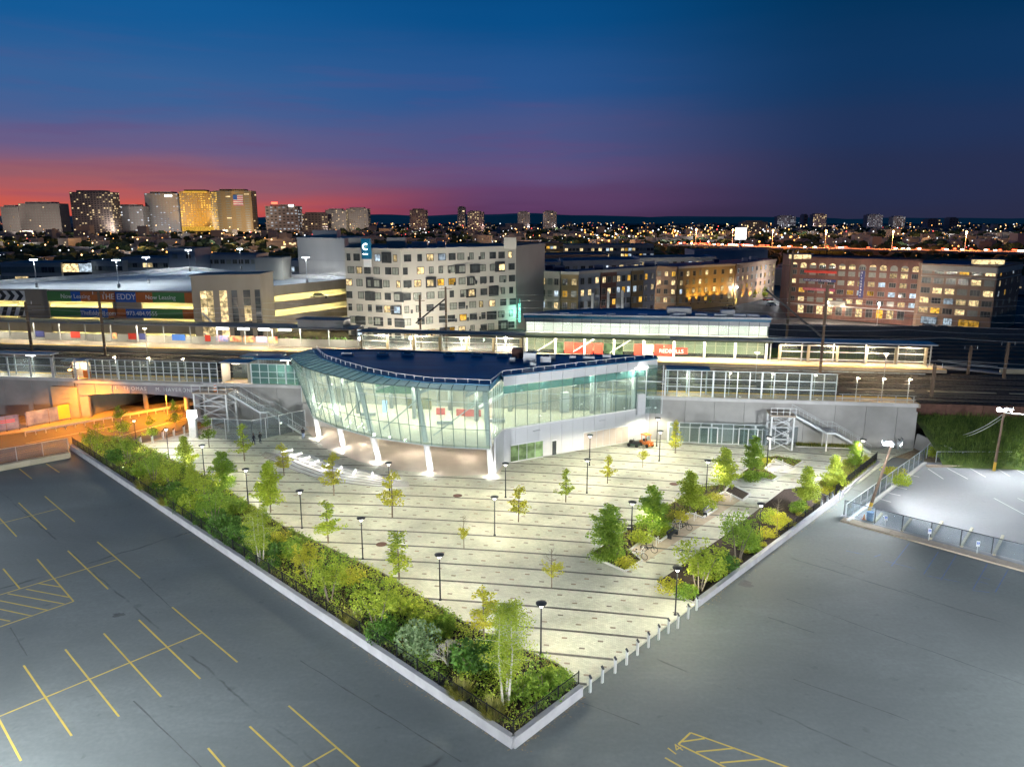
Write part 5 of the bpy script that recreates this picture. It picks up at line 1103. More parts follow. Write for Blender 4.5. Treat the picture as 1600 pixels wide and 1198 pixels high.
# ================================================================== STEEL STAIRS
def stair(label, L0, z_top, run_s, base_len, t_=-1.6, w=2.2, legs=True):
    """L0: s of the landing left end; the flight runs to growing s"""
    th_ = thing('steel_stair', label, 'staircase', tuple(R1(L0, t_)))
    s1 = L0 + base_len
    MB().bar(R1(L0, t_, z_top - .1), R1(s1, t_, z_top - .1), w + 1.2, .2).build('landing', M['tan'], th_)
    for s in (L0 + .2, s1 - .2):
        for tt in (t_ - w / 2 - .4, t_ + w / 2 + .2): MB().bar(R1(s, tt, ZP), R1(s, tt, z_top), .22, .22).build('leg', M['white_m'], th_)
    zz = [ZP, z_top * .33, z_top * .66, z_top - .2]
    for a, b in zip(zz, zz[1:]):
        for tt in (t_ - w / 2 - .4, t_ + w / 2 + .2):
            MB().bar(R1(L0 + .2, tt, b), R1(s1 - .2, tt, b), .14, .14).build('girt', M['steel'], th_)
            MB().bar(R1(L0 + .2, tt, a), R1(s1 - .2, tt, b), .1, .1).build('brace', M['steel'], th_); MB().bar(R1(L0 + .2, tt - .05, b), R1(s1 - .2, tt - .05, a), .1, .1).build('brace', M['steel'], th_)
        for s in (L0 + .2, s1 - .2): MB().bar(R1(s, t_ - w / 2 - .4, b), R1(s, t_ + w / 2 + .2, a), .1, .1).build('brace', M['steel'], th_)
    fl = [(s1, z_top), (s1 + run_s * .42, z_top * .55), (s1 + run_s * .54, z_top * .55), (s1 + run_s, .2)]
    for (a, za), (b, zb_) in zip(fl, fl[1:]):
        for tt in (t_ - w / 2, t_ + w / 2):
            MB().bar(R1(a, tt, za - .15), R1(b, tt, zb_ - .15), .08, .28).build('stringer', M['alu'], th_)
            MB().bar(R1(a, tt, za + 1.0), R1(b, tt, zb_ + 1.0), .05, .05).build('handrail', M['alu'], th_)
            n = max(2, round((b - a) / 1.0)); bl = MB()
            for i in range(n + 1): f = i / n; s = a + (b - a) * f; z = za + (zb_ - za) * f; MB().bar(R1(s, tt, z), R1(s, tt, z + 1.0), .035, .035).build('baluster', M['alu'], th_)
        if za == zb_: MB().bar(R1(a, t_, za - .08), R1(b, t_, zb_ - .08), w, .12).build('half_landing', M['steel'], th_)
        else:
            n = round((za - zb_) / .17)
            for i in range(n): f = (i + .5) / n; s = a + (b - a) * f; z = za + (zb_ - za) * f; MB().bar(R1(s, t_ - w / 2 + .05, z), R1(s, t_ + w / 2 - .05, z), .30, .05).build('tread', M['steel'], th_)
    sm, zm = fl[1]
    for tt in (t_ - w / 2, t_ + w / 2): MB().bar(R1(sm + .1, tt, ZP), R1(sm + .1, tt, zm), .16, .16).build('leg', M['white_m'], th_)
    for tt, s0_, se in ((t_ - w / 2 - .55, L0, s1),):
        for z in (.5, 1.05): MB().bar(R1(s0_, tt, z_top + z), R1(se, tt, z_top + z), .06, .06).build('handrail', M['white_m'], th_)
        for i in range(5): s = s0_ + (se - s0_) * i / 4; MB().bar(R1(s, tt, z_top), R1(s, tt, z_top + 1.05), .06, .06).build('baluster', M['white_m'], th_)
    return th_
stair('steel stair descending right from a braced lattice tower beside the bridge', -48.6, 6.2, 11.5, 5.6, t_=-3.4)
stair('white steel stair with a tall braced frame against the right retaining wall', 37.0, 5.2, 10.5, 3.4, t_=-1.9)
# steel screens at ground level right of the station
sc_ = screen(23.2, 37.0, ZP, 3.0, 9, (0.03, .78, 1), 'alu', 'glass_c', 'entrance_screen', 'ground-level glass screen wall with doors right of the silver wall', t_=-1.4)
for s, lb in ((27.6, 1), (33.2, 2)):
    for k in (0, 1): MB().slab([R1(s + k * 1.3 + .06, -1.5, ZP + .08), R1(s + k * 1.3 + 1.24, -1.5, ZP + .08), R1(s + k * 1.3 + 1.24, -1.5, ZP + 2.4), R1(s + k * 1.3 + .06, -1.5, ZP + 2.4)], .05).build('door', M['glass_c'], sc_)
    for z0_, z1_, a, b in ((0, 2.45, 0, 0), (0, 2.45, 2.6, 2.6), (2.45, 2.45, 0, 2.6), (0, 2.45, 1.3, 1.3)): MB().bar(R1(s + a, -1.55, ZP + z0_), R1(s + b, -1.55, ZP + z1_), .12, .12).build('door_frame', M['white_m'], sc_)
def rail_fence(label, pts, h, step, post='white_m', mesh=None, z=ZP, name='railing', pw=.07, cat='fence'):
    t = thing(name, label, cat, (pts[0].x, pts[0].y, z))
    for a, b in zip(pts, pts[1:]):
        a = Vector((a.x, a.y, z)); b = Vector((b.x, b.y, z)); n = max(1, round((b - a).length / step))
        MB().bar(a + Vector((0, 0, h)), b + Vector((0, 0, h)), .06, .06).build('top_rail', M[post], t)
        for i in range(n + 1): p = a.lerp(b, i / n); MB().bar(p, p + Vector((0, 0, h + .02)), pw, pw).build('post', M[post], t)
        if mesh: MB().slab([a + Vector((0, 0, .05)), b + Vector((0, 0, .05)), b + Vector((0, 0, h - .05)), a + Vector((0, 0, h - .05))], .01).build('mesh_infill', M[mesh], t)
    return t
rail_fence('tall pale fence in front of the left stair and its paving', [gp(333, 686), gp(395, 690), gp(478, 672)], 3.1, 2.2, mesh='chain')
rail_fence('pale fence in front of the right stair flight', [gp(1190, 698), gp(1248, 694), gp(1340, 697)], 2.6, 2.2, mesh='chain')
rail_fence('chain-link fence on the kerb between the far bright lot and the straw slope', [gp(1321, 812), gp(1442, 722), gp(1462, 700)], 1.8, 2.2, post='steel', mesh='chain', z=0.05, name='chain_link_fence')
rail_fence('chain-link fence along the tan kerb between the dark and bright lots', [gp(1318, 806), gp(1366, 820), gp(1600, 880), Vector((58, 60, 0))], 1.7, 2.6, post='dark_metal', mesh='chain', z=0.15, name='chain_link_fence')
rail_fence('chain-link fence at the foot of the green slope', [gp(1462, 722), Vector((130, 96.5, 0))], 1.5, 3.4, post='steel', mesh='chain', z=0.0, name='chain_link_fence')
rail_fence('wire fence between the street and the left lot', [gp(-60, 738), gp(108, 708)], 2.2, 3.5, post='steel', mesh='chain', z=0.0, name='chain_link_fence')
def kerb(label, a, b, w, h, m, n=6, name='kerb'):
    t = thing(name, label, 'kerb', (a.x, a.y, 0)); d = (b - a).normalized()
    for i in range(n):
        p, q = a.lerp(b, i / n) + d * .015, a.lerp(b, (i + 1) / n) - d * .015; MB().bar(p + Vector((0, 0, h / 2)), q + Vector((0, 0, h / 2)), w, h + random.uniform(-.008, .008)).build('kerb_block', M[m], t)
    return t
kerb('wide tan concrete kerb carrying the dark-posted chain-link fence', gp(1316, 812), gp(1660, 906), 1.25, .16, 'tan', 8)
kerb('pale kerb at the foot of the floodlit chain-link fence', gp(1324, 816), gp(1446, 724), .35, .22, 'conc_l', 9)
kerb('tan kerb along the far edge of the bright lot', gp(1448, 729), Vector((130, 95.5, 0)), .5, .22, 'tan', 16)
kerb('cream barrier wall between the left lot and the street', gp(-90, 752), gp(110, 714), .7, .75, 'conc_y', 3, 'barrier_wall')

# ================================================================== SMALL THINGS
bol = thing('bollard', 'bollard', 'bollard'); BW = .68
mb = MB(); mb.add([(-.13, -.1, 0), (.13, -.1, 0), (.13, .1, 0), (-.13, .1, 0), (-.13, -.1, 1.1), (.13, -.1, 1.1), (.13, .1, 1.28), (-.13, .1, 1.28)], [(0, 3, 2, 1), (4, 5, 6, 7), (0, 1, 5, 4), (1, 2, 6, 5), (2, 3, 7, 6), (3, 0, 4, 7)]); mb.build('post', M['alu'], bol, local=True)
MB().add([(-.15, -.13, 1.11), (.15, -.13, 1.11), (.15, .13, 1.33), (-.15, .13, 1.33), (-.15, -.13, 1.16), (.15, -.13, 1.16), (.15, .13, 1.38), (-.15, .13, 1.38)], [(0, 3, 2, 1), (4, 5, 6, 7), (0, 1, 5, 4), (1, 2, 6, 5), (2, 3, 7, 6), (3, 0, 4, 7)]).build('cap', M['dark_metal'], bol, local=True)
put = once(bol)
B_ = [(922, 1081), (941, 1066), (961, 1051), (979, 1038), (996, 1023), (1013, 1011), (1029, 999), (1044, 989), (1059, 981), (1075, 966), (1088, 953)]
nm = ['nearest', 'second', 'third', 'fourth', 'fifth', 'sixth', 'seventh', 'eighth', 'ninth', 'tenth', 'farthest']
for (u, v), n_ in zip(B_, nm): put(gp(u, v, ZP), R(53), scale=(BW, BW, .95), label=f'{n_} slanted-top steel bollard along the plaza edge, counted from the white wall')['group'] = 'steel bollards along the plaza edge'
for (u, v), n_ in zip([(220, 694), (238.6, 692), (255, 685), (272, 682), (288, 677)], nm): put(gp(u, v, ZP), R(-20), f'{n_ if n_ != "nearest" else "first"} pale street-side bollard, counted from the lone left lamp', .95)['group'] = 'bollards along the street'
for (u, v), n_ in zip([(1283, 796), (1292, 790), (1300, 784), (1312, 780)], nm): put(gp(u, v, ZP), R(53), f'{n_ if n_ != "nearest" else "first"} floodlit white bollard at the far end of the right wall', .9)['group'] = 'floodlit bollards'
for (u, v), n_ in zip([(1403, 702), (1408, 700), (1412, 697), (1416, 694)], nm): put(gp(u, v, ZP), R(53), f'{n_ if n_ != "nearest" else "first"} tall bollard by the far right wing wall', 1.15)['group'] = 'bollards by the wing wall'
# totem
t = thing('totem_sign', 'grey totem pillar with a glowing white head at the street side', 'totem sign', tuple(gp(303, 683, ZP)), R(-10))
MB().box((0, 0, 1.5), (1.15, .5, 3.0)).build('pillar', M['steel'], t, local=True); MB().box((0, 0, 3.55), (1.25, .6, 1.1)).build('light_box', emat('totem_light', (1, 1, 1), 7), t, local=True)
light('POINT', 'totem_lamp', (0, -.8, 3.5), 120, (1, 1, 1), .3, t, local=True)
# bicycles
def bicycle(m):
    t = thing('bicycle', 'bicycle', 'bicycle')
    for x in (-.52, .52):
        w = MB().ring((x, 0, .34), .33, .022, (0, 1, 0), 22, 5).build('wheel', M['black'], t, local=True)
        sp = MB()
        for k in range(8): a = k * math.pi / 4; sp.bar((x, 0, .34), (x + math.cos(a) * .32, 0, .34 + math.sin(a) * .32), .008)
        sp.build('spokes', M['steel'], w, local=True)
    f = MB()
    for a, b in (((-.52, 0, .34), (-.12, 0, .30)), ((-.12, 0, .30), (-.28, 0, .80)), ((-.28, 0, .80), (-.52, 0, .34)), ((-.12, 0, .30), (.36, 0, .70)), ((-.26, 0, .74), (.34, 0, .80)), ((.34, 0, .86), (.52, 0, .34))): f.tube(a, b, .022, .022, 6)
    f.build('frame', m, t, local=True); h = MB(); h.tube((.33, -.27, .96), (.33, .27, .96), .014, .014, 6); h.tube((.34, 0, .84), (.33, 0, .96), .016, .016, 6); h.build('handlebar', M['dark_metal'], t, local=True)
    s = MB(); s.dome((-.31, 0, .87), .11, 8, 3, .4); s.tube((-.30, 0, .78), (-.31, 0, .88), .014); s.build('saddle', M['black'], t, local=True); MB().ring((-.12, 0, .30), .09, .012, (0, 1, 0), 12, 4).build('crank', M['dark_metal'], t, local=True)
    return t
for u, v, rz, lb, mm in ((1014, 862, -25, 'dark bicycle, right of the pair in the nearest bike bay', 'dark_metal'), (999, 872, -35, 'pale bicycle leaning left of the dark one in the nearest bike bay', 'alu'), (1069, 827, -28, 'dark bicycle with its front wheel turned out in the second bay', 'dark_metal'), (1058, 822, -20, 'silver bicycle behind its dark neighbour in the second bay', 'steel')):
    b = bicycle(M[mm]); b.location = gp(u, v, ZP + .01); b.rotation_euler = (R(4), 0, R(rz)); b['label'] = lb
def rack(u, v, rz, lb):
    t = thing('bike_rack', lb, 'bike rack', tuple(gp(u, v, ZP)), R(rz)); mb = MB(); pts = [(-.35, 0, 0), (-.35, 0, .6), (-.25, 0, .8), (0, 0, .87), (.25, 0, .8), (.35, 0, .6), (.35, 0, 0)]
    for a, b in zip(pts, pts[1:]): mb.tube(a, b, .03, .03, 6)
    mb.build('hoop', M['white_m'], t, local=True)
for u, v, lb in ((1004, 868, 'steel hoop between the pair of bicycles in the nearest bay'), (1027, 851, 'empty white hoop at the notch of the nearest bay'), (1063, 826, 'steel hoop between the two bicycles in the second bay'), (1086, 812, 'empty hoop beyond the second pair of bicycles'), (1142, 782, 'empty hoop at the far end of the bicycle bay'), (1222, 728, 'hoop on the small seating bay paving'), (1216, 741, 'second hoop on the small seating bay paving')): rack(u, v, 60, lb)
def bench(u, v, rz, lb):
    t = thing('bench', lb, 'bench', tuple(gp(u, v, ZP)), R(rz))
    for k in range(4): MB().box((0, -.18 + k * .12, .45), (1.8, .09, .04)).build('slat', M['dark_metal'], t, local=True)
    for k in range(2): MB().box((0, .26, .62 + k * .14), (1.8, .04, .09)).build('back_slat', M['dark_metal'], t, local=True)
    for x in (-.75, .75): MB().box((x, 0, .21), (.06, .45, .42)).build('leg', M['dark_metal'], t, local=True); MB().box((x, .26, .55), (.05, .04, .4)).build('back_support', M['dark_metal'], t, local=True)
bench(1051, 838, 53, 'dark slatted bench between the first and second bicycle bays'); bench(1106, 803, 53, 'dark slatted bench near the far end of the bicycle bay'); bench(985, 832, -9, 'bench half hidden behind the broad pyramidal tree')
# people
def person(u, v, rz, lb, pose, top='dark_cloth', z=ZP):
    t = thing('person', lb, 'person', tuple(gp(u, v, z)), R(rz)); me = bpy.data.meshes.new('body')
    sw = .16 if pose == 'walk' else .03
    V = [(0, 0, .95, .15), (0, 0, 1.18, .15), (0, .01, 1.40, .16), (0, 0, 1.52, .06), (0, -.01, 1.64, .105),
         (-.10, 0, .88, .10), (-.11, -sw, .48, .075), (-.11, sw * .2 - sw, .07, .05), (-.11, -sw - .12, .03, .04), (.10, 0, .88, .10), (.11, sw, .50, .075), (.11, sw * 1.6, .08, .05), (.11, sw * 1.6 - .12, .03, .04),
         (-.21, 0, 1.42, .065), (-.26, sw * .8, 1.15, .05), (-.25, sw * .8 - .08, .90, .035), (.21, 0, 1.42, .065), (.26, -sw * .8, 1.15, .05), (.25, -sw * .8 - .08, .90, .035)]
    E_ = [(0, 1), (1, 2), (2, 3), (3, 4), (0, 5), (5, 6), (6, 7), (7, 8), (0, 9), (9, 10), (10, 11), (11, 12), (2, 13), (13, 14), (14, 15), (2, 16), (16, 17), (17, 18)]
    me.from_pydata([v_[:3] for v_ in V], E_, []); me.materials.append(body_mat(top)); o = bpy.data.objects.new('body', me); C.objects.link(o); o.parent = t
    sk = o.modifiers.new('skin', 'SKIN'); ss_ = o.modifiers.new('smooth', 'SUBSURF'); ss_.levels = ss_.render_levels = 1
    for i, v_ in enumerate(V): me.skin_vertices[0].data[i].radius = (v_[3], v_[3]); 
    me.skin_vertices[0].data[0].use_root = True
    MB().dome((0, .015, 1.66), .125, 10, 5, 1.0).build('hair', M['hair'], t, smooth=True, local=True)
    return t
def body_mat(top):
    m = bpy.data.materials.new('clothing'); m.use_nodes = True; n = m.node_tree.nodes; l = m.node_tree.links; tc_ = n.new('ShaderNodeTexCoord'); sx = n.new('ShaderNodeSeparateXYZ'); l.new(tc_.outputs['Object'], sx.inputs[0])
    r = n.new('ShaderNodeValToRGB'); r.color_ramp.interpolation = 'CONSTANT'; e = r.color_ramp.elements; tcol = {'dark_cloth': (.02, .022, .03, 1), 'teal': (.03, .03, .035, 1)}[top]; leg = (.03, .035, .05, 1) if top == 'dark_cloth' else (.22, .30, .45, 1)
    e[0].position = 0; e[0].color = (.5, .5, .5, 1); e[1].position = .05; e[1].color = leg
    for p, c_ in ((.54, tcol), (.87, (.42, .27, .2, 1))): q = e.new(p); q.color = c_
    dv = n.new('ShaderNodeMath'); dv.operation = 'DIVIDE'; l.new(sx.outputs[2], dv.inputs[0]); dv.inputs[1].default_value = 1.75; l.new(dv.outputs[0], r.inputs[0]); l.new(r.outputs[0], n['Principled BSDF'].inputs['Base Color']); n['Principled BSDF'].inputs['Roughness'].default_value = .9; return m
person(397, 695, 100, 'person in dark clothes at the left of the walking pair by the left stair', 'walk'); person(407, 693, 80, 'person in black coat at the right of the walking pair by the left stair', 'walk')
person(474, 686, 20, 'person in dark top and pale jeans standing near the first station column', 'stand', 'teal')
# orange cart and dark mower by the silver wall
t = thing('utility_cart', 'small orange utility vehicle with cab parked against the silver wall', 'utility vehicle', tuple(gp(1010, 697, ZP)), R(-60))
MB().box((.75, 0, .62), (1.0, 1.15, .6)).build('bonnet', M['orange'], t, local=True); t.scale = (.8, .8, .85); MB().box((-.6, 0, .6), (1.3, 1.25, .5)).build('chassis', M['orange'], t, local=True)
for x in (-.75, .35):
    for y in (-.55, .55): MB().bar((x, y, .8), (x, y, 2.0), .07).build('cab_post', M['orange'], t, local=True)
MB().box((-.2, 0, 2.05), (1.5, 1.35, .14)).build('cab_roof', M['orange'], t, local=True); MB().box((.36, 0, 1.45), (.03, 1.0, .85)).build('windscreen', M['glass_c'], t, local=True); MB().box((-.45, 0, 1.0), (.5, .6, .4)).build('seat', M['black'], t, local=True)
for x in (-.75, .85):
    for y in (-.62, .62): MB().tube((x, y - .1, .34), (x, y + .1, .34), .34, .34, 14).build('wheel', M['black'], t, local=True)
for y in (-.4, .4): MB().box((1.26, y, .7), (.04, .18, .14)).build('headlight', M['white_m'], t, local=True)
t = thing('ride_on_mower', 'low dark ride-on machine left of the orange cart', 'mower', tuple(gp(990, 697, ZP)), R(-30))
MB().box((.35, 0, .5), (.8, .7, .4)).build('bonnet', M['dark_metal'], t, local=True); MB().box((-.35, 0, .62), (.5, .5, .5)).build('seat', M['black'], t, local=True); MB().box((0, 0, .3), (1.7, .8, .18)).build('deck', M['board'], t, local=True); MB().bar((.1, 0, .7), (-.05, 0, 1.15), .05).build('steering_column', M['black'], t, local=True)
for x in (-.55, .6):
    for y in (-.45, .45): MB().tube((x, y - .08, .25), (x, y + .08, .25), .25, .25, 12).build('wheel', M['black'], t, local=True)
t = thing('traffic_drum', 'orange and white striped drum on the left stair landing', 'traffic drum', tuple(R1(-45.2, -4.2, 6.2)))
for k in range(6): MB().tube((0, 0, .05 + k * .2), (0, 0, .25 + k * .2), .27 - k * .02, .26 - k * .02, 12).build('band', M['orange'] if k % 2 == 0 else M['white_m'], t, local=True)
MB().tube((0, 0, 0), (0, 0, .06), .4, .38, 12).build('base', M['black'], t, local=True)
# floodlight poles
def flood(name, base, top, label, aims, pw, heads, barrel=False):
    t = thing(name, label, 'floodlight pole', tuple(base)); b = Vector(base); tp = Vector(top)
    MB().tube(b - Vector((0, 0, .1)), b.lerp(tp, .14), .19, .18, 10).build('painted_base', M['yel_t'], t); MB().tube(b.lerp(tp, .14), tp, .17, .12, 10).build('pole', M['wood'], t)
    MB().bar(tp + Vector((-.9, 0, -.1)), tp + Vector((.9, 0, -.1)), .1, .1).build('crossarm', M['steel'], t)
    for hx, aim in zip(heads, aims):
        c = tp + Vector((hx, -.25 if aim[1] < tp.y else .25, .05)); d = (Vector(aim) - c).normalized()
        MB().tube(c - d * .35, c, .16, .34, 12).build('lamp_head', M['steel'], t); MB().tube(c + d * .005, c + d * .03, .31, .31, 12).build('lens', M['flood_e'], t)
        light('SPOT', 'flood_lamp', c + d * .12, pw, (.93, .97, 1.0), .25, t, aim=aim, angle=140)
    return t
pa_b, pa_t = gp(1355, 803), Vector((gp(1388, 716, 0).x * .0 + 45.1, 81.9, 7.4))
pa_b = gp(1357, 800); pa_t = pa_b + Vector((2.4, 1.2, 7.6))
flood('floodlight_pole', pa_b, pa_t, 'leaning wooden floodlight pole with yellow foot beside the blue barrel', [(30, 92, 0), (56, 78, 0), (22, 76, 0)], 2500, (-.8, .8, -.2))
pb_b = gp(1553, 735); pb_t = pb_b + Vector((.9, 1.0, 7.9))
flood('floodlight_pole', pb_b, pb_t, 'wooden floodlight pole with yellow foot at the far edge of the bright lot', [(50, 80, 0), (68, 78, 0), (80, 88, 0)], 1500, (-.8, 0, .8))
MB_ = MB(); t = thing('power_cable', 'sagging white cables strung left from the far floodlight pole', 'cable', tuple(pb_t))
for off_ in (0, .5):
    a = pb_t + Vector((0, 0, -.5 - off_)); b = gp(1474, 698) + Vector((0, 0, 1.5 - off_ * .5)); mb = MB()
    P_ = [a.lerp(b, i / 10) - Vector((0, 0, 4 * .9 * (i / 10) * (1 - i / 10))) for i in range(11)]
    for x, y in zip(P_, P_[1:]): mb.tube(x, y, .035, .035, 5)
    mb.build('cable', M['white_m'], t)
mb = MB(); a = pb_t + Vector((0, 0, -.4)); b = a + Vector((40, -4, 2.0)); P_ = [a.lerp(b, i / 10) - Vector((0, 0, 4 * 1.2 * (i / 10) * (1 - i / 10))) for i in range(11)]
for x, y in zip(P_, P_[1:]): mb.tube(x, y, .035, .035, 5)
mb.build('cable', M['white_m'], t)
t = thing('barrel', 'blue barrel at the foot of the leaning floodlight pole', 'barrel', tuple(gp(1359, 812, .16)))
MB().tube((0, 0, 0), (0, 0, .92), .36, .36, 16).build('drum', M['blue'], t, local=True)
for z in (.3, .62, .92): MB().ring((0, 0, z), .36, .02, (0, 0, 1), 16, 5).build('rib', M['blue'], t, local=True)
t = thing('traffic_cone', 'small orange cone left of the blue barrel', 'traffic cone', tuple(gp(1350, 811, .16)))
MB().tube((0, 0, .04), (0, 0, .6), .15, .03, 12).build('cone', M['orange'], t, local=True); MB().box((0, 0, .02), (.4, .4, .04)).build('base', M['orange'], t, local=True)
for (a, b), lb in zip([((1367, 815), (1378, 802)), ((1409, 829), (1423, 811)), ((1454, 841), (1472, 815)), ((1502, 853), (1519, 825)), ((1553, 866), (1567, 837))], ('first', 'second', 'third', 'fourth', 'fifth')):
    p = gp(*a, z=.12); t = thing('wheel_stop', f'{lb} pale slanted concrete beam behind the kerb fence, from the blue barrel', 'wheel stop', tuple(p)); MB().bar(p, gp(*b, z=.35), .24, .22).build('beam', M['conc_y'], t)
for (u, v), lb in zip([(1382, 822), (1450, 843), (1525, 863)], ('nearest the blue barrel', 'in the middle', 'farthest from the barrel')):
    p = gp(u, v, .15) + Vector((0, -.1, 0)); t = thing('parking_sign', f'white and blue disabled parking plate on the kerb fence, {lb}', 'sign', tuple(p), R(-15)); MB().box((0, -.06, 1.0), (.30, .03, .55)).build('plate', M['white_m'], t, local=True); MB().box((0, -.085, 1.05), (.24, .02, .26)).build('blue_square', M['blue_b'], t, local=True)
    mb = MB(); mb.ring((-.02, -.1, .98), .07, .014, (0, 1, 0), 12, 4); mb.bar((-.02, -.1, 1.05), (-.02, -.1, 1.17), .03); mb.bar((-.02, -.1, 1.06), (.09, -.1, 1.0), .025); mb.build('wheelchair_symbol', M['white_m'], t, local=True); MB().box((0, -.05, .4), (.05, .05, .8)).build('post', M['steel'], t, local=True)
# lot floodlights that stand outside the picture, of the same kind
for (x, y), aims, lb, pw in (((-34, 20), [(-42, 66, 0), (-20, 50, 0)], 'floodlight pole in the left lot nearest the camera', 13500), ((16, 14), [(30, 50, 0), (8, 40, 0)], 'floodlight pole in the dark lot below the camera', 6500), ((52, 30), [(40, 60, 0), (44, 50, 0)], 'floodlight pole in the dark lot to the right of the camera', 8000), ((-76, 60), [(-50, 78, 0), (-44, 62, 0)], 'floodlight pole at the far left of the left lot', 4600)):
    flood('floodlight_pole', Vector((x, y, 0)), Vector((x, y, 9.5)), lb, aims, pw, (-.8, .8))
# wooden street pole, hoardings and roadside bits at the left
def wood_pole(u, v, h, label, lean=(0, 0), arm=True, lamp_=None, r=.17):
    b = gp(u, v); t = thing('utility_pole', label, 'utility pole', tuple(b)); tp = b + Vector((lean[0], lean[1], h))
    MB().tube(b - Vector((0, 0, .1)), tp, r, r * .7, 8).build('pole', M['wood'], t)
    if arm: MB().bar(tp + Vector((-1.1, 0, -.5)), tp + Vector((1.1, 0, -.5)), .1, .12).build('crossarm', M['wood'], t)
    return t, tp
t, tp = wood_pole(127, 652, 9.2, 'brown utility pole standing in orange light left of the bridge', (-.6, 0))
MB().bar(tp - Vector((0, 0, .4)), tp + Vector((3.6, -6.6, 0.3)), .08, .08).build('lamp_arm', M['steel'], t); c = tp + Vector((3.7, -6.7, .15)); MB().dome(c, .3, 10, 4, -.5).build('lamp_head', M['orange_e'], t)
light('SPOT', 'sodium_lamp', c - Vector((0, 0, .35)), 5200, (1, .33, .02), .25, t, aim=c - Vector((0, 0, 5)), angle=145)
t = thing('street_lamp', 'sodium street lamp further left along the orange street', 'street lamp', (-88, 100, 0))
MB().tube((0, 0, 0), (0, 0, 9), .12, .08, 8).build('pole', M['steel'], t, local=True); MB().bar((0, 0, 8.9), (2.2, -1.6, 9.2), .08).build('arm', M['steel'], t, local=True); MB().dome((2.3, -1.7, 9.1), .3, 10, 4, -.5).build('lamp_head', M['orange_e'], t, local=True)
light('SPOT', 'sodium_lamp', (2.3, -1.7, 8.7), 3300, (1, .33, .02), .25, t, aim=None, angle=150, local=True)
u_ = dup(t, tuple(gp(262, 648)), R(-70), 'short sodium lamp at the roadside barrier near the bridge', (.6, .6, .52))  # extra lamp added to spread the orange glow along the street
for (a, b), lb, mm in (((gp(-10, 677), gp(32, 671)), 'blue printed hoarding at the left edge of the street', 'navyb'), ((gp(42, 668), gp(112, 655)), 'blue and yellow printed hoarding beside the brown utility pole', 'navyb')):
    t = thing('hoarding', lb, 'hoarding', tuple(a)); MB().bar(a + Vector((0, 0, 1.35)), b + Vector((0, 0, 1.35)), .08, 2.3).build('panel', mat('hoarding_print', (.10, .12, .32), .6, (.30, .34, .55), .7), t)
    if 'yellow' in lb: MB().bar(a.lerp(b, .72) + Vector((0, -.06, 1.5)), a.lerp(b, .99) + Vector((0, -.06, 1.5)), .04, 2.3).build('yellow_panel', M['yel_t'], t)
    else:
        for z in (1.75, 1.45): MB().bar(a.lerp(b, .2) + Vector((0, -.06, z)), a.lerp(b, .85) + Vector((0, -.06, z)), .02, .16).build('printed_line', M['pink'], t)
    for f in (0.02, .5, .98): p = a.lerp(b, f); MB().bar(p, p + Vector((0, 0, 2.5)), .1, .1).build('post', M['wood'], t)
t = thing('bus_shelter', 'small pale-roofed shelter under the street trees beside the brown pole', 'shelter', tuple(gp(137, 648)))
MB().box((0, 0, 2.3), (2.4, 1.4, .2)).build('roof', M['conc_l'], t, local=True); MB().box((0, .6, 1.1), (2.2, .06, 2.2)).build('back', M['cream'], t, local=True); MB().box((-1.1, 0, 1.1), (.06, 1.2, 2.2)).build('side', M['cream'], t, local=True)
t = thing('roadside_barrier', 'low orange-lit barrier along the far side of the street', 'barrier', tuple(gp(160, 648)))
a, b = gp(40, 682), gp(330, 631)
MB().bar(a + Vector((0, 0, .7)), b + Vector((0, 0, .7)), .08, .3).build('guard_rail', M['steel'], t)
for i in range(22): p = a.lerp(b, i / 21); MB().bar(p, p + Vector((0, 0, .75)), .12, .12).build('post', M['steel'], t)
# overhead line masts
def mast(p, h, label, arms, name='catenary_mast', lattice=None):
    t = thing(name, label, 'catenary mast', tuple(p)); MB().bar(p, p + Vector((0, 0, h)), .38, .34).build('pole', M['wood'], t)
    for dz, x0, x1 in arms: MB().bar(p + Vector((x0, 0, h + dz)), p + Vector((x1, 0, h + dz)), .1, .12).build('crossarm', M['wood'], t)
    if lattice: MB().bar(p + Vector((0, 0, h * lattice[0])), p + Vector(lattice[1]), .3, .3).build('strut', M['iron'], t)
    for k in (-1, 0, 1): q = p + Vector((k * 1.1, 0, h + .1)); MB().tube(q + Vector((0, 0, -.6)), q, .06, .04, 6).build('insulator', M['white_m'], t)
    return t
def mp_(u, v, t_): # point on the track bed
    return gp(u, v, 5.5)
mast(gp(52, 563, 5.5), 11.3, 'leftmost rusty mast with cross-arms rising before the far platform', [(-.6, -1.6, 3.0), (-1.6, -1.0, 1.0)])
mast(gp(165, 556, 5.5), 12.6, 'dark mast rising in front of the orange and green banner', [(-.4, -1.4, 1.4)])
mast(gp(658, 548, 5.5), 11.5, 'left dark mast of the pair before the pale hotel', [(-1.2, -1, 1)])
mast(gp(698, 549, 5.5), 13.2, 'right dark mast of the pair before the pale hotel, braced by a strut', [(-.4, -1.3, 1.3)], lattice=(.82, (-6.2, .3, 5.8)))
mast(gp(1281, 585, 5.5), 15.5, 'tall rust-brown mast in front of the far right platform', [(-.5, -1.4, 1.4)], lattice=(.42, (-9.5, 3, 14.5)))
mast(gp(1228, 538, 5.5), 20, 'tall grey mast left of the red brick block', [(-3, -2, 1)])
mast(gp(1455, 620, 6.0), 5.0, 'slim pole at the right end of the near platform', [])
mast(gp(1512, 585, 5.5), 5.0, 'slim pale pole beside the ramp of the far platform', []); mast(gp(1568, 592, 5.5), 6.3, 'red-tipped signal pole at the right edge of the tracks', [])
wires = MB(); 
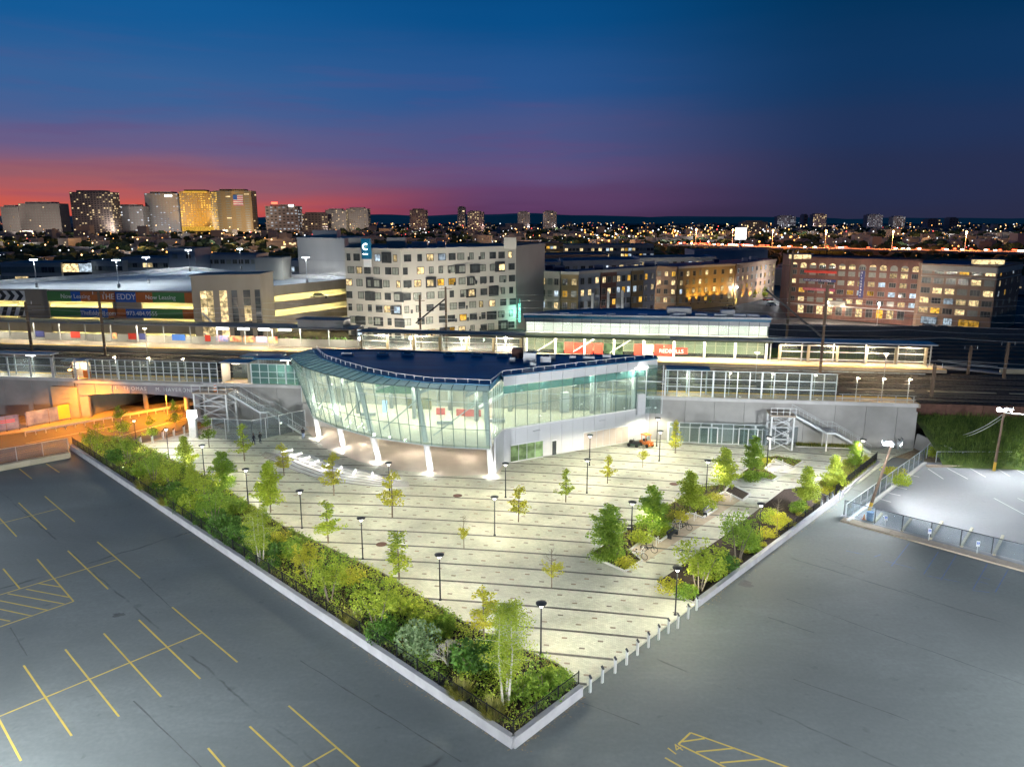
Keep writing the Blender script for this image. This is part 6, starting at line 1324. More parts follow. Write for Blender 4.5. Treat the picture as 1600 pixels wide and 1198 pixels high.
for t_, z in ((6, 11.2), (10, 11.2), (14, 14), (18, 15.5), (30, 13), (30, 15), (48, 14), (58, 14.5), (66, 15)):
    for s in range(-120, 190, 31):
        P_ = [R1(s + 31 * i / 6, t_, z - 4 * .5 * (i / 6) * (1 - i / 6)) for i in range(7)]
        for a, b in zip(P_, P_[1:]): wires.tube(a, b, .022, .022, 4)
tag(wires.build('overhead_wires', M['steel']), 'thin parallel overhead wires sagging above the railway tracks', 'overhead wires')
# ================================================================== FAR PLATFORM
fp = thing('far_platform', 'far island platform with orange edge running the width of the picture', 'platform', tuple(R2(0, 3)))
rb2 = R(-8.75)
MB().bar(R2(-150, 3.2, ZR - .3), R2(76, 3.2, ZR - .3), 6.4, .6).build('platform_deck', M['tan'], fp)
MB().bar(R2(-150, .5, ZR + .02), R2(76, .5, ZR + .02), .8, .03).build('tactile_edge', M['yel_t'], fp)
MB().bar(R2(-150, -.02, ZR - 1.0), R2(70, -.02, ZR - 1.0), .2, .6).build('platform_face', M['conc'], fp)
for i in range(6): MB().bar(R2(48 + i * 4.2, -.3, ZR - .85), R2(51.5 + i * 4.2, -.3, ZR - .85), .12, .35).build('face_beam', M['steel'], fp)
MB().bar(R2(76, 3.5, ZR - .1), R2(86, 3.5, 5.6), 2.0, .15).build('end_ramp', M['conc'], fp)
for tt in (2.6, 4.4): MB().bar(R2(76, tt, ZR + 1), R2(86, tt, 6.6), .08, .08).build('ramp_rail', M['alu'], fp)
MB().bar(R2(86, 3.5, 5.9), R2(140, 3.5, 5.9), .3, .9).build('low_wall', M['conc_y'], fp)
def fscreen(s0, s1, n, label, pm='glass_c', post='conc_y', h=3.0, t_=4.6, pw=.5, sub=3):
    t = thing('platform_screen', label, 'windscreen', tuple(R2((s0 + s1) / 2, t_, ZR)))
    for i in range(n + 1): s = s0 + (s1 - s0) * i / n; MB().bar(R2(s, t_, ZR), R2(s, t_, ZR + h), pw, .3).build('post', M[post], t)
    for z in (.5, .62 * h, h): MB().bar(R2(s0, t_, ZR + z), R2(s1, t_, ZR + z), .1, .14).build('rail', M['white_m'], t)
    for i in range(n):
        for j in range(sub):
            a = s0 + (s1 - s0) * (i + j / sub) / n + .1; b = s0 + (s1 - s0) * (i + (j + 1) / sub) / n - .1
            MB().slab([R2(a, t_ + .05, ZR + .55), R2(b, t_ + .05, ZR + .55), R2(b, t_ + .05, ZR + h - .1), R2(a, t_ + .05, ZR + h - .1)], .03).build('pane', M[pm], t)
    return t
fscreen(49, 74, 5, 'pinkish-posted windscreen on the right part of the far platform')
fscreen(-31, 1, 6, 'windscreen of the far platform seen above the navy roof of the station', pm='glass_c')
canopy(47, 75, 2.2, 6.4, ZR + 3.9, 'thin flat canopy over the right part of the far platform', fr=R2, m='steel', nl=4, p=190, col=(1, .74, .46))
canopy(-31, 2, 2.2, 6.4, ZR + 3.9, 'dark flat canopy of the far platform in front of the pale hotel', fr=R2, m='farroof', nl=4, p=150, col=(1, .80, .52))
canopy(-152, -31.5, 1.6, 7.4, ZR + 4.4, 'long dark canopy along the far platform before the garage', fr=R2, m='farroof', nl=14, p=105, col=(1, .92, .70))
w = thing('platform_back_wall', 'pale back wall with posters under the long left canopy', 'wall', tuple(R2(-90, 6, ZR)))
for i in range(30): MB().bar(R2(-151 + i * 4, 6.2, ZR + .8), R2(-147.05 + i * 4, 6.2, ZR + .8), .12, 1.6).build('wall_panel', M['conc'], w)
M['poster'] = mat('poster_print', (.75, .12, .10), .5, (.85, .75, .35), 1.1, detail=1); M['poster2'] = mat('poster_print_two', (.20, .35, .70), .5, (.90, .45, .55), 1.3, detail=1)
for i, (s, ww, mm) in enumerate([(-96.5, 2.2, 'red'), (-83, 1.8, 'red'), (-80.5, 1.6, 'navyb'), (-73, 3, 'blue_b'), (-65.5, 1.2, 'red'), (-63, 2.6, 'poster2'), (-60, 2.6, 'poster'), (-57, 2.4, 'poster'), (-54.2, 2.4, 'poster2'), (-51.5, 2.0, 'poster'), (-87, 1.4, 'poster'), (-105, 2.2, 'navyb')]):
    MB().bar(R2(s, 6.05, ZR + 1.3), R2(s + ww, 6.05, ZR + 1.3), .05, 1.3).build('poster', M[mm], w)
for i in range(4): MB().bar(R2(-62 + i * 4.5, 5.0, ZR + 3.6), R2(-59.5 + i * 4.5, 5.0, ZR + 3.6), .2, .5).build('lit_sign', M['white_g'], w)
rh = thing('platform_lift_house', 'low grey block rising above the long left canopy', 'roof block', tuple(R2(-37, 5, ZR + 4.5)))
MB().bar(R2(-43.5, 4.8, ZR + 5.2), R2(-34, 4.8, ZR + 5.2), 4, 1.5).build('housing', M['conc'], rh); MB().bar(R2(-43.8, 4.8, ZR + 6.0), R2(-33.7, 4.8, ZR + 6.0), 4.4, .15).build('roof', M['farroof'], rh)
# north house
nh = thing('north_station_house', 'long glass-banded station building with navy bowed roof beyond the tracks', 'station building', tuple(R2(25, 12)))
s0, s1 = 1.6, 47.2
for i in range(25):
    a, b = s0 + (s1 - s0) * i / 25, s0 + (s1 - s0) * (i + 1) / 25
    MB().slab([R2(a + .03, 6.6, 10.7), R2(b - .03, 6.6, 10.7), R2(b - .03, 6.6, 12.5), R2(a + .03, 6.6, 12.5)], .04).build('glass_pane', M['glass_c'], nh)
    MB().slab([R2(a + .03, 6.55, 12.5), R2(b - .03, 6.55, 12.5), R2(b - .03, 6.55, 13.5), R2(a + .03, 6.55, 13.5)], .06).build('fascia_panel', M['panel'], nh)
    MB().bar(R2(a, 6.45, 10.5), R2(a, 6.45, 13.4), .05, .08).build('mullion', M['dark_metal'], nh)
MB().bar(R2(s0, 8.6, 11.5), R2(s1, 8.6, 11.5), .2, 2.6).build('inner_wall', emat('lit_hall_wall', (1.0, .98, .80), 1.5, .12, .3), nh)  # hall light put into the wall as its own glow
MB().bar(R2(s0, 7.8, 10.3), R2(s1, 7.8, 10.3), 3, .3).build('upper_floor', M['cream'], nh)
MB().bar(R2(s0, 4.2, 10.25), R2(s1, 4.2, 10.25), 4.6, .2).build('front_canopy', mat('olive_canopy', (.20, .21, .10), .7), nh)
MB().bar(R2(29, 2.6, 10.55), R2(s1, 2.6, 10.55), 1.8, .35).build('dark_canopy_edge', M['conc'], nh)
rp = [R2(s0 - .3, 6.4), R2(s1 + .2, 6.4), R2(s1 + .2, 11), R2(38, 13.2), R2(30, 17), R2(22, 18.5), R2(14, 16.8), R2(6, 11.5)]
MB().prism([(p.x, p.y) for p in rp], 13.3, 13.9).build('roof_membrane', M['navy'], nh)
mb = MB()
for a, b in zip(rp, rp[1:] + rp[:1]): mb.bar(Vector((a.x, a.y, 14.0)), Vector((b.x, b.y, 14.0)), .3, .3)
mb.build('roof_edge', M['steel'], nh)
for s in (9, 13.5, 18, 24, 30): MB().box(R2(s, 8.2, 14.1), (1.8, .8, .35), rb2).build('skylight', M['white_m'], nh)
for s in (31, 35, 38.5, 42, 44.5): MB().box(R2(s, 9.0, 14.2), (2.2, 1.2, .5), rb2).build('roof_box', M['steel'], nh)
MB().box(R2(31, 11.5, 14.6), (4.6, 2.5, 1.3), rb2).build('plant_screen', M['conc_l'], nh); MB().box(R2(40, 10.5, 14.5), (2.6, 2, 1.1), rb2).build('plant_screen', M['conc_l'], nh)
for i in range(9):
    s = s0 + .4 + (s1 - s0 - .8) * i / 8; MB().bar(R2(s, 5.6, ZR), R2(s, 5.6, 10.2), .4, .3).build('column', M['white_m'], nh)
for i in range(24):
    a = s0 + (s1 - s0) * i / 24 + .1; b = a + (s1 - s0) / 24 - .2
    mm = {4: 'red', 5: 'red', 6: 'red', 7: 'red', 8: 'pane_g', 9: 'pane_g', 3: 'pane_g', 11: 'red', 12: 'white_m', 13: 'red', 14: 'red'}.get(i, 'glass_c')
    MB().slab([R2(a, 6.3, ZR + .1), R2(b, 6.3, ZR + .1), R2(b, 6.3, ZR + 2.2), R2(a, 6.3, ZR + 2.2)], .04).build('lower_pane', M[mm], nh)
    MB().slab([R2(a, 6.3, ZR + 2.3), R2(b, 6.3, ZR + 2.3), R2(b, 6.3, ZR + 3.6), R2(a, 6.3, ZR + 3.6)], .04).build('upper_pane', M['glass_c'], nh)
MB().bar(R2(s0, 10.5, ZR + 1.9), R2(s1, 10.5, ZR + 1.9), .2, 3.8).build('hall_wall', mat('hall_wall', (.62, .66, .45), .7, (.75, .72, .55), .5), nh)
for i in range(3): MB().bar(R2(4 + i * 7, 6.1, ZR + .4), R2(8.5 + i * 7, 6.1, ZR + 3.4), .14, .2).build('brace', M['white_m'], nh)
text('lettering', 'REDBULLS', 1.0, R2(27.3, 6.2, ZR + .7), rb2, 'white_m', nh)
MB().bar(R2(26.6, 6.26, ZR + 1.1), R2(32.6, 6.26, ZR + 1.1), .04, 1.2).build('red_banner', M['red'], nh)
for i in range(9):
    s = s0 + (s1 - s0) * (i + .5) / 9; c = R2(s, 8.2, 13.0); light('AREA', 'hall_lamp', R2(s, 7.6, 13.2), 60, (1, .97, .8), 3, nh, aim=R2(s, 7.8, 10), sizey=.5)
    c = R2(s, 4.0, 10.05); MB().box(c, (3.2, .2, .06), rb2).build('tube_light', M['white_g'], nh); light('AREA', 'canopy_lamp', c - Vector((0, 0, .1)), 200, (1, .90, .62), 3, nh, aim=c - Vector((0, 0, 4)), sizey=.5)
# a few people-sized bits: signal lamps along track right
for s, t_, lb in ((88, -14, 'first'), (100, -12, 'second')):
    p = R2(s, t_, 5.5); t = thing('signal_post', f'{lb} small signal post among the right-hand tracks', 'signal', tuple(p)); MB().tube((0, 0, 0), (0, 0, 3.2), .06, .05, 6).build('pole', M['steel'], t, local=True); MB().box((0, -.1, 3.3), (.3, .2, .6)).build('head', M['iron'], t, local=True)

# ================================================================== BUILDINGS
WIN = {}
def winmesh(w, h, fm='wframe', split=1, sill=False):
    k = (round(w, 2), round(h, 2), fm, split)
    if k not in WIN:
        f = MB(); b = .09
        for x in (-w / 2, w / 2): f.box((x, -.03, h / 2), (b, .12, h + b))
        for z in (0, h): f.box((0, -.03, z), (w - b, .12, b))
        for i in range(1, split + 1): x = -w / 2 + w * i / (split + 1); f.box((x, -.02, h / 2), (.05, .09, h - b))
        p = MB(); p.box((0, .0, h / 2), (w - b, .04, h - b)); WIN[k] = (f.mesh('window', M[fm]), p)
        WIN[k] = (WIN[k][0], {mm: p.mesh('pane', M[mm]) for mm in ('lit_y', 'lit_w', 'lit_c', 'dark_g', 'curtain')})
    return WIN[k]
def put_window(parent, p, rz, w, h, pane, fm='wframe', split=1):
    f, ps = winmesh(w, h, fm, split); a = link('window', f, parent, p, rz); b = bpy.data.objects.new('pane', ps[pane]); C.objects.link(b); b.parent = a; return a
def choose(rng, lit): 
    r = rng.random()
    if r < lit: return rng.choice(['lit_y', 'lit_w', 'lit_w', 'lit_w', 'lit_c'])
    return 'curtain' if r < lit + (1 - lit) * .45 else 'dark_g'
def facade(parent, A, B, z0, fh, floors, cols, w, h, rng, lit=.35, fm='wframe', split=1, jitter=0, box=None, lo=.2):
    d = (B - A); L_ = d.length; d.normalize(); n = Vector((d.y, -d.x, 0)); rz = math.atan2(d.y, d.x)
    for r_ in range(floors):
        for c_ in range(cols):
            s = L_ * (c_ + .5) / cols + (rng.uniform(-jitter, jitter) if jitter else 0); p = A + d * s + n * .05 + Vector((0, 0, z0 + r_ * fh + fh * lo - A.z))
            ww = w * (rng.choice([.6, 1, 1, 1.1]) if jitter else 1)
            if box and rng.random() < box:
                bw, bh = ww + .9, h + rng.choice([.5, .9]); q = p + n * .18 + Vector((0, 0, bh / 2 - .35)) + d * rng.choice([-.35, .0, .35])
                MB().box(q - n * .02, (bw, .34, bh), rz).build('window_surround', M['wframe'], parent); p = p + n * .36
            put_window(parent, p, rz, ww, h, choose(rng, lit), fm, split)
def V2(p): return Vector((p.x, p.y, 0))
def block(name, label, poly, z1, wallm, cat='building', roofm='roofd', z0=0, parapet=True, group=None):
    c = sum(poly, Vector((0, 0, 0))) / len(poly); t = thing(name, label, cat, (c.x, c.y, 0), group=group)
    MB().prism([(p.x, p.y) for p in poly], z0 - .5, z1).build('wall', M[wallm], t)
    c0_ = c; MB().prism([(p.x + (c.x - p.x) * .03, p.y + (c.y - p.y) * .03) for p in poly], z1 + .004, z1 + .15).build('roof', M[roofm], t)
    if parapet:
        mb = MB()
        for a, b in zip(poly, poly[1:] + poly[:1]): mb.bar(Vector((a.x, a.y, z1 + .3)), Vector((b.x, b.y, z1 + .3)), .3, .6)
        mb.build('parapet', M[wallm], t)
    return t
rng = random.Random(31)
# --- hotel
hA, hK, hB = V2(gy(541, 450, 175)), V2(gy(628, 450, 169)), V2(gy(806, 450, 187))
ht = block('hotel', 'eight-storey pale hotel with scattered dark-framed windows in the centre', [hA, hK, hB, hB + Vector((8, 22, 0)), hA + Vector((-4, 26, 0))], 25.0, 'hotel', 'hotel')
facade(ht, hA, hK, 2.2, 2.85, 8, 6, 1.5, 1.5, rng, .22, jitter=.45, box=.25); facade(ht, hK, hB, 2.2, 2.85, 8, 11, 1.7, 1.5, rng, .30, jitter=.5, box=.22)
d = (hB - hK).normalized(); n_ = Vector((d.y, -d.x, 0))
for i in range(30): p = hK.lerp(hB, rng.uniform(.05, .95)) + n_ * .04 + Vector((0, 0, 3 + 2.85 * rng.randint(0, 7))); MB().box(p, (.5, .1, .8), math.atan2(d.y, d.x)).build('vent', M['wframe'], ht)
for z in [2.0 + 2.85 * k for k in range(8)]:
    MB().bar(hK + n_ * .03 + Vector((0, 0, z)), hB + n_ * .03 + Vector((0, 0, z)), .06, .06).build('joint', M['cream'], ht); e = (hK - hA).normalized(); m2 = Vector((e.y, -e.x, 0)); MB().bar(hA + m2 * .03 + Vector((0, 0, z)), hK + m2 * .03 + Vector((0, 0, z)), .06, .06).build('joint', M['cream'], ht)
for u, w_, h_, lb in ((557, 3.2, 2.2, 0), (620, 4.4, 2.4, 0), (797, 3.0, 2.2, 0)): p = gy(u, 375, 184); MB().box((p.x, p.y, 26.3), (w_, 3, 2.6)).build('roof_block', M['hotel'], ht)
for u in (650, 662, 690): p = gy(u, 375, 188); MB().box((p.x, p.y, 25.9), (2, 2, 1.2)).build('roof_unit', M['steel'], ht)
sg = gy(572, 378, 169.5); MB().box((sg.x, sg.y, 25.5), (2.3, .5, 4.4), R(-22)).build('sign_board', M['navy'], ht)
MB().ring((sg.x - .05, sg.y - .42, 26.0), .62, .11, (.37, -.93, 0), 20, 6).build('emblem_ring', M['white_g'], ht); MB().bar((sg.x - .25, sg.y - .45, 25.75), (sg.x + .2, sg.y - .3, 26.25), .14).build('emblem_stroke', M['pane_g'], ht)
text('lettering', 'element', .42, (sg.x - .85, sg.y - .18, 24.3), R(-22), 'white_g', ht)
MB().box(V2(gy(575, 400, 171)) + Vector((0, -.9, 22.4)), (1.9, .3, 1.8), R(-22)).build('patterned_panel', M['white_m'], ht)
cyan = emat('teal_sign', (.3, 1.0, .75), 2.2); MB().box(hB + Vector((.9, .1, 9.6)), (.25, 1.0, 6.2)).build('vertical_sign', mat('teal_board', (.02, .22, .18), .5), ht)
o = text('lettering', 'element', 1.45, hB + Vector((1.25, -.45, 6.9)), 0, cyan, ht); o.rotation_euler = (R(90), R(-90), 0)
light('POINT', 'sign_glow', hB + Vector((1.0, -2.0, 9.5)), 160, (.3, 1, .8), .6, ht)
# low porch in front of the hotel
MB().bar(V2(hA) + Vector((-2, -5, 4.6)), V2(hK) + Vector((0, -5, 4.6)), 9, .35).build('porch_roof', M['conc'], ht); MB().bar(V2(hK) + Vector((0, -5, 4.6)), V2(hB) + Vector((0, -5, 4.6)), 9, .35).build('porch_roof', M['conc'], ht)
# --- blank block left of hotel
a, b = V2(gy(468, 440, 216)), V2(gy(541, 440, 208)); bk = block('theatre_block', 'windowless pale block rising between garage and hotel', [a, b, b + Vector((2, 25, 0)), a + Vector((-3, 25, 0))], 26.3, 'hotel_w', roofm='hotel_w')
for i in range(1, 5): MB().bar(a + Vector((0, -.06, i * 5.2)), b + Vector((0, -.06, i * 5.2)), .08, .06).build('joint', M['conc'], bk)
MB().box((a.x + 7, a.y + 6, 27.5), (7, 5, 2.6)).build('roof_block', M['hotel_w'], bk)
light('SPOT', 'wall_wash', (a.x + 4, a.y - 16, 18.5), 500, (.9, .95, 1), .3, bk, aim=(a.x + 5, a.y, 20), angle=130)  # spot without a fixture, added to brighten the blank wall evenly
# --- parking garage
gA = V2(gy(-60, 455, 172)); gB = V2(gy(302, 462, 165)); gC = V2(gy(409, 451, 172)); gD = V2(gy(541, 445, 195)); ZG = 16.2
back = [V2(gp(541, 436, ZG)), V2(gp(470, 433, ZG)), V2(gp(400, 431, ZG)), V2(gp(298, 420, ZG)), V2(gp(159, 432, ZG)), V2(gp(-60, 446, ZG))]
gar = thing('parking_garage', 'wide concrete parking garage with lit openings and colourful banners', 'parking garage', tuple((gA + gD) / 2))
MB().prism([(p.x, p.y) for p in [gA, gB, gC, gD] + back], ZG - .6, ZG - .3).build('roof_deck', M['deck'], gar)
MB().prism([(p.x, p.y) for p in [gA + Vector((0, 9, 0)), gB + Vector((0, 9, 0)), gC + Vector((-1, 9, 0)), gD + Vector((-3, 7, 0))] + back], 0, ZG - .7).build('core', M['cream'], gar)
for a, b in zip(back, back[1:]): MB().bar(a + Vector((0, 0, ZG + .2)), b + Vector((0, 0, ZG + .2)), .3, 1.1).build('back_parapet', M['conc_l'], gar)
def gface(a, b, zs, m='garage'):
    for z0_, z1_ in zs: MB().bar(a + Vector((0, 0, (z0_ + z1_) / 2)), b + Vector((0, 0, (z0_ + z1_) / 2)), .4, z1_ - z0_).build('spandrel', M[m], gar)
lev = [(ZG - 2.2, ZG + .4), (ZG - 5.7, ZG - 3.5), (ZG - 9.0, ZG - 7.1), (ZG - 12.3, ZG - 10.5)]
gface(gA, gB, lev); gface(gC, gD, [(ZG - 1.6, ZG + .7), (ZG - 4.9, ZG - 3.0), (ZG - 8.6, ZG - 6.3), (ZG - 12.5, ZG - 10)])
for a, b in ((gA, gB), (gC, gD)):
    for z in (ZG - 3.9, ZG - 7.3, ZG - 10.7): MB().prism([(p.x, p.y) for p in (a, b, b + Vector((0, 9.2, 0)), a + Vector((0, 9.2, 0)))], z, z + .25).build('floor_slab', M['cream'], gar)
    for k in range(5 if a is gC else 8):
        for z in (ZG - .9, ZG - 4.1, ZG - 7.5):
            p = a.lerp(b, (k + .5) / (5 if a is gC else 8)) + Vector((0, 4, z)); MB().box(p, (1.6, .2, .06)).build('tube_light', M['white_g'], gar)
            light('POINT', 'garage_lamp', p - Vector((0, 0, .4)), 360, (1, .84, .30), .3, gar)
def gpier(u0, u1, dy=-.5):
    f0 = (u0 - 0) / 302; a = V2(gy(u0, 455, 168.8 - .02 * u0)); b = V2(gy(u1, 455, 168.8 - .02 * u1)); MB().bar(a + Vector((0, dy, ZG / 2 + .4)), b + Vector((0, dy, ZG / 2 + .4)), .7, ZG + .8).build('pier', M['garage'], gar)
def gl(u): # along gA-gB
    lo, hi = 0, 1
    for _ in range(30):
        m_ = (lo + hi) / 2; p = gA.lerp(gB, m_) + Vector((0, 0, ZG)); uu = 800 + F * p.x / (p.y * math.cos(TH) - (p.z - H) * math.sin(TH))
        if uu < u: lo = m_
        else: hi = m_
    return gA.lerp(gB, lo)
for u0, u1 in ((41, 76), (176, 221)): MB().bar(gl(u0) + Vector((0, -.35, ZG / 2 + .3)), gl(u1) + Vector((0, -.35, ZG / 2 + .3)), .5, ZG + .4 - (2.6 if u0 > 100 else 0)).build('pier', M['garage'], gar)
def banner(u0, u1, z0_, z1_, m, o_=.3, name='banner'): return MB().bar(gl(u0) + Vector((0, -o_ - .1, (z0_ + z1_) / 2)), gl(u1) + Vector((0, -o_ - .1, (z0_ + z1_) / 2)), .06, z1_ - z0_).build(name, M[m], gar)
for (z0_, z1_), segs in (((ZG - 2.1, ZG + .1), [(76, 113, 'green_b'), (113, 128, 'blue_b'), (128, 182, 'orange_b'), (182, 214, 'blue_b'), (214, 240, 'orange_b'), (240, 290, 'green_b'), (290, 302, 'orange_b')]),
                         ((ZG - 5.6, ZG - 3.6), [(78, 125, 'green_b'), (125, 168, 'blue_b'), (168, 196, 'orange_b'), (196, 235, 'blue_b'), (235, 285, 'green_b'), (285, 302, 'orange_b')])):
    for a, b, m in segs: banner(a, b, z0_, z1_, m, .62)
ga = math.atan2((gB - gA).y, (gB - gA).x)
for u, z, tx, sz in ((97, ZG - 1.4, 'Now Leasing', 1.35), (160, ZG - 1.5, 'THE EDDY', 1.75), (229, ZG - 1.4, 'Now Leasing', 1.35), (125, ZG - 5.0, 'TheEddyNJ.com', 1.3), (197, ZG - 5.0, '973.484.9555', 1.35)):
    text('lettering', tx, sz, gl(u) + Vector((0, -.86, z)), ga, 'white_m', gar)
gdir = (gB - gA).normalized()
for r_, zt, zb_ in ((0, ZG + .05, ZG - 2.1), (1, ZG - 3.6, ZG - 5.6)):
    zm = (zt + zb_) / 2
    MB().bar(gl(-20) + Vector((0, -.5, zm)), gl(41) + Vector((0, -.5, zm)), .05, zt - zb_).build('banner', M['white_m'], gar)
    for k in range(8):
        b0 = gl(-14) + gdir * (k * 2.1) + Vector((0, -.56, 0)); w_, k_ = 1.05, .9
        if (gl(40) - b0).dot(gdir) < 1.0: continue
        q = lambda x, z: b0 + gdir * x + Vector((0, 0, z)); m = M['wframe']
        if r_ == 0: MB().slab([q(0, zt), q(k_, zm), q(k_ + w_, zm), q(w_, zt)], .03).build('chevron', m, gar); MB().slab([q(k_, zm), q(0, zb_), q(w_, zb_), q(k_ + w_, zm)], .03).build('chevron', m, gar)
        else: MB().slab([q(k_, zt), q(0, zb_), q(w_, zb_), q(k_ + w_, zt)], .03).build('chevron', m, gar)
# stair tower
tA = V2(gy(301, 470, 161.5)); tB = V2(gy(409, 470, 166)); d = (tB - tA).normalized(); n_ = Vector((d.y, -d.x, 0)); tl = (tB - tA).length
MB().prism([(p.x, p.y) for p in (tA, tB, tB + Vector((0, 9, 0)), tA + Vector((0, 9, 0)))], 0, 20.0).build('stair_tower', M['garage'], gar)
for f0, f1, mm, nb in ((.11, .30, 'lit_w', 2), (.385, .50, 'lit_w', 1), (.56, .65, 'dark_g', 1), (.73, .84, 'lit_w', 1), (.90, .985, 'dark_g', 1)):
    for k in range(8):
        z = 3.2 + k * 1.72
        m_ = mm
        if f0 > .7 and f0 < .8: m_ = 'lit_w' if k in (4, 5) else 'dark_g'
        for j in range(nb): a = f0 + (f1 - f0) * j / nb; b = f0 + (f1 - f0) * (j + 1) / nb; MB().slab([tA + d * (tl * a + .05) + n_ * .04 + Vector((0, 0, z)), tA + d * (tl * b - .05) + n_ * .04 + Vector((0, 0, z)), tA + d * (tl * b - .05) + n_ * .04 + Vector((0, 0, z + 1.64)), tA + d * (tl * a + .05) + n_ * .04 + Vector((0, 0, z + 1.64))], .04).build('stair_pane', M[m_], gar)
for k in range(3): MB().bar(tA + d * (tl * .12) + n_ * .1 + Vector((0, 0, 12.2 - k * 4.4)), tA + d * (tl * .29) + n_ * .1 + Vector((0, 0, 9.4 - k * 4.4)), .1, .4).build('stair_flight', M['conc_l'], gar)
MB().prism([(p.x, p.y) for p in (tA + Vector((-.2, -.2, 0)), tB + Vector((.2, -.2, 0)), tB + Vector((.2, 9.2, 0)), tA + Vector((-.2, 9.2, 0)))], 20.0, 20.3).build('tower_roof', M['garage'], gar)
# deck lamps
dl = thing('deck_lamp', 'x', 'lamp post'); MB().tube((0, 0, 0), (0, 0, 1.0), .35, .35, 8).build('plinth', M['conc'], dl, local=True); MB().tube((0, 0, 1), (0, 0, 6.5), .09, .07, 8).build('pole', M['steel'], dl, local=True)
MB().box((0, 0, 6.55), (1.7, .4, .14)).build('head', emat('deck_lens', (.8, .92, 1), 25), dl, local=True); light('SPOT', 'lamp_light', (0, 0, 6.35), 1100, (.84, .95, 1), .3, dl, angle=174, local=True, batwing=.5)
put = once(dl)
for (u, v), lb in zip([(58, 449), (186, 450), (232, 443), (297, 424), (377, 421), (480, 443), (0, 436)], ('far left', 'left of the twin', 'third from left', 'back, behind the wall', 'behind the stair tower', 'on the right-hand deck by the parked car', 'leftmost back')): put(gp(u, v, ZG - .3), 0, f'lamp post on the garage roof deck, {lb}')
def car(p, rz, label, m, s=1.0, lights=False):
    t = thing('parked_car', label, 'car', tuple(p), rz)
    b = MB(); b.add([(-2.2, -.85, .35), (2.2, -.85, .35), (2.2, .85, .35), (-2.2, .85, .35), (-2.2, -.85, .85), (2.15, -.82, .75), (2.15, .82, .75), (-2.2, .85, .85)], [(0, 3, 2, 1), (4, 5, 6, 7), (0, 1, 5, 4), (1, 2, 6, 5), (2, 3, 7, 6), (3, 0, 4, 7)]); b.build('body', m, t, local=True)
    b = MB(); b.add([(-1.7, -.78, .85), (1.1, -.78, .80), (1.1, .78, .80), (-1.7, .78, .85), (-1.2, -.62, 1.42), (.35, -.62, 1.42), (.35, .62, 1.42), (-1.2, .62, 1.42)], [(4, 5, 6, 7), (0, 1, 5, 4), (1, 2, 6, 5), (2, 3, 7, 6), (3, 0, 4, 7)]); b.build('cabin', M['dark_g'], t, local=True)
    for x in (-1.4, 1.4):
        for y in (-.8, .8): MB().tube((x, y - .1, .33), (x, y + .1, .33), .33, .33, 12).build('wheel', M['black'], t, local=True)
    return t
paint = [mat('car_paint_dark', (.02, .03, .06), .25, metal=.4), mat('car_paint_silver', (.45, .46, .48), .3, metal=.5), mat('car_paint_white', (.7, .7, .7), .3), mat('car_paint_red', (.35, .03, .02), .3)]
car(gp(418, 452, ZG - .3), R(15), 'dark car parked alone on the right-hand garage roof', paint[0]); c_ = gC.lerp(gD, .62) + Vector((0, 2.5, ZG - 3.6)); car(c_, R(18), 'pale car seen through the upper right garage opening', paint[1])
for f, lb in ((.25, 'left'), (.62, 'right')): car(gA.lerp(gB, f) + Vector((0, 3, ZG - 7.0)), R(2), f'dark car behind the lower banner opening of the garage, {lb} one', paint[0])
# --- low house row behind garage
def hrow(u0, u1, vt, vb, Y, label, wallm, floors, cols, lit, name='terrace_block', w=1.6, h=1.5, depth=14, dy=0, split=1, roofm='roofd', fm='wframe_l'):
    a = gy(u0, vt, Y); b = gy(u1, vt, Y + dy); z1 = (a.z + b.z) / 2; a, b = V2(a), V2(b)
    t = block(name, label, [a, b, b + Vector((0, depth, 0)), a + Vector((0, depth, 0))], z1, wallm, roofm=roofm)
    fh = 3.1 if floors < 3 else min(3.3, z1 / (floors + .3)); z0 = z1 - floors * fh - .3
    if cols: facade(t, a, b, z0, fh, floors, cols, w, h, rng, lit, fm=fm, split=split)
    return t
hrow(0, 95, 413, 440, 255, 'low white block with dark window bays behind the garage at far left', 'hotel_w', 2, 9, .12, w=2.2, h=1.9)
hrow(96, 137, 412, 440, 256, 'dark block with two big amber windows behind the garage', 'wframe', 1, 2, 1.0, w=7, h=3.0, name='dark_block')
hrow(138, 190, 410, 440, 258, 'low white block right of the amber windows', 'hotel_w', 2, 5, .05, w=2.4)
hrow(190, 262, 405, 436, 262, 'dark terrace with small lit windows behind the garage', 'blueg', 1, 9, .4)
hrow(262, 304, 391, 436, 262, 'dark blank tower block behind the garage stair tower', 'blueg', 1, 2, .6, name='dark_block')
hrow(304, 400, 400, 432, 275, 'long navy-roofed house row behind the garage stair tower', 'blueg', 1, 10, .12)
hrow(398, 441, 406, 440, 205, 'small pale lift house with a bright side on the garage roof', 'cream', 0, 0, 0, name='lift_house', depth=8)
hrow(441, 470, 410, 440, 232, 'dark narrow house between lift house and blank block', 'blueg', 2, 3, .3)
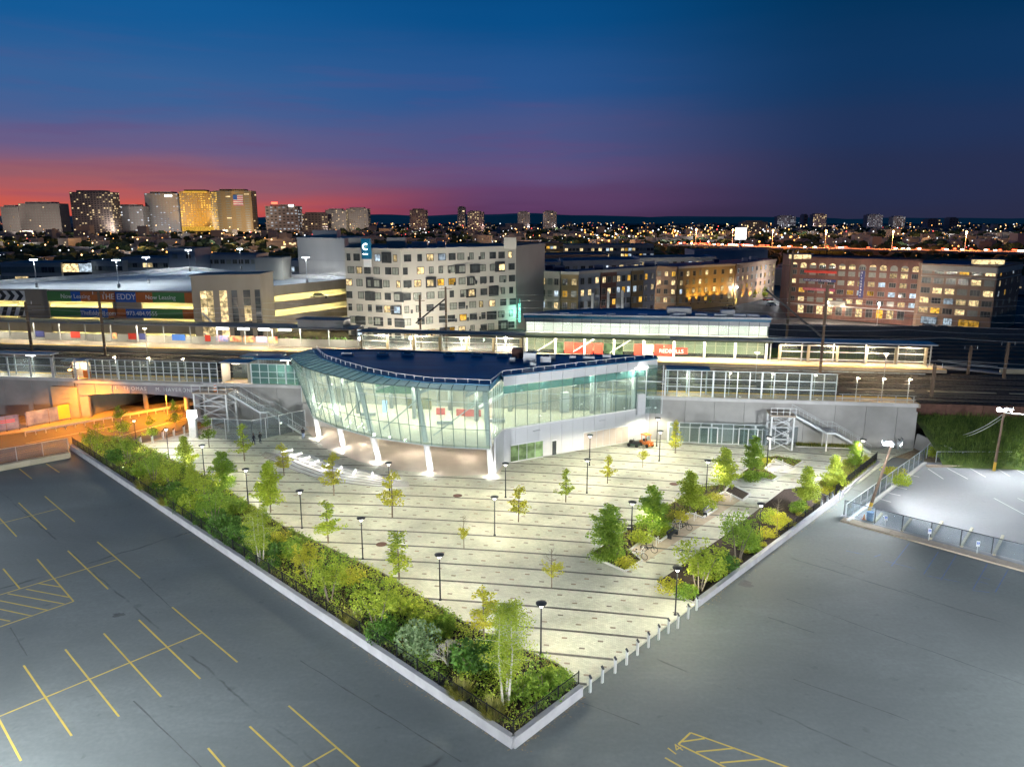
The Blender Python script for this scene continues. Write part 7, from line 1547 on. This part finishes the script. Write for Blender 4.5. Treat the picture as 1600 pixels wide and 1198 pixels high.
# --- apartments
def apt(segs, z1, label, floors, fh, lit, depth=16, z0=None, roofunits=4, name='apartment_building'):
    """segs: (u0,Y0,u1,Y1,material,cols)"""
    pts = [V2(gy(segs[0][0], 440, segs[0][1]))] + [V2(gy(s[2], 440, s[3])) for s in segs]
    dirn = Vector((0.1, 1, 0)).normalized(); c = sum(pts, Vector((0, 0, 0))) / len(pts); t = thing(name, label, 'building', tuple(c))
    allp = pts + [pts[-1] + dirn * depth, pts[0] + dirn * depth]
    MB().prism([(p.x, p.y) for p in allp], z1, z1 + .25).build('roof', M['roofd'], t)
    for i, sg_ in enumerate(segs):
        a, b = pts[i], pts[i + 1]; pr = .35 * (i % 2); d = (b - a).normalized(); n = Vector((d.y, -d.x, 0))
        MB().prism([(p.x, p.y) for p in (a + n * pr, b + n * pr, b + dirn * depth, a + dirn * depth)], -.5, z1 - .01 * i).build('wall', M[sg_[4]], t)
        MB().bar(a + n * (pr + .1) + Vector((0, 0, z1 + .3)), b + n * (pr + .1) + Vector((0, 0, z1 + .3)), .4, .8).build('cornice', M['cream'] if sg_[4] != 'brickb' else M['brickb'], t)
        facade(t, a + n * pr, b + n * pr, z1 - floors * fh - .4, fh, floors, sg_[5], 1.35, 1.7, rng, lit, fm='wframe_l', split=1)
    for i in range(roofunits):
        p = pts[0].lerp(pts[-1], rng.uniform(.05, .95)) + dirn * rng.uniform(3, depth - 3); MB().box((p.x, p.y, z1 + .8), (rng.uniform(1.5, 4), rng.uniform(1.5, 3), 1.4)).build('roof_unit', M[rng.choice(['steel', 'roofd', 'blueg'])], t)
    return t
apt([(806, 216, 825, 212, 'brickb', 2), (825, 212, 876, 206, 'cream', 5), (876, 206, 904, 205, 'brickt', 2)], 17.4, 'cream and tan four-storey apartment corner right of the hotel', 4, 3.2, .42)
ap = apt([(904, 207, 938, 213, 'blueg', 3), (938, 213, 962, 217, 'brickr', 3), (962, 217, 986, 221, 'blueg', 3), (986, 221, 1004, 224, 'brickt', 2), (1004, 224, 1024, 229, 'blueg', 2)], 17.4, 'pale blue and red apartment row with white-lit pilasters', 4, 3.2, .35)
for u, Y in ((924, 209), (949, 214), (971, 218)):
    p = V2(gy(u, 440, Y)) + Vector((.3, -.6, 0)); MB().box(p + Vector((0, 0, 7.5)), (.7, .4, 9)).build('pilaster', M['white_m'], ap); light('SPOT', 'uplight', p + Vector((0, -1.6, 3)), 160, (1, 1, 1), .1, ap, aim=p + Vector((0, 0, 8)), angle=70)
yb = apt([(1024, 272, 1058, 268, 'brickb', 3), (1058, 268, 1097, 276, 'brickt', 4), (1097, 276, 1147, 285, 'brickt', 4), (1147, 285, 1209, 318, 'brickb', 9)], 15.0, 'amber floodlit four-storey building at the street corner in the distance', 4, 3.1, .35)
for i in range(11):
    u = 1080 + i * 11.5; Y = 272 + (u - 1080) * .18 if u < 1147 else 285 + (u - 1147) * .53; p = V2(gy(u, 440, Y)) + Vector((0, -1.4, 0)); MB().box(p + Vector((0, .6, 2.2)), (.3, .3, .3)).build('uplight_housing', M['iron'], yb); light('SPOT', 'amber_uplight', p + Vector((0, -1.0, 1.5)), 1100, (1, .55, .08), .15, yb, aim=p + Vector((0, 1.6, 10)), angle=60)
# more rows behind
for k, (u0, u1, vt, Y, dy, lb, wm_, cols, lit) in enumerate([(806, 876, 412, 255, 0, 'navy-roofed apartment wing behind the cream corner', 'cream', 8, .3), (880, 1000, 409, 262, 12, 'low navy-roofed wing behind the pale blue row', 'blueg', 10, .2), (812, 950, 400, 300, 6, 'long dark roofed block in the third row behind the hotel', 'brickb', 12, .15), (1000, 1120, 404, 330, 8, 'dark flat-roofed block behind the amber building', 'blueg', 10, .2),
                                                     (806, 880, 381, 420, 4, 'pale three-storey row with lit windows far behind the hotel', 'brickt', 14, .45), (882, 1022, 384, 415, 6, 'long white three-storey row with lit windows in the distance', 'cream', 24, .45), (1085, 1200, 392, 400, 10, 'long pale warehouse under the bright white lamp', 'blueg', 0, 0)]):
    hrow(u0, u1, vt, 430, Y, lb, wm_, 2, cols, lit, dy=dy, depth=22, w=1.7, name='apartment_block' if cols else 'warehouse')
# --- red brick block and brown block
bA, bB = V2(gy(1232, 440, 258)), V2(gy(1438, 440, 233)); bz = 19.1
bb = block('brick_building', 'long dark red brick apartment block with arched top windows', [bA, bB, bB + Vector((3, 20, 0)), bA + Vector((6, 24, 0))], bz, 'brickr')
facade(bb, bA, bB, 4.4, 2.95, 4, 13, 2.0, 1.5, rng, .40, fm='wframe_l', split=2)
d = (bB - bA).normalized(); n_ = Vector((d.y, -d.x, 0)); rz_ = math.atan2(d.y, d.x); Lb = (bB - bA).length
for c_ in range(13):
    s = Lb * (c_ + .5) / 13; p = bA + d * s + n_ * .05 + Vector((0, 0, 16.0)); w_ = put_window(bb, p, rz_, 2.0, 1.1, rng.choice(['lit_w', 'lit_w', 'curtain', 'dark_g', 'lit_w']), 'wframe_l', 2)
    ar = MB(); ar.add([(0, 0, 1.15)] + [(math.cos(math.pi * i / 8) * .95, 0, 1.15 + math.sin(math.pi * i / 8) * .6) for i in range(9)], [(0, i + 2, i + 1) for i in range(8)]); o = link('arched_light', ar.mesh('arched_light', M['lit_w'] if rng.random() < .6 else M['curtain']), bb, p + n_ * .03, rz_)
for c_ in range(11):
    s = Lb * (c_ + .9) / 13 + 2; p = bA + d * s + n_ * .05 + Vector((0, 0, 1.0)); put_window(bb, p, rz_, 2.0, 2.7, rng.choice(['lit_w', 'lit_y', 'lit_w', 'dark_g']), 'wframe_l', 1)
MB().bar(bA + n_ * .1 + Vector((0, 0, 4.0)), bB + n_ * .1 + Vector((0, 0, 4.0)), .3, .25).build('string_course', M['conc_l'], bb); MB().bar(bA + n_ * .1 + Vector((0, 0, 19.2)), bB + n_ * .1 + Vector((0, 0, 19.2)), .4, .4).build('cornice', M['brickr'], bb)
def onb(s, z, o_=.25): return bA + d * s + n_ * o_ + Vector((0, 0, z))
for z, m, tx in ((14.9, 'red', ''), (12.1, 'navyb', 'NEW LUXURY RENTALS'), (9.1, 'pink', 'HARRISONSTATION.COM')):
    MB().bar(onb(5.0, z), onb(15.4, z), .06, .85).build('banner', M[m], bb)
    if tx: text('lettering', tx, .80 if 'NEW' in tx else .72, onb(5.3, z - .28, .30), rz_, 'white_m' if 'NEW' in tx else 'poster', bb)
MB().bar(onb(22.7, 11.5), onb(24.1, 11.5), .08, 8.6).build('banner', M['navyb'], bb)
for i, ch in enumerate('RIVERPARK'): text('lettering', ch, .85, onb(23.0, 14.9 - i * .9, .32), rz_, 'white_m', bb)
MB().bar(onb(13.6, 5.0, .9), onb(19.4, 5.0, .9), 1.8, 1.6).build('entrance_sign', M['wframe_l'], bb)
for s in (14, 18.6): light('POINT', 'entrance_lamp', onb(s, 3.6, 2.2), 120, (1, .85, .6), .2, bb)
cA, cB, cC = V2(gy(1438, 440, 231)), V2(gy(1557, 440, 216)), V2(gy(1594, 440, 236))
cb = block('brown_apartment_building', 'brown brick block with pale top storey at the right edge', [cA, cB, cC, cC + Vector((-10, 22, 0)), cA + Vector((4, 24, 0))], 18.3, 'brickb')
facade(cb, cA, cB, 3.6, 2.95, 5, 6, 2.6, 1.7, rng, .5, fm='wframe_l', split=2); facade(cb, cB, cC, 3.6, 2.95, 5, 4, 1.3, 1.6, rng, .25, fm='wframe_l')
for a, b in ((cA, cB), (cB, cC)): e = (b - a).normalized(); m2 = Vector((e.y, -e.x, 0)); MB().bar(a + m2 * .02 + Vector((0, 0, 17.6)), b + m2 * .02 + Vector((0, 0, 17.6)), .3, 1.6).build('pale_band', M['cream'], cb); MB().bar(a + m2 * .02 + Vector((0, 0, 15.2)), b + m2 * .02 + Vector((0, 0, 15.2)), .3, .3).build('string_course', M['cream'], cb)
e = (cB - cA).normalized(); m2 = Vector((e.y, -e.x, 0))
for f, w_, mm in ((.08, 4.5, 'lit_c'), (.34, 2.4, 'lit_c'), (.62, 5.5, 'lit_y')): p = cA.lerp(cB, f) + m2 * .06 + Vector((0, 0, .9)); put_window(cb, p + e * 2, math.atan2(e.y, e.x), w_, 2.1, mm, 'wframe', 3)
for u, w_ in ((1250, 6), (1545, 8)):
    bld = bb if u < 1400 else cb; p = V2(gy(u, 400, 246 if u < 1400 else 228)); MB().box(p + Vector((0, 0, 20.1 if u < 1400 else 19.4)), (w_, 3, 1.2)).build('penthouse', M['lit_w'], bld); MB().box(p + Vector((0, 0, 21.0 if u < 1400 else 20.3)), (w_ + 1, 4, .25)).build('penthouse_roof', M['roofd'], bld)
# ground beyond the tracks: street with lights and cars
mb = MB(); mb.face(*[(p.x, p.y, -.02) for p in (V2(gp(1190, 505)), V2(gp(1600, 560)), V2(gp(1700, 520)), V2(gp(1440, 512)), V2(gp(1228, 495)), V2(gp(1222, 455)), V2(gp(1190, 448)), V2(gp(1020, 470)), V2(gp(1020, 490)))]); struct('far_street', mb, M['road'])
for i, (u, v, k) in enumerate([(1130, 475, 2), (1150, 473, 1), (1168, 470, 2), (1185, 466, 1), (1200, 470, 3), (1205, 478, 2), (1450, 513, 0), (1475, 515, 1), (1500, 517, 0), (1140, 482, 1)]):
    cr_ = car(gp(u, v), R(30 if u < 1400 else -10), ['pale car in the queue on the distant street', 'dark car parked before the brown brick block'][u > 1400] + f', number {i + 1} from the left', paint[k]); cr_['label'] = f"{['white', 'silver'][k == 1] if k in (1, 2) else ['dark', 'x', 'x', 'red'][k]} small car {['on the distant lit street', 'parked before the brown brick block'][u > 1400]}, {['first', 'second', 'third', 'fourth', 'fifth', 'sixth', 'first', 'second', 'third', 'lower one'][i]} from the left"
def slamp(p, h, label, col, pw, em, n='street_lamp'):
    t = thing(n, label, 'street lamp', tuple(p)); MB().tube((0, 0, 0), (0, 0, h), .09, .07, 6).build('pole', M['steel'], t, local=True); MB().dome((0, 0, h), .32, 10, 6, 1, True).build('globe', em, t, local=True)
    if pw: light('POINT', 'lamp_light', (0, 0, h - .5), pw, col, .3, t, local=True)
wl_ = emat('white_globe', (.85, .95, 1), 30); ol_ = emat('orange_globe', (1, .55, .15), 22)
for u, v, h, lb, pw in ((1220, 470, 9, 'brilliant white lamp left of the red brick block', 2500), (1150, 478, 7, 'white lamp over the distant street before the amber building', 260), (1190, 462, 7, 'white lamp further up the distant street', 1200), (1105, 430, 10, 'brilliant lamp on the pale warehouse', 1200)):
    slamp(gp(u, v), h, lb, (.9, .96, 1), pw, wl_)
for i, (u, v) in enumerate(((560, 530), (640, 535), (720, 530), (790, 520))):   # lamps of the street before the hotel
    p = gy(u, 480, 157); slamp((p.x, p.y, 0), 7.5, f'{["first", "second", "third", "fourth"][i]} lamp from the left on the street before the hotel', (1, .93, .78), 2600, wl_)
for i, (u, v) in enumerate(((860, 490), (960, 485), (1060, 472), (1290, 508), (1370, 510))):
    p = gp(u, v); slamp(p, 7, f'{["first", "second", "third", "fourth", "fifth"][i]} street lamp from the hotel along the apartment fronts', (1, .85, .65) if i < 3 else (1, .82, .68), 4200 if i < 3 else 2400, wl_)
for k, u, v, h, w_, lb in (('lob', 1040, 478, 9, 1.0, 'street tree sparkling with fairy lights beside the amber building'), ('oakd', 1095, 480, 8, 1.3, 'amber-lit street tree before the amber building'), ('oakd', 1110, 478, 7, 1.3, 'second amber-lit street tree'), ('oakl', 1170, 470, 7, 1.3, 'green street tree on the distant street'), ('oakd', 1065, 478, 8, 1.2, 'dark street tree right of the sparkling tree'), ('oakl', 1190, 467, 6, 1.3, 'far small street tree near the white lamps')): plant(k, u, v, h, w_, lb, 0)
mb = MB(); c = gp(1040, 478) + Vector((0, 0, 5)); r2 = random.Random(3)
for _ in range(130): v_ = rs(r2, 1).normalized(); q = c + Vector((v_.x * 3.4, v_.y * 3.4 - .4, v_.z * 3)); mb.dome(q, .16, 5, 3, 1, True)
stuff(tag(mb.build('fairy_lights', emat('fairy_bulb', (1, .8, .4), 5)), 'string of warm fairy lights wound through the street tree', 'fairy lights'))
for u, v in ((430, 535), (455, 532), (485, 528), (515, 530), (535, 530)): 
    p = gy(u, v, 163); P['sd']((p.x, p.y, 0), random.uniform(0, 6), 'dark shrub between the far platform and the garage', (3.5, 3, 7.0))['group'] = 'shrubs below the garage'
# green patch behind far platform on the right
mb = MB(); mb.prism([(p.x, p.y) for p in (R2(49, 14), R2(70, 14), R2(70, 24), R2(49, 24))], 5.4, 5.7); struct('grass_verge', mb, M['lawn'])

# ================================================================== THE FAR CITY
big = thing('billboard', 'glowing white billboard on a tall post above the highway', 'billboard', tuple(V2(gy(1155, 400, 470))))
p = gy(1155, 365, 470); MB().box((0, 0, p.z / 2), (1.0, 1.0, p.z)).build('post', M['steel'], big, local=True); MB().box((0, -.3, p.z), (6.6, .5, 7)).build('panel', emat('billboard_face', (1, .98, .98), 4, .3, .3), big, local=True)
hw = MB(); h0, h1, h2 = V2(gy(1060, 380, 640)), V2(gy(1240, 380, 560)), V2(gy(1700, 380, 470))
for a, b in ((h0, h1), (h1, h2)): hw.bar(a + Vector((0, 0, 11)), b + Vector((0, 0, 11)), 26, 1.2)
struct('highway', hw, M['farroof'])
mb = MB(); mb2 = MB(); mb3 = MB(); r2 = random.Random(12)
for i in range(80):
    f = r2.random() ** 1.0; a, b = (h0, h1) if r2.random() < .5 else (h1, h2); p = a.lerp(b, f) + Vector((0, 0, 12.4)); k = r2.random()
    (mb if k < .5 else mb2).box(p + Vector((0, r2.choice([-9, -6, -3]) if k < .5 else r2.choice([3, 6, 9]), 0)), (1.6, .6, .5))
stuff(tag(mb.build('headlights', emat('headlight', (1, .9, .8), 14)), 'white headlights of distant traffic on the elevated highway', 'headlights')); stuff(tag(mb2.build('tail_lights', emat('tail_light', (1, .08, .03), 12)), 'red tail lights of distant traffic on the elevated highway', 'tail lights'))
for i in range(7):  # lamps added to tint the deck in place of traffic light trails
    a, b = (h0, h1) if i < 3 else (h1, h2); p = a.lerp(b, (i % 3 + .5) / 3 if i < 3 else (i - 2.5) / 4) + Vector((0, 0, 11.6))
    t = thing('highway_lamp', 'orange lamp on a tall mast above the elevated highway, one of a row', 'street lamp', tuple(p), group='orange lamps over the highway'); MB().tube((0, 0, 0), (0, 0, 12), .25, .2, 6).build('pole', M['steel'], t, local=True); MB().dome((0, 0, 12), .7, 8, 5, 1, True).build('globe', ol_, t, local=True)
    light('POINT', 'lamp_light', (0, -1, 11), 12000, (1, .28, .06), .5, t, local=True)
# city carpet
r2 = random.Random(77); bm = MB(); bl = MB(); tr_ = MB(); lo_, lw_, lr_ = MB(), MB(), MB()
def fx(u, Y): return (u - 800) / F * (Y * math.cos(TH) + 32 * math.sin(TH))
for _ in range(2600):
    Y = 330 * (3300 / 330) ** r2.random(); u = r2.uniform(-60, 1660); x = fx(u, Y)
    if Y < 480 and 790 < u < 1240: continue
    if 1000 < u < 1700 and 430 < Y < 680: continue
    if Y < 420 and u < 560 and u > 0 and Y < 300: continue
    w = r2.uniform(7, 22); dd = r2.uniform(7, 16); h = r2.choice([4, 5, 6, 7, 8, 10, 12]) + (r2.random() < .04) * 10
    if Y < 700: h = min(h, 8)
    bm.box((x, Y, h / 2), (w, dd, h), r2.uniform(-.3, .3))
    if r2.random() < .4: bm.box((x + r2.uniform(-2, 2), Y, h + .6), (w * .3, dd * .4, 1.6))
    for _k in range(r2.choice([0, 0, 1, 1, 2, 3])):
        zz = r2.uniform(1.5, h - 1); s_ = .35 + Y / 2600; bl.box((x + r2.uniform(-w / 2.5, w / 2.5), Y - dd / 2 - 1.8, zz), (s_ * 1.6, .3, s_ * 1.3))
stuff(tag(bm.build('distant_houses', M['farroof']), 'mass of low dark houses spreading to the hills', 'distant houses')); stuff(tag(bl.build('distant_windows', emat('far_window', (1, .78, .45), 1.2, .6, .02)), 'lit windows scattered over the far dark town', 'lit windows'))
for _ in range(1500):
    Y = 340 * (3400 / 340) ** r2.random(); u = r2.uniform(-60, 1660); x = fx(u, Y)
    if Y < 480 and 790 < u < 1240: continue
    for k in range(5): c = Vector((x + r2.uniform(-6, 6), Y + r2.uniform(-5, 5), r2.uniform(3, 9))); tr_.dome(c, r2.uniform(3, 5.5), 6, 4, .8, True)
o = tr_.build('distant_woods', mat('far_foliage', (.02, .04, .015), .95, (.05, .08, .03), .05)); stuff(tag(o, 'dark tree clumps between the distant houses', 'woods'))
for _ in range(700):
    Y = 400 * (4200 / 400) ** r2.random() ** .8; u = r2.uniform(-60, 1660); x = fx(u, Y); k = r2.random(); s_ = (.22 + Y / 3300) * r2.choice([.5, .7, .7, 1, 1.5]); z = r2.uniform(9, 15)
    if 800 < u < 1250 and r2.random() < .0: continue
    (lo_ if k < .55 else lw_ if k < .93 else lr_).dome((x, Y, z), s_, 6, 4, 1, True)
for _ in range(90):
    Y = r2.uniform(650, 1500); u = r2.uniform(900, 1250); x = fx(u, Y); (lo_ if r2.random() < .7 else lw_).dome((x, Y, r2.uniform(8, 13)), .5 + Y / 1800, 6, 4, 1, True)
for mb_, n_, e_, lb in ((lo_, 'distant_orange_lights', emat('far_sodium', (1, .42, .10), 4), 'countless small orange street lights of the far town'), (lw_, 'distant_white_lights', emat('far_white', (.9, .95, 1), 3.2), 'countless small white lights of the far town'), (lr_, 'distant_red_lights', emat('far_red', (1, .1, .08), 5), 'small red beacons and signals in the far town')): stuff(tag(mb_.build(n_, e_), lb, 'lights'))
# hills
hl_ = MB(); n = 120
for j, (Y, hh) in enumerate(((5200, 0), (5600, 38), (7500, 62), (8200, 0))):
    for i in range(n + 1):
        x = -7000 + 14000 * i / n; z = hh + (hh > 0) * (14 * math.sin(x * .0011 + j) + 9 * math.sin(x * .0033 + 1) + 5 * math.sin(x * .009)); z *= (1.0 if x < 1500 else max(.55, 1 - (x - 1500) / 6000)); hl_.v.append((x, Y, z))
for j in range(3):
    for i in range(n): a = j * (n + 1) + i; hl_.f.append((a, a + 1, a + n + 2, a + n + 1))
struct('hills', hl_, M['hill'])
# towers
def tower(u0, u1, vt, Y, label, wallm, rows, cols, litf, lm, depth=30, crown=None, band=None, step=None):
    a = gy(u0, vt, Y); b = gy(u1, vt, Y); z1 = a.z; w = b.x - a.x; c = (a.x + b.x) / 2
    t = thing('tower_block', label, 'tower', (c, Y, 0)); MB().prism([(a.x, Y), (b.x, Y), (b.x, Y + depth), (a.x, Y + depth)], -1, z1).build('wall', M[wallm], t)
    lit = MB(); drk = MB(); rr_ = random.Random(int(u0 * 7 + vt)); cw = w / cols; rh_ = (z1 - 4) / rows
    for i in range(rows):
        for j in range(cols):
            x = a.x + (j + .5) * cw; z = 4 + (i + .35) * rh_; (lit if rr_.random() < litf * .75 else drk).box((x, Y - .2, z + rh_ * .2), (cw * .5, .3, rh_ * .38))
    if u0 < 700:
        dc = max(2, int(cols * .5)); 
        for i in range(rows):
            for j in range(dc): (lit if rr_.random() < litf * .75 else drk).box((b.x + .2 if u1 < 800 else a.x - .2, Y + (j + .5) * depth / dc, 4 + (i + .35) * rh_), (.3, depth / dc * .55, rh_ * .45))
    if lit.v: stuff(lit.build('window', M[lm] if lm in M else lm, t))
    if drk.v: stuff(drk.build('window', M['curtain' if wallm != 'towerd' else 'dark_g'], t))
    MB().prism([(a.x + w * .15, Y + 3), (b.x - w * .2, Y + 3), (b.x - w * .2, Y + depth - 3), (a.x + w * .15, Y + depth - 3)], z1, z1 + 3).build('roof_block', M[wallm], t)
    if crown: MB().box((c, Y - .5, z1 - crown[1]), (w * crown[0], .5, 2.2)).build('lit_crown', M['white_g'], t)
    return t
fw = emat('tower_window', (1, .75, .4), .85, .6, .08); fg = emat('gold_window', (1, .62, .12), .9, .5, .05); fc = emat('cool_window', (.85, .92, 1), .9, .5, .08)
T = [(0, 28, 323, 1450, 'wide low grey block at the far left edge of the skyline', 'towerg', 9, 8, .04, fw), (28, 92, 318, 1400, 'pale grey office block, leftmost large one of the skyline', 'towerg', 12, 14, .03, fw), (108, 172, 300, 1350, 'dark tower full of small lit windows, tallest at the left', 'towerd', 20, 14, .33, fw),
     (176, 222, 322, 1420, 'medium grey office block right of the dark lit tower', 'towerg', 11, 9, .15, fc), (225, 278, 302, 1450, 'slim dark slab with three bright lights at its top corner', 'towerg', 20, 10, .22, fc), (279, 328, 299, 1430, 'golden floodlit tower with glowing crown', 'brickt', 20, 12, .70, fg),
     (333, 392, 298, 1500, 'broad tan tower with a large flag banner on its wall', 'brickt', 18, 4, .10, fw), (414, 465, 322, 1500, 'dark office block with a red sign on the roof', 'towerd', 9, 8, .60, fc), (470, 512, 334, 1600, 'low block with scattered lights right of the red sign', 'towerd', 8, 8, .35, fw),
     (508, 540, 328, 1900, 'left half of the pale slab of flats behind the theatre block', 'towerg', 12, 10, .30, fw), (541, 575, 326, 1920, 'right half of the pale slab of flats behind the theatre block', 'towerg', 12, 10, .30, fw), (640, 666, 328, 1800, 'dark rounded tower above the hotel roof', 'towerd', 14, 8, .22, fw), (715, 727, 324, 2300, 'thin dark twin-topped church-like tower', 'towerd', 8, 2, .05, fw),
     (730, 756, 331, 2000, 'reddish slab of flats right of the thin tower', 'towerd', 13, 7, .30, fw), (809, 828, 332, 1900, 'grey slab, left of the pair behind the hotel corner', 'towerd', 12, 4, .04, fw), (849, 870, 331, 1850, 'grey slab, right of the pair behind the hotel corner', 'towerd', 12, 4, .06, fw), (1215, 1244, 338, 2500, 'block of flats dotted with white lights, first on the right skyline', 'towerd', 7, 10, .45, fc),
     (1256, 1263, 336, 2300, 'thin chimney-like tower on the right skyline', 'towerd', 4, 1, 0, fw), (1271, 1292, 335, 2400, 'block of flats dotted with lights, right of the chimney-like tower', 'towerd', 9, 8, .45, fw), (1356, 1380, 336, 2500, 'stepped block with brilliant lights in the middle of the right skyline', 'towerd', 9, 8, .4, fc), (1396, 1415, 339, 2500, 'smaller block of flats right of the stepped one', 'towerd', 8, 7, .45, fc), (1484, 1498, 341, 2300, 'dark twin-peaked tower near the right edge', 'towerd', 4, 3, .0, fw), (1450, 1470, 343, 2300, 'low dark mass left of the twin-peaked tower', 'towerd', 4, 5, .1, fw), (1160, 1200, 347, 1700, 'low lit block under the hills right of the billboard', 'towerg', 4, 12, .5, fw)]
tw = [tower(*a) for a in T]
c = gy(252, 306, 1449); MB().box((c.x + 8, 1448.8, c.z), (3.4, .5, 2.6)).build('top_light', M['white_g'], tw[4]); MB().box((c.x + 13, 1448.8, c.z), (3.4, .5, 2.6)).build('top_light', M['white_g'], tw[4]); MB().box((c.x + 18, 1448.8, c.z), (3.4, .5, 2.6)).build('top_light', M['white_g'], tw[4])
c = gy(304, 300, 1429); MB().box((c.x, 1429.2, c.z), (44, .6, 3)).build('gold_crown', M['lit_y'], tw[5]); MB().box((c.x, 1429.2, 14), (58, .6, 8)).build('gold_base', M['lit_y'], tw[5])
c = gy(372, 313, 1499); MB().box((c.x, 1499.2, c.z), (19, .5, 20)).build('flag_banner', M['white_m'], tw[6]); MB().box((c.x - 5.5, 1498.8, c.z + 5.5), (8, .3, 9)).build('flag_canton', M['blue_b'], tw[6])
for k in range(5): MB().box((c.x, 1498.9, c.z - 9 + k * 4), (19, .2, 1.8)).build('flag_stripe', M['pink'], tw[6])
c = gy(429, 319, 1499); MB().box((c.x, 1498, c.z + 2), (12, .6, 3.5)).build('roof_sign', emat('red_sign', (1, .1, .05), 5), tw[7]); c = gy(455, 322, 1499); MB().box((c.x, 1498, c.z + 1), (10, .6, 3)).build('roof_sign', M['white_g'], tw[7])
light('SPOT', 'gold_wash', (fx(304, 1380), 1360, 5), 110000, (1, .55, .12), 2, tw[5], aim=(fx(304, 1430), 1430, 60), angle=70)
for u, v, Y, lb, w in ((300, 378, 1050, 'floodlit concrete pylon below the golden tower', 4), (410, 374, 900, 'round pale arena-like building below the red sign', 34), (455, 378, 620, 'lit brick apartment house in front of the blank block', 40), (90, 368, 1150, 'long low office building with white lit front below the skyline', 60)):
    a = gy(u, v, Y); t = thing('low_building', lb, 'building', (a.x, Y, 0)); MB().box((a.x, Y + 8, a.z / 2), (w, 16, a.z)).build('wall', M['towerg'] if w != 40 else M['brickb'], t); l_ = MB(); rr_ = random.Random(u)
    for _ in range(int(w)): l_.box((a.x + rr_.uniform(-w / 2.2, w / 2.2), Y - .2, rr_.uniform(2, a.z - 1)), (1.8, .3, 1.4))
    stuff(l_.build('window', fw, t))

for k, pw, col in ((7, 40000, (1, .8, .7)), (8, 30000, (1, .75, .6)), (11, 40000, (1, .6, .5)), (13, 50000, (1, .6, .5)), (12, 30000, (1, .8, .7)), (16, 50000, (.8, .8, 1)), (18, 50000, (1, .7, .7)), (19, 50000, (.8, .8, 1)), (20, 50000, (1, .8, .7)), (0, 60000, (1, .8, .7)), (1, 110000, (1, .85, .75)), (2, 30000, (1, .8, .7)), (3, 50000, (1, .85, .75)), (4, 90000, (.95, .95, 1)), (6, 170000, (1, .82, .62)), (9, 60000, (1, .85, .75)), (10, 60000, (1, .85, .75)), (14, 50000, (1, .85, .8)), (15, 50000, (1, .85, .8))):
    q = tw[k].location; light('SPOT', 'facade_wash', (q.x + 14, q.y - 85, 14), pw * .35, col, 2, tw[k], aim=(q.x, q.y, 60), angle=120)  # unseen flood added before each tower to brighten its front

# lamps and globes added at random to brighten the roofs of the far town
r3 = random.Random(21); fl = MB()
for i in range(110):
    Y = 300 * (1500 / 300) ** r3.random(); u = r3.uniform(-20, 1620); x = fx(u, Y)
    if Y < 520 and 780 < u < 1620: Y = r3.uniform(540, 1300); x = fx(u, Y)
    z = 13 + Y / 150; col = (1, .52, .2) if r3.random() < .7 else (.95, .93, .85)
    fl.dome((x, Y, z + .6), .25 + Y / 3000, 6, 4, 1, True); light('POINT', 'town_lamp', (x, Y - 1, z), 1300 * (Y / 400) ** 1.5, col, 1.0)
stuff(tag(fl.build('town_lamps', emat('town_globe', (1, .62, .28), 6)), 'taller street lamps lighting the roofs of the far town', 'lights'))
for k, (u, v, pw) in enumerate(((905, 520, 900), (1000, 590, 0), (1180, 598, 500), (1380, 600, 700), (230, 552, 600), (420, 552, 500))):  # lamps added to brighten the tracks, none known there
    if not pw: continue
    p = gp(u, v, 5.5); t = thing('track_lamp', ['yard lamp hidden behind the station roof', '', 'yard lamp on the tracks behind the tall right windscreen', 'yard lamp on the tracks near the open platform end', 'yard lamp on the tracks between the two left masts', 'yard lamp on the tracks right of the slatted cabin'][k], 'yard lamp', tuple(p))
    MB().tube((0, 0, 0), (0, 0, 5.0), .06, .05, 6).build('pole', M['steel'], t, local=True); MB().box((0, 0, 5.05), (.7, .25, .1)).build('head', M['warm_e'], t, local=True)
    light('SPOT', 'lamp_light', (0, 0, 4.9), pw, (1, .80, .50), .2, t, angle=168, local=True, batwing=.4)
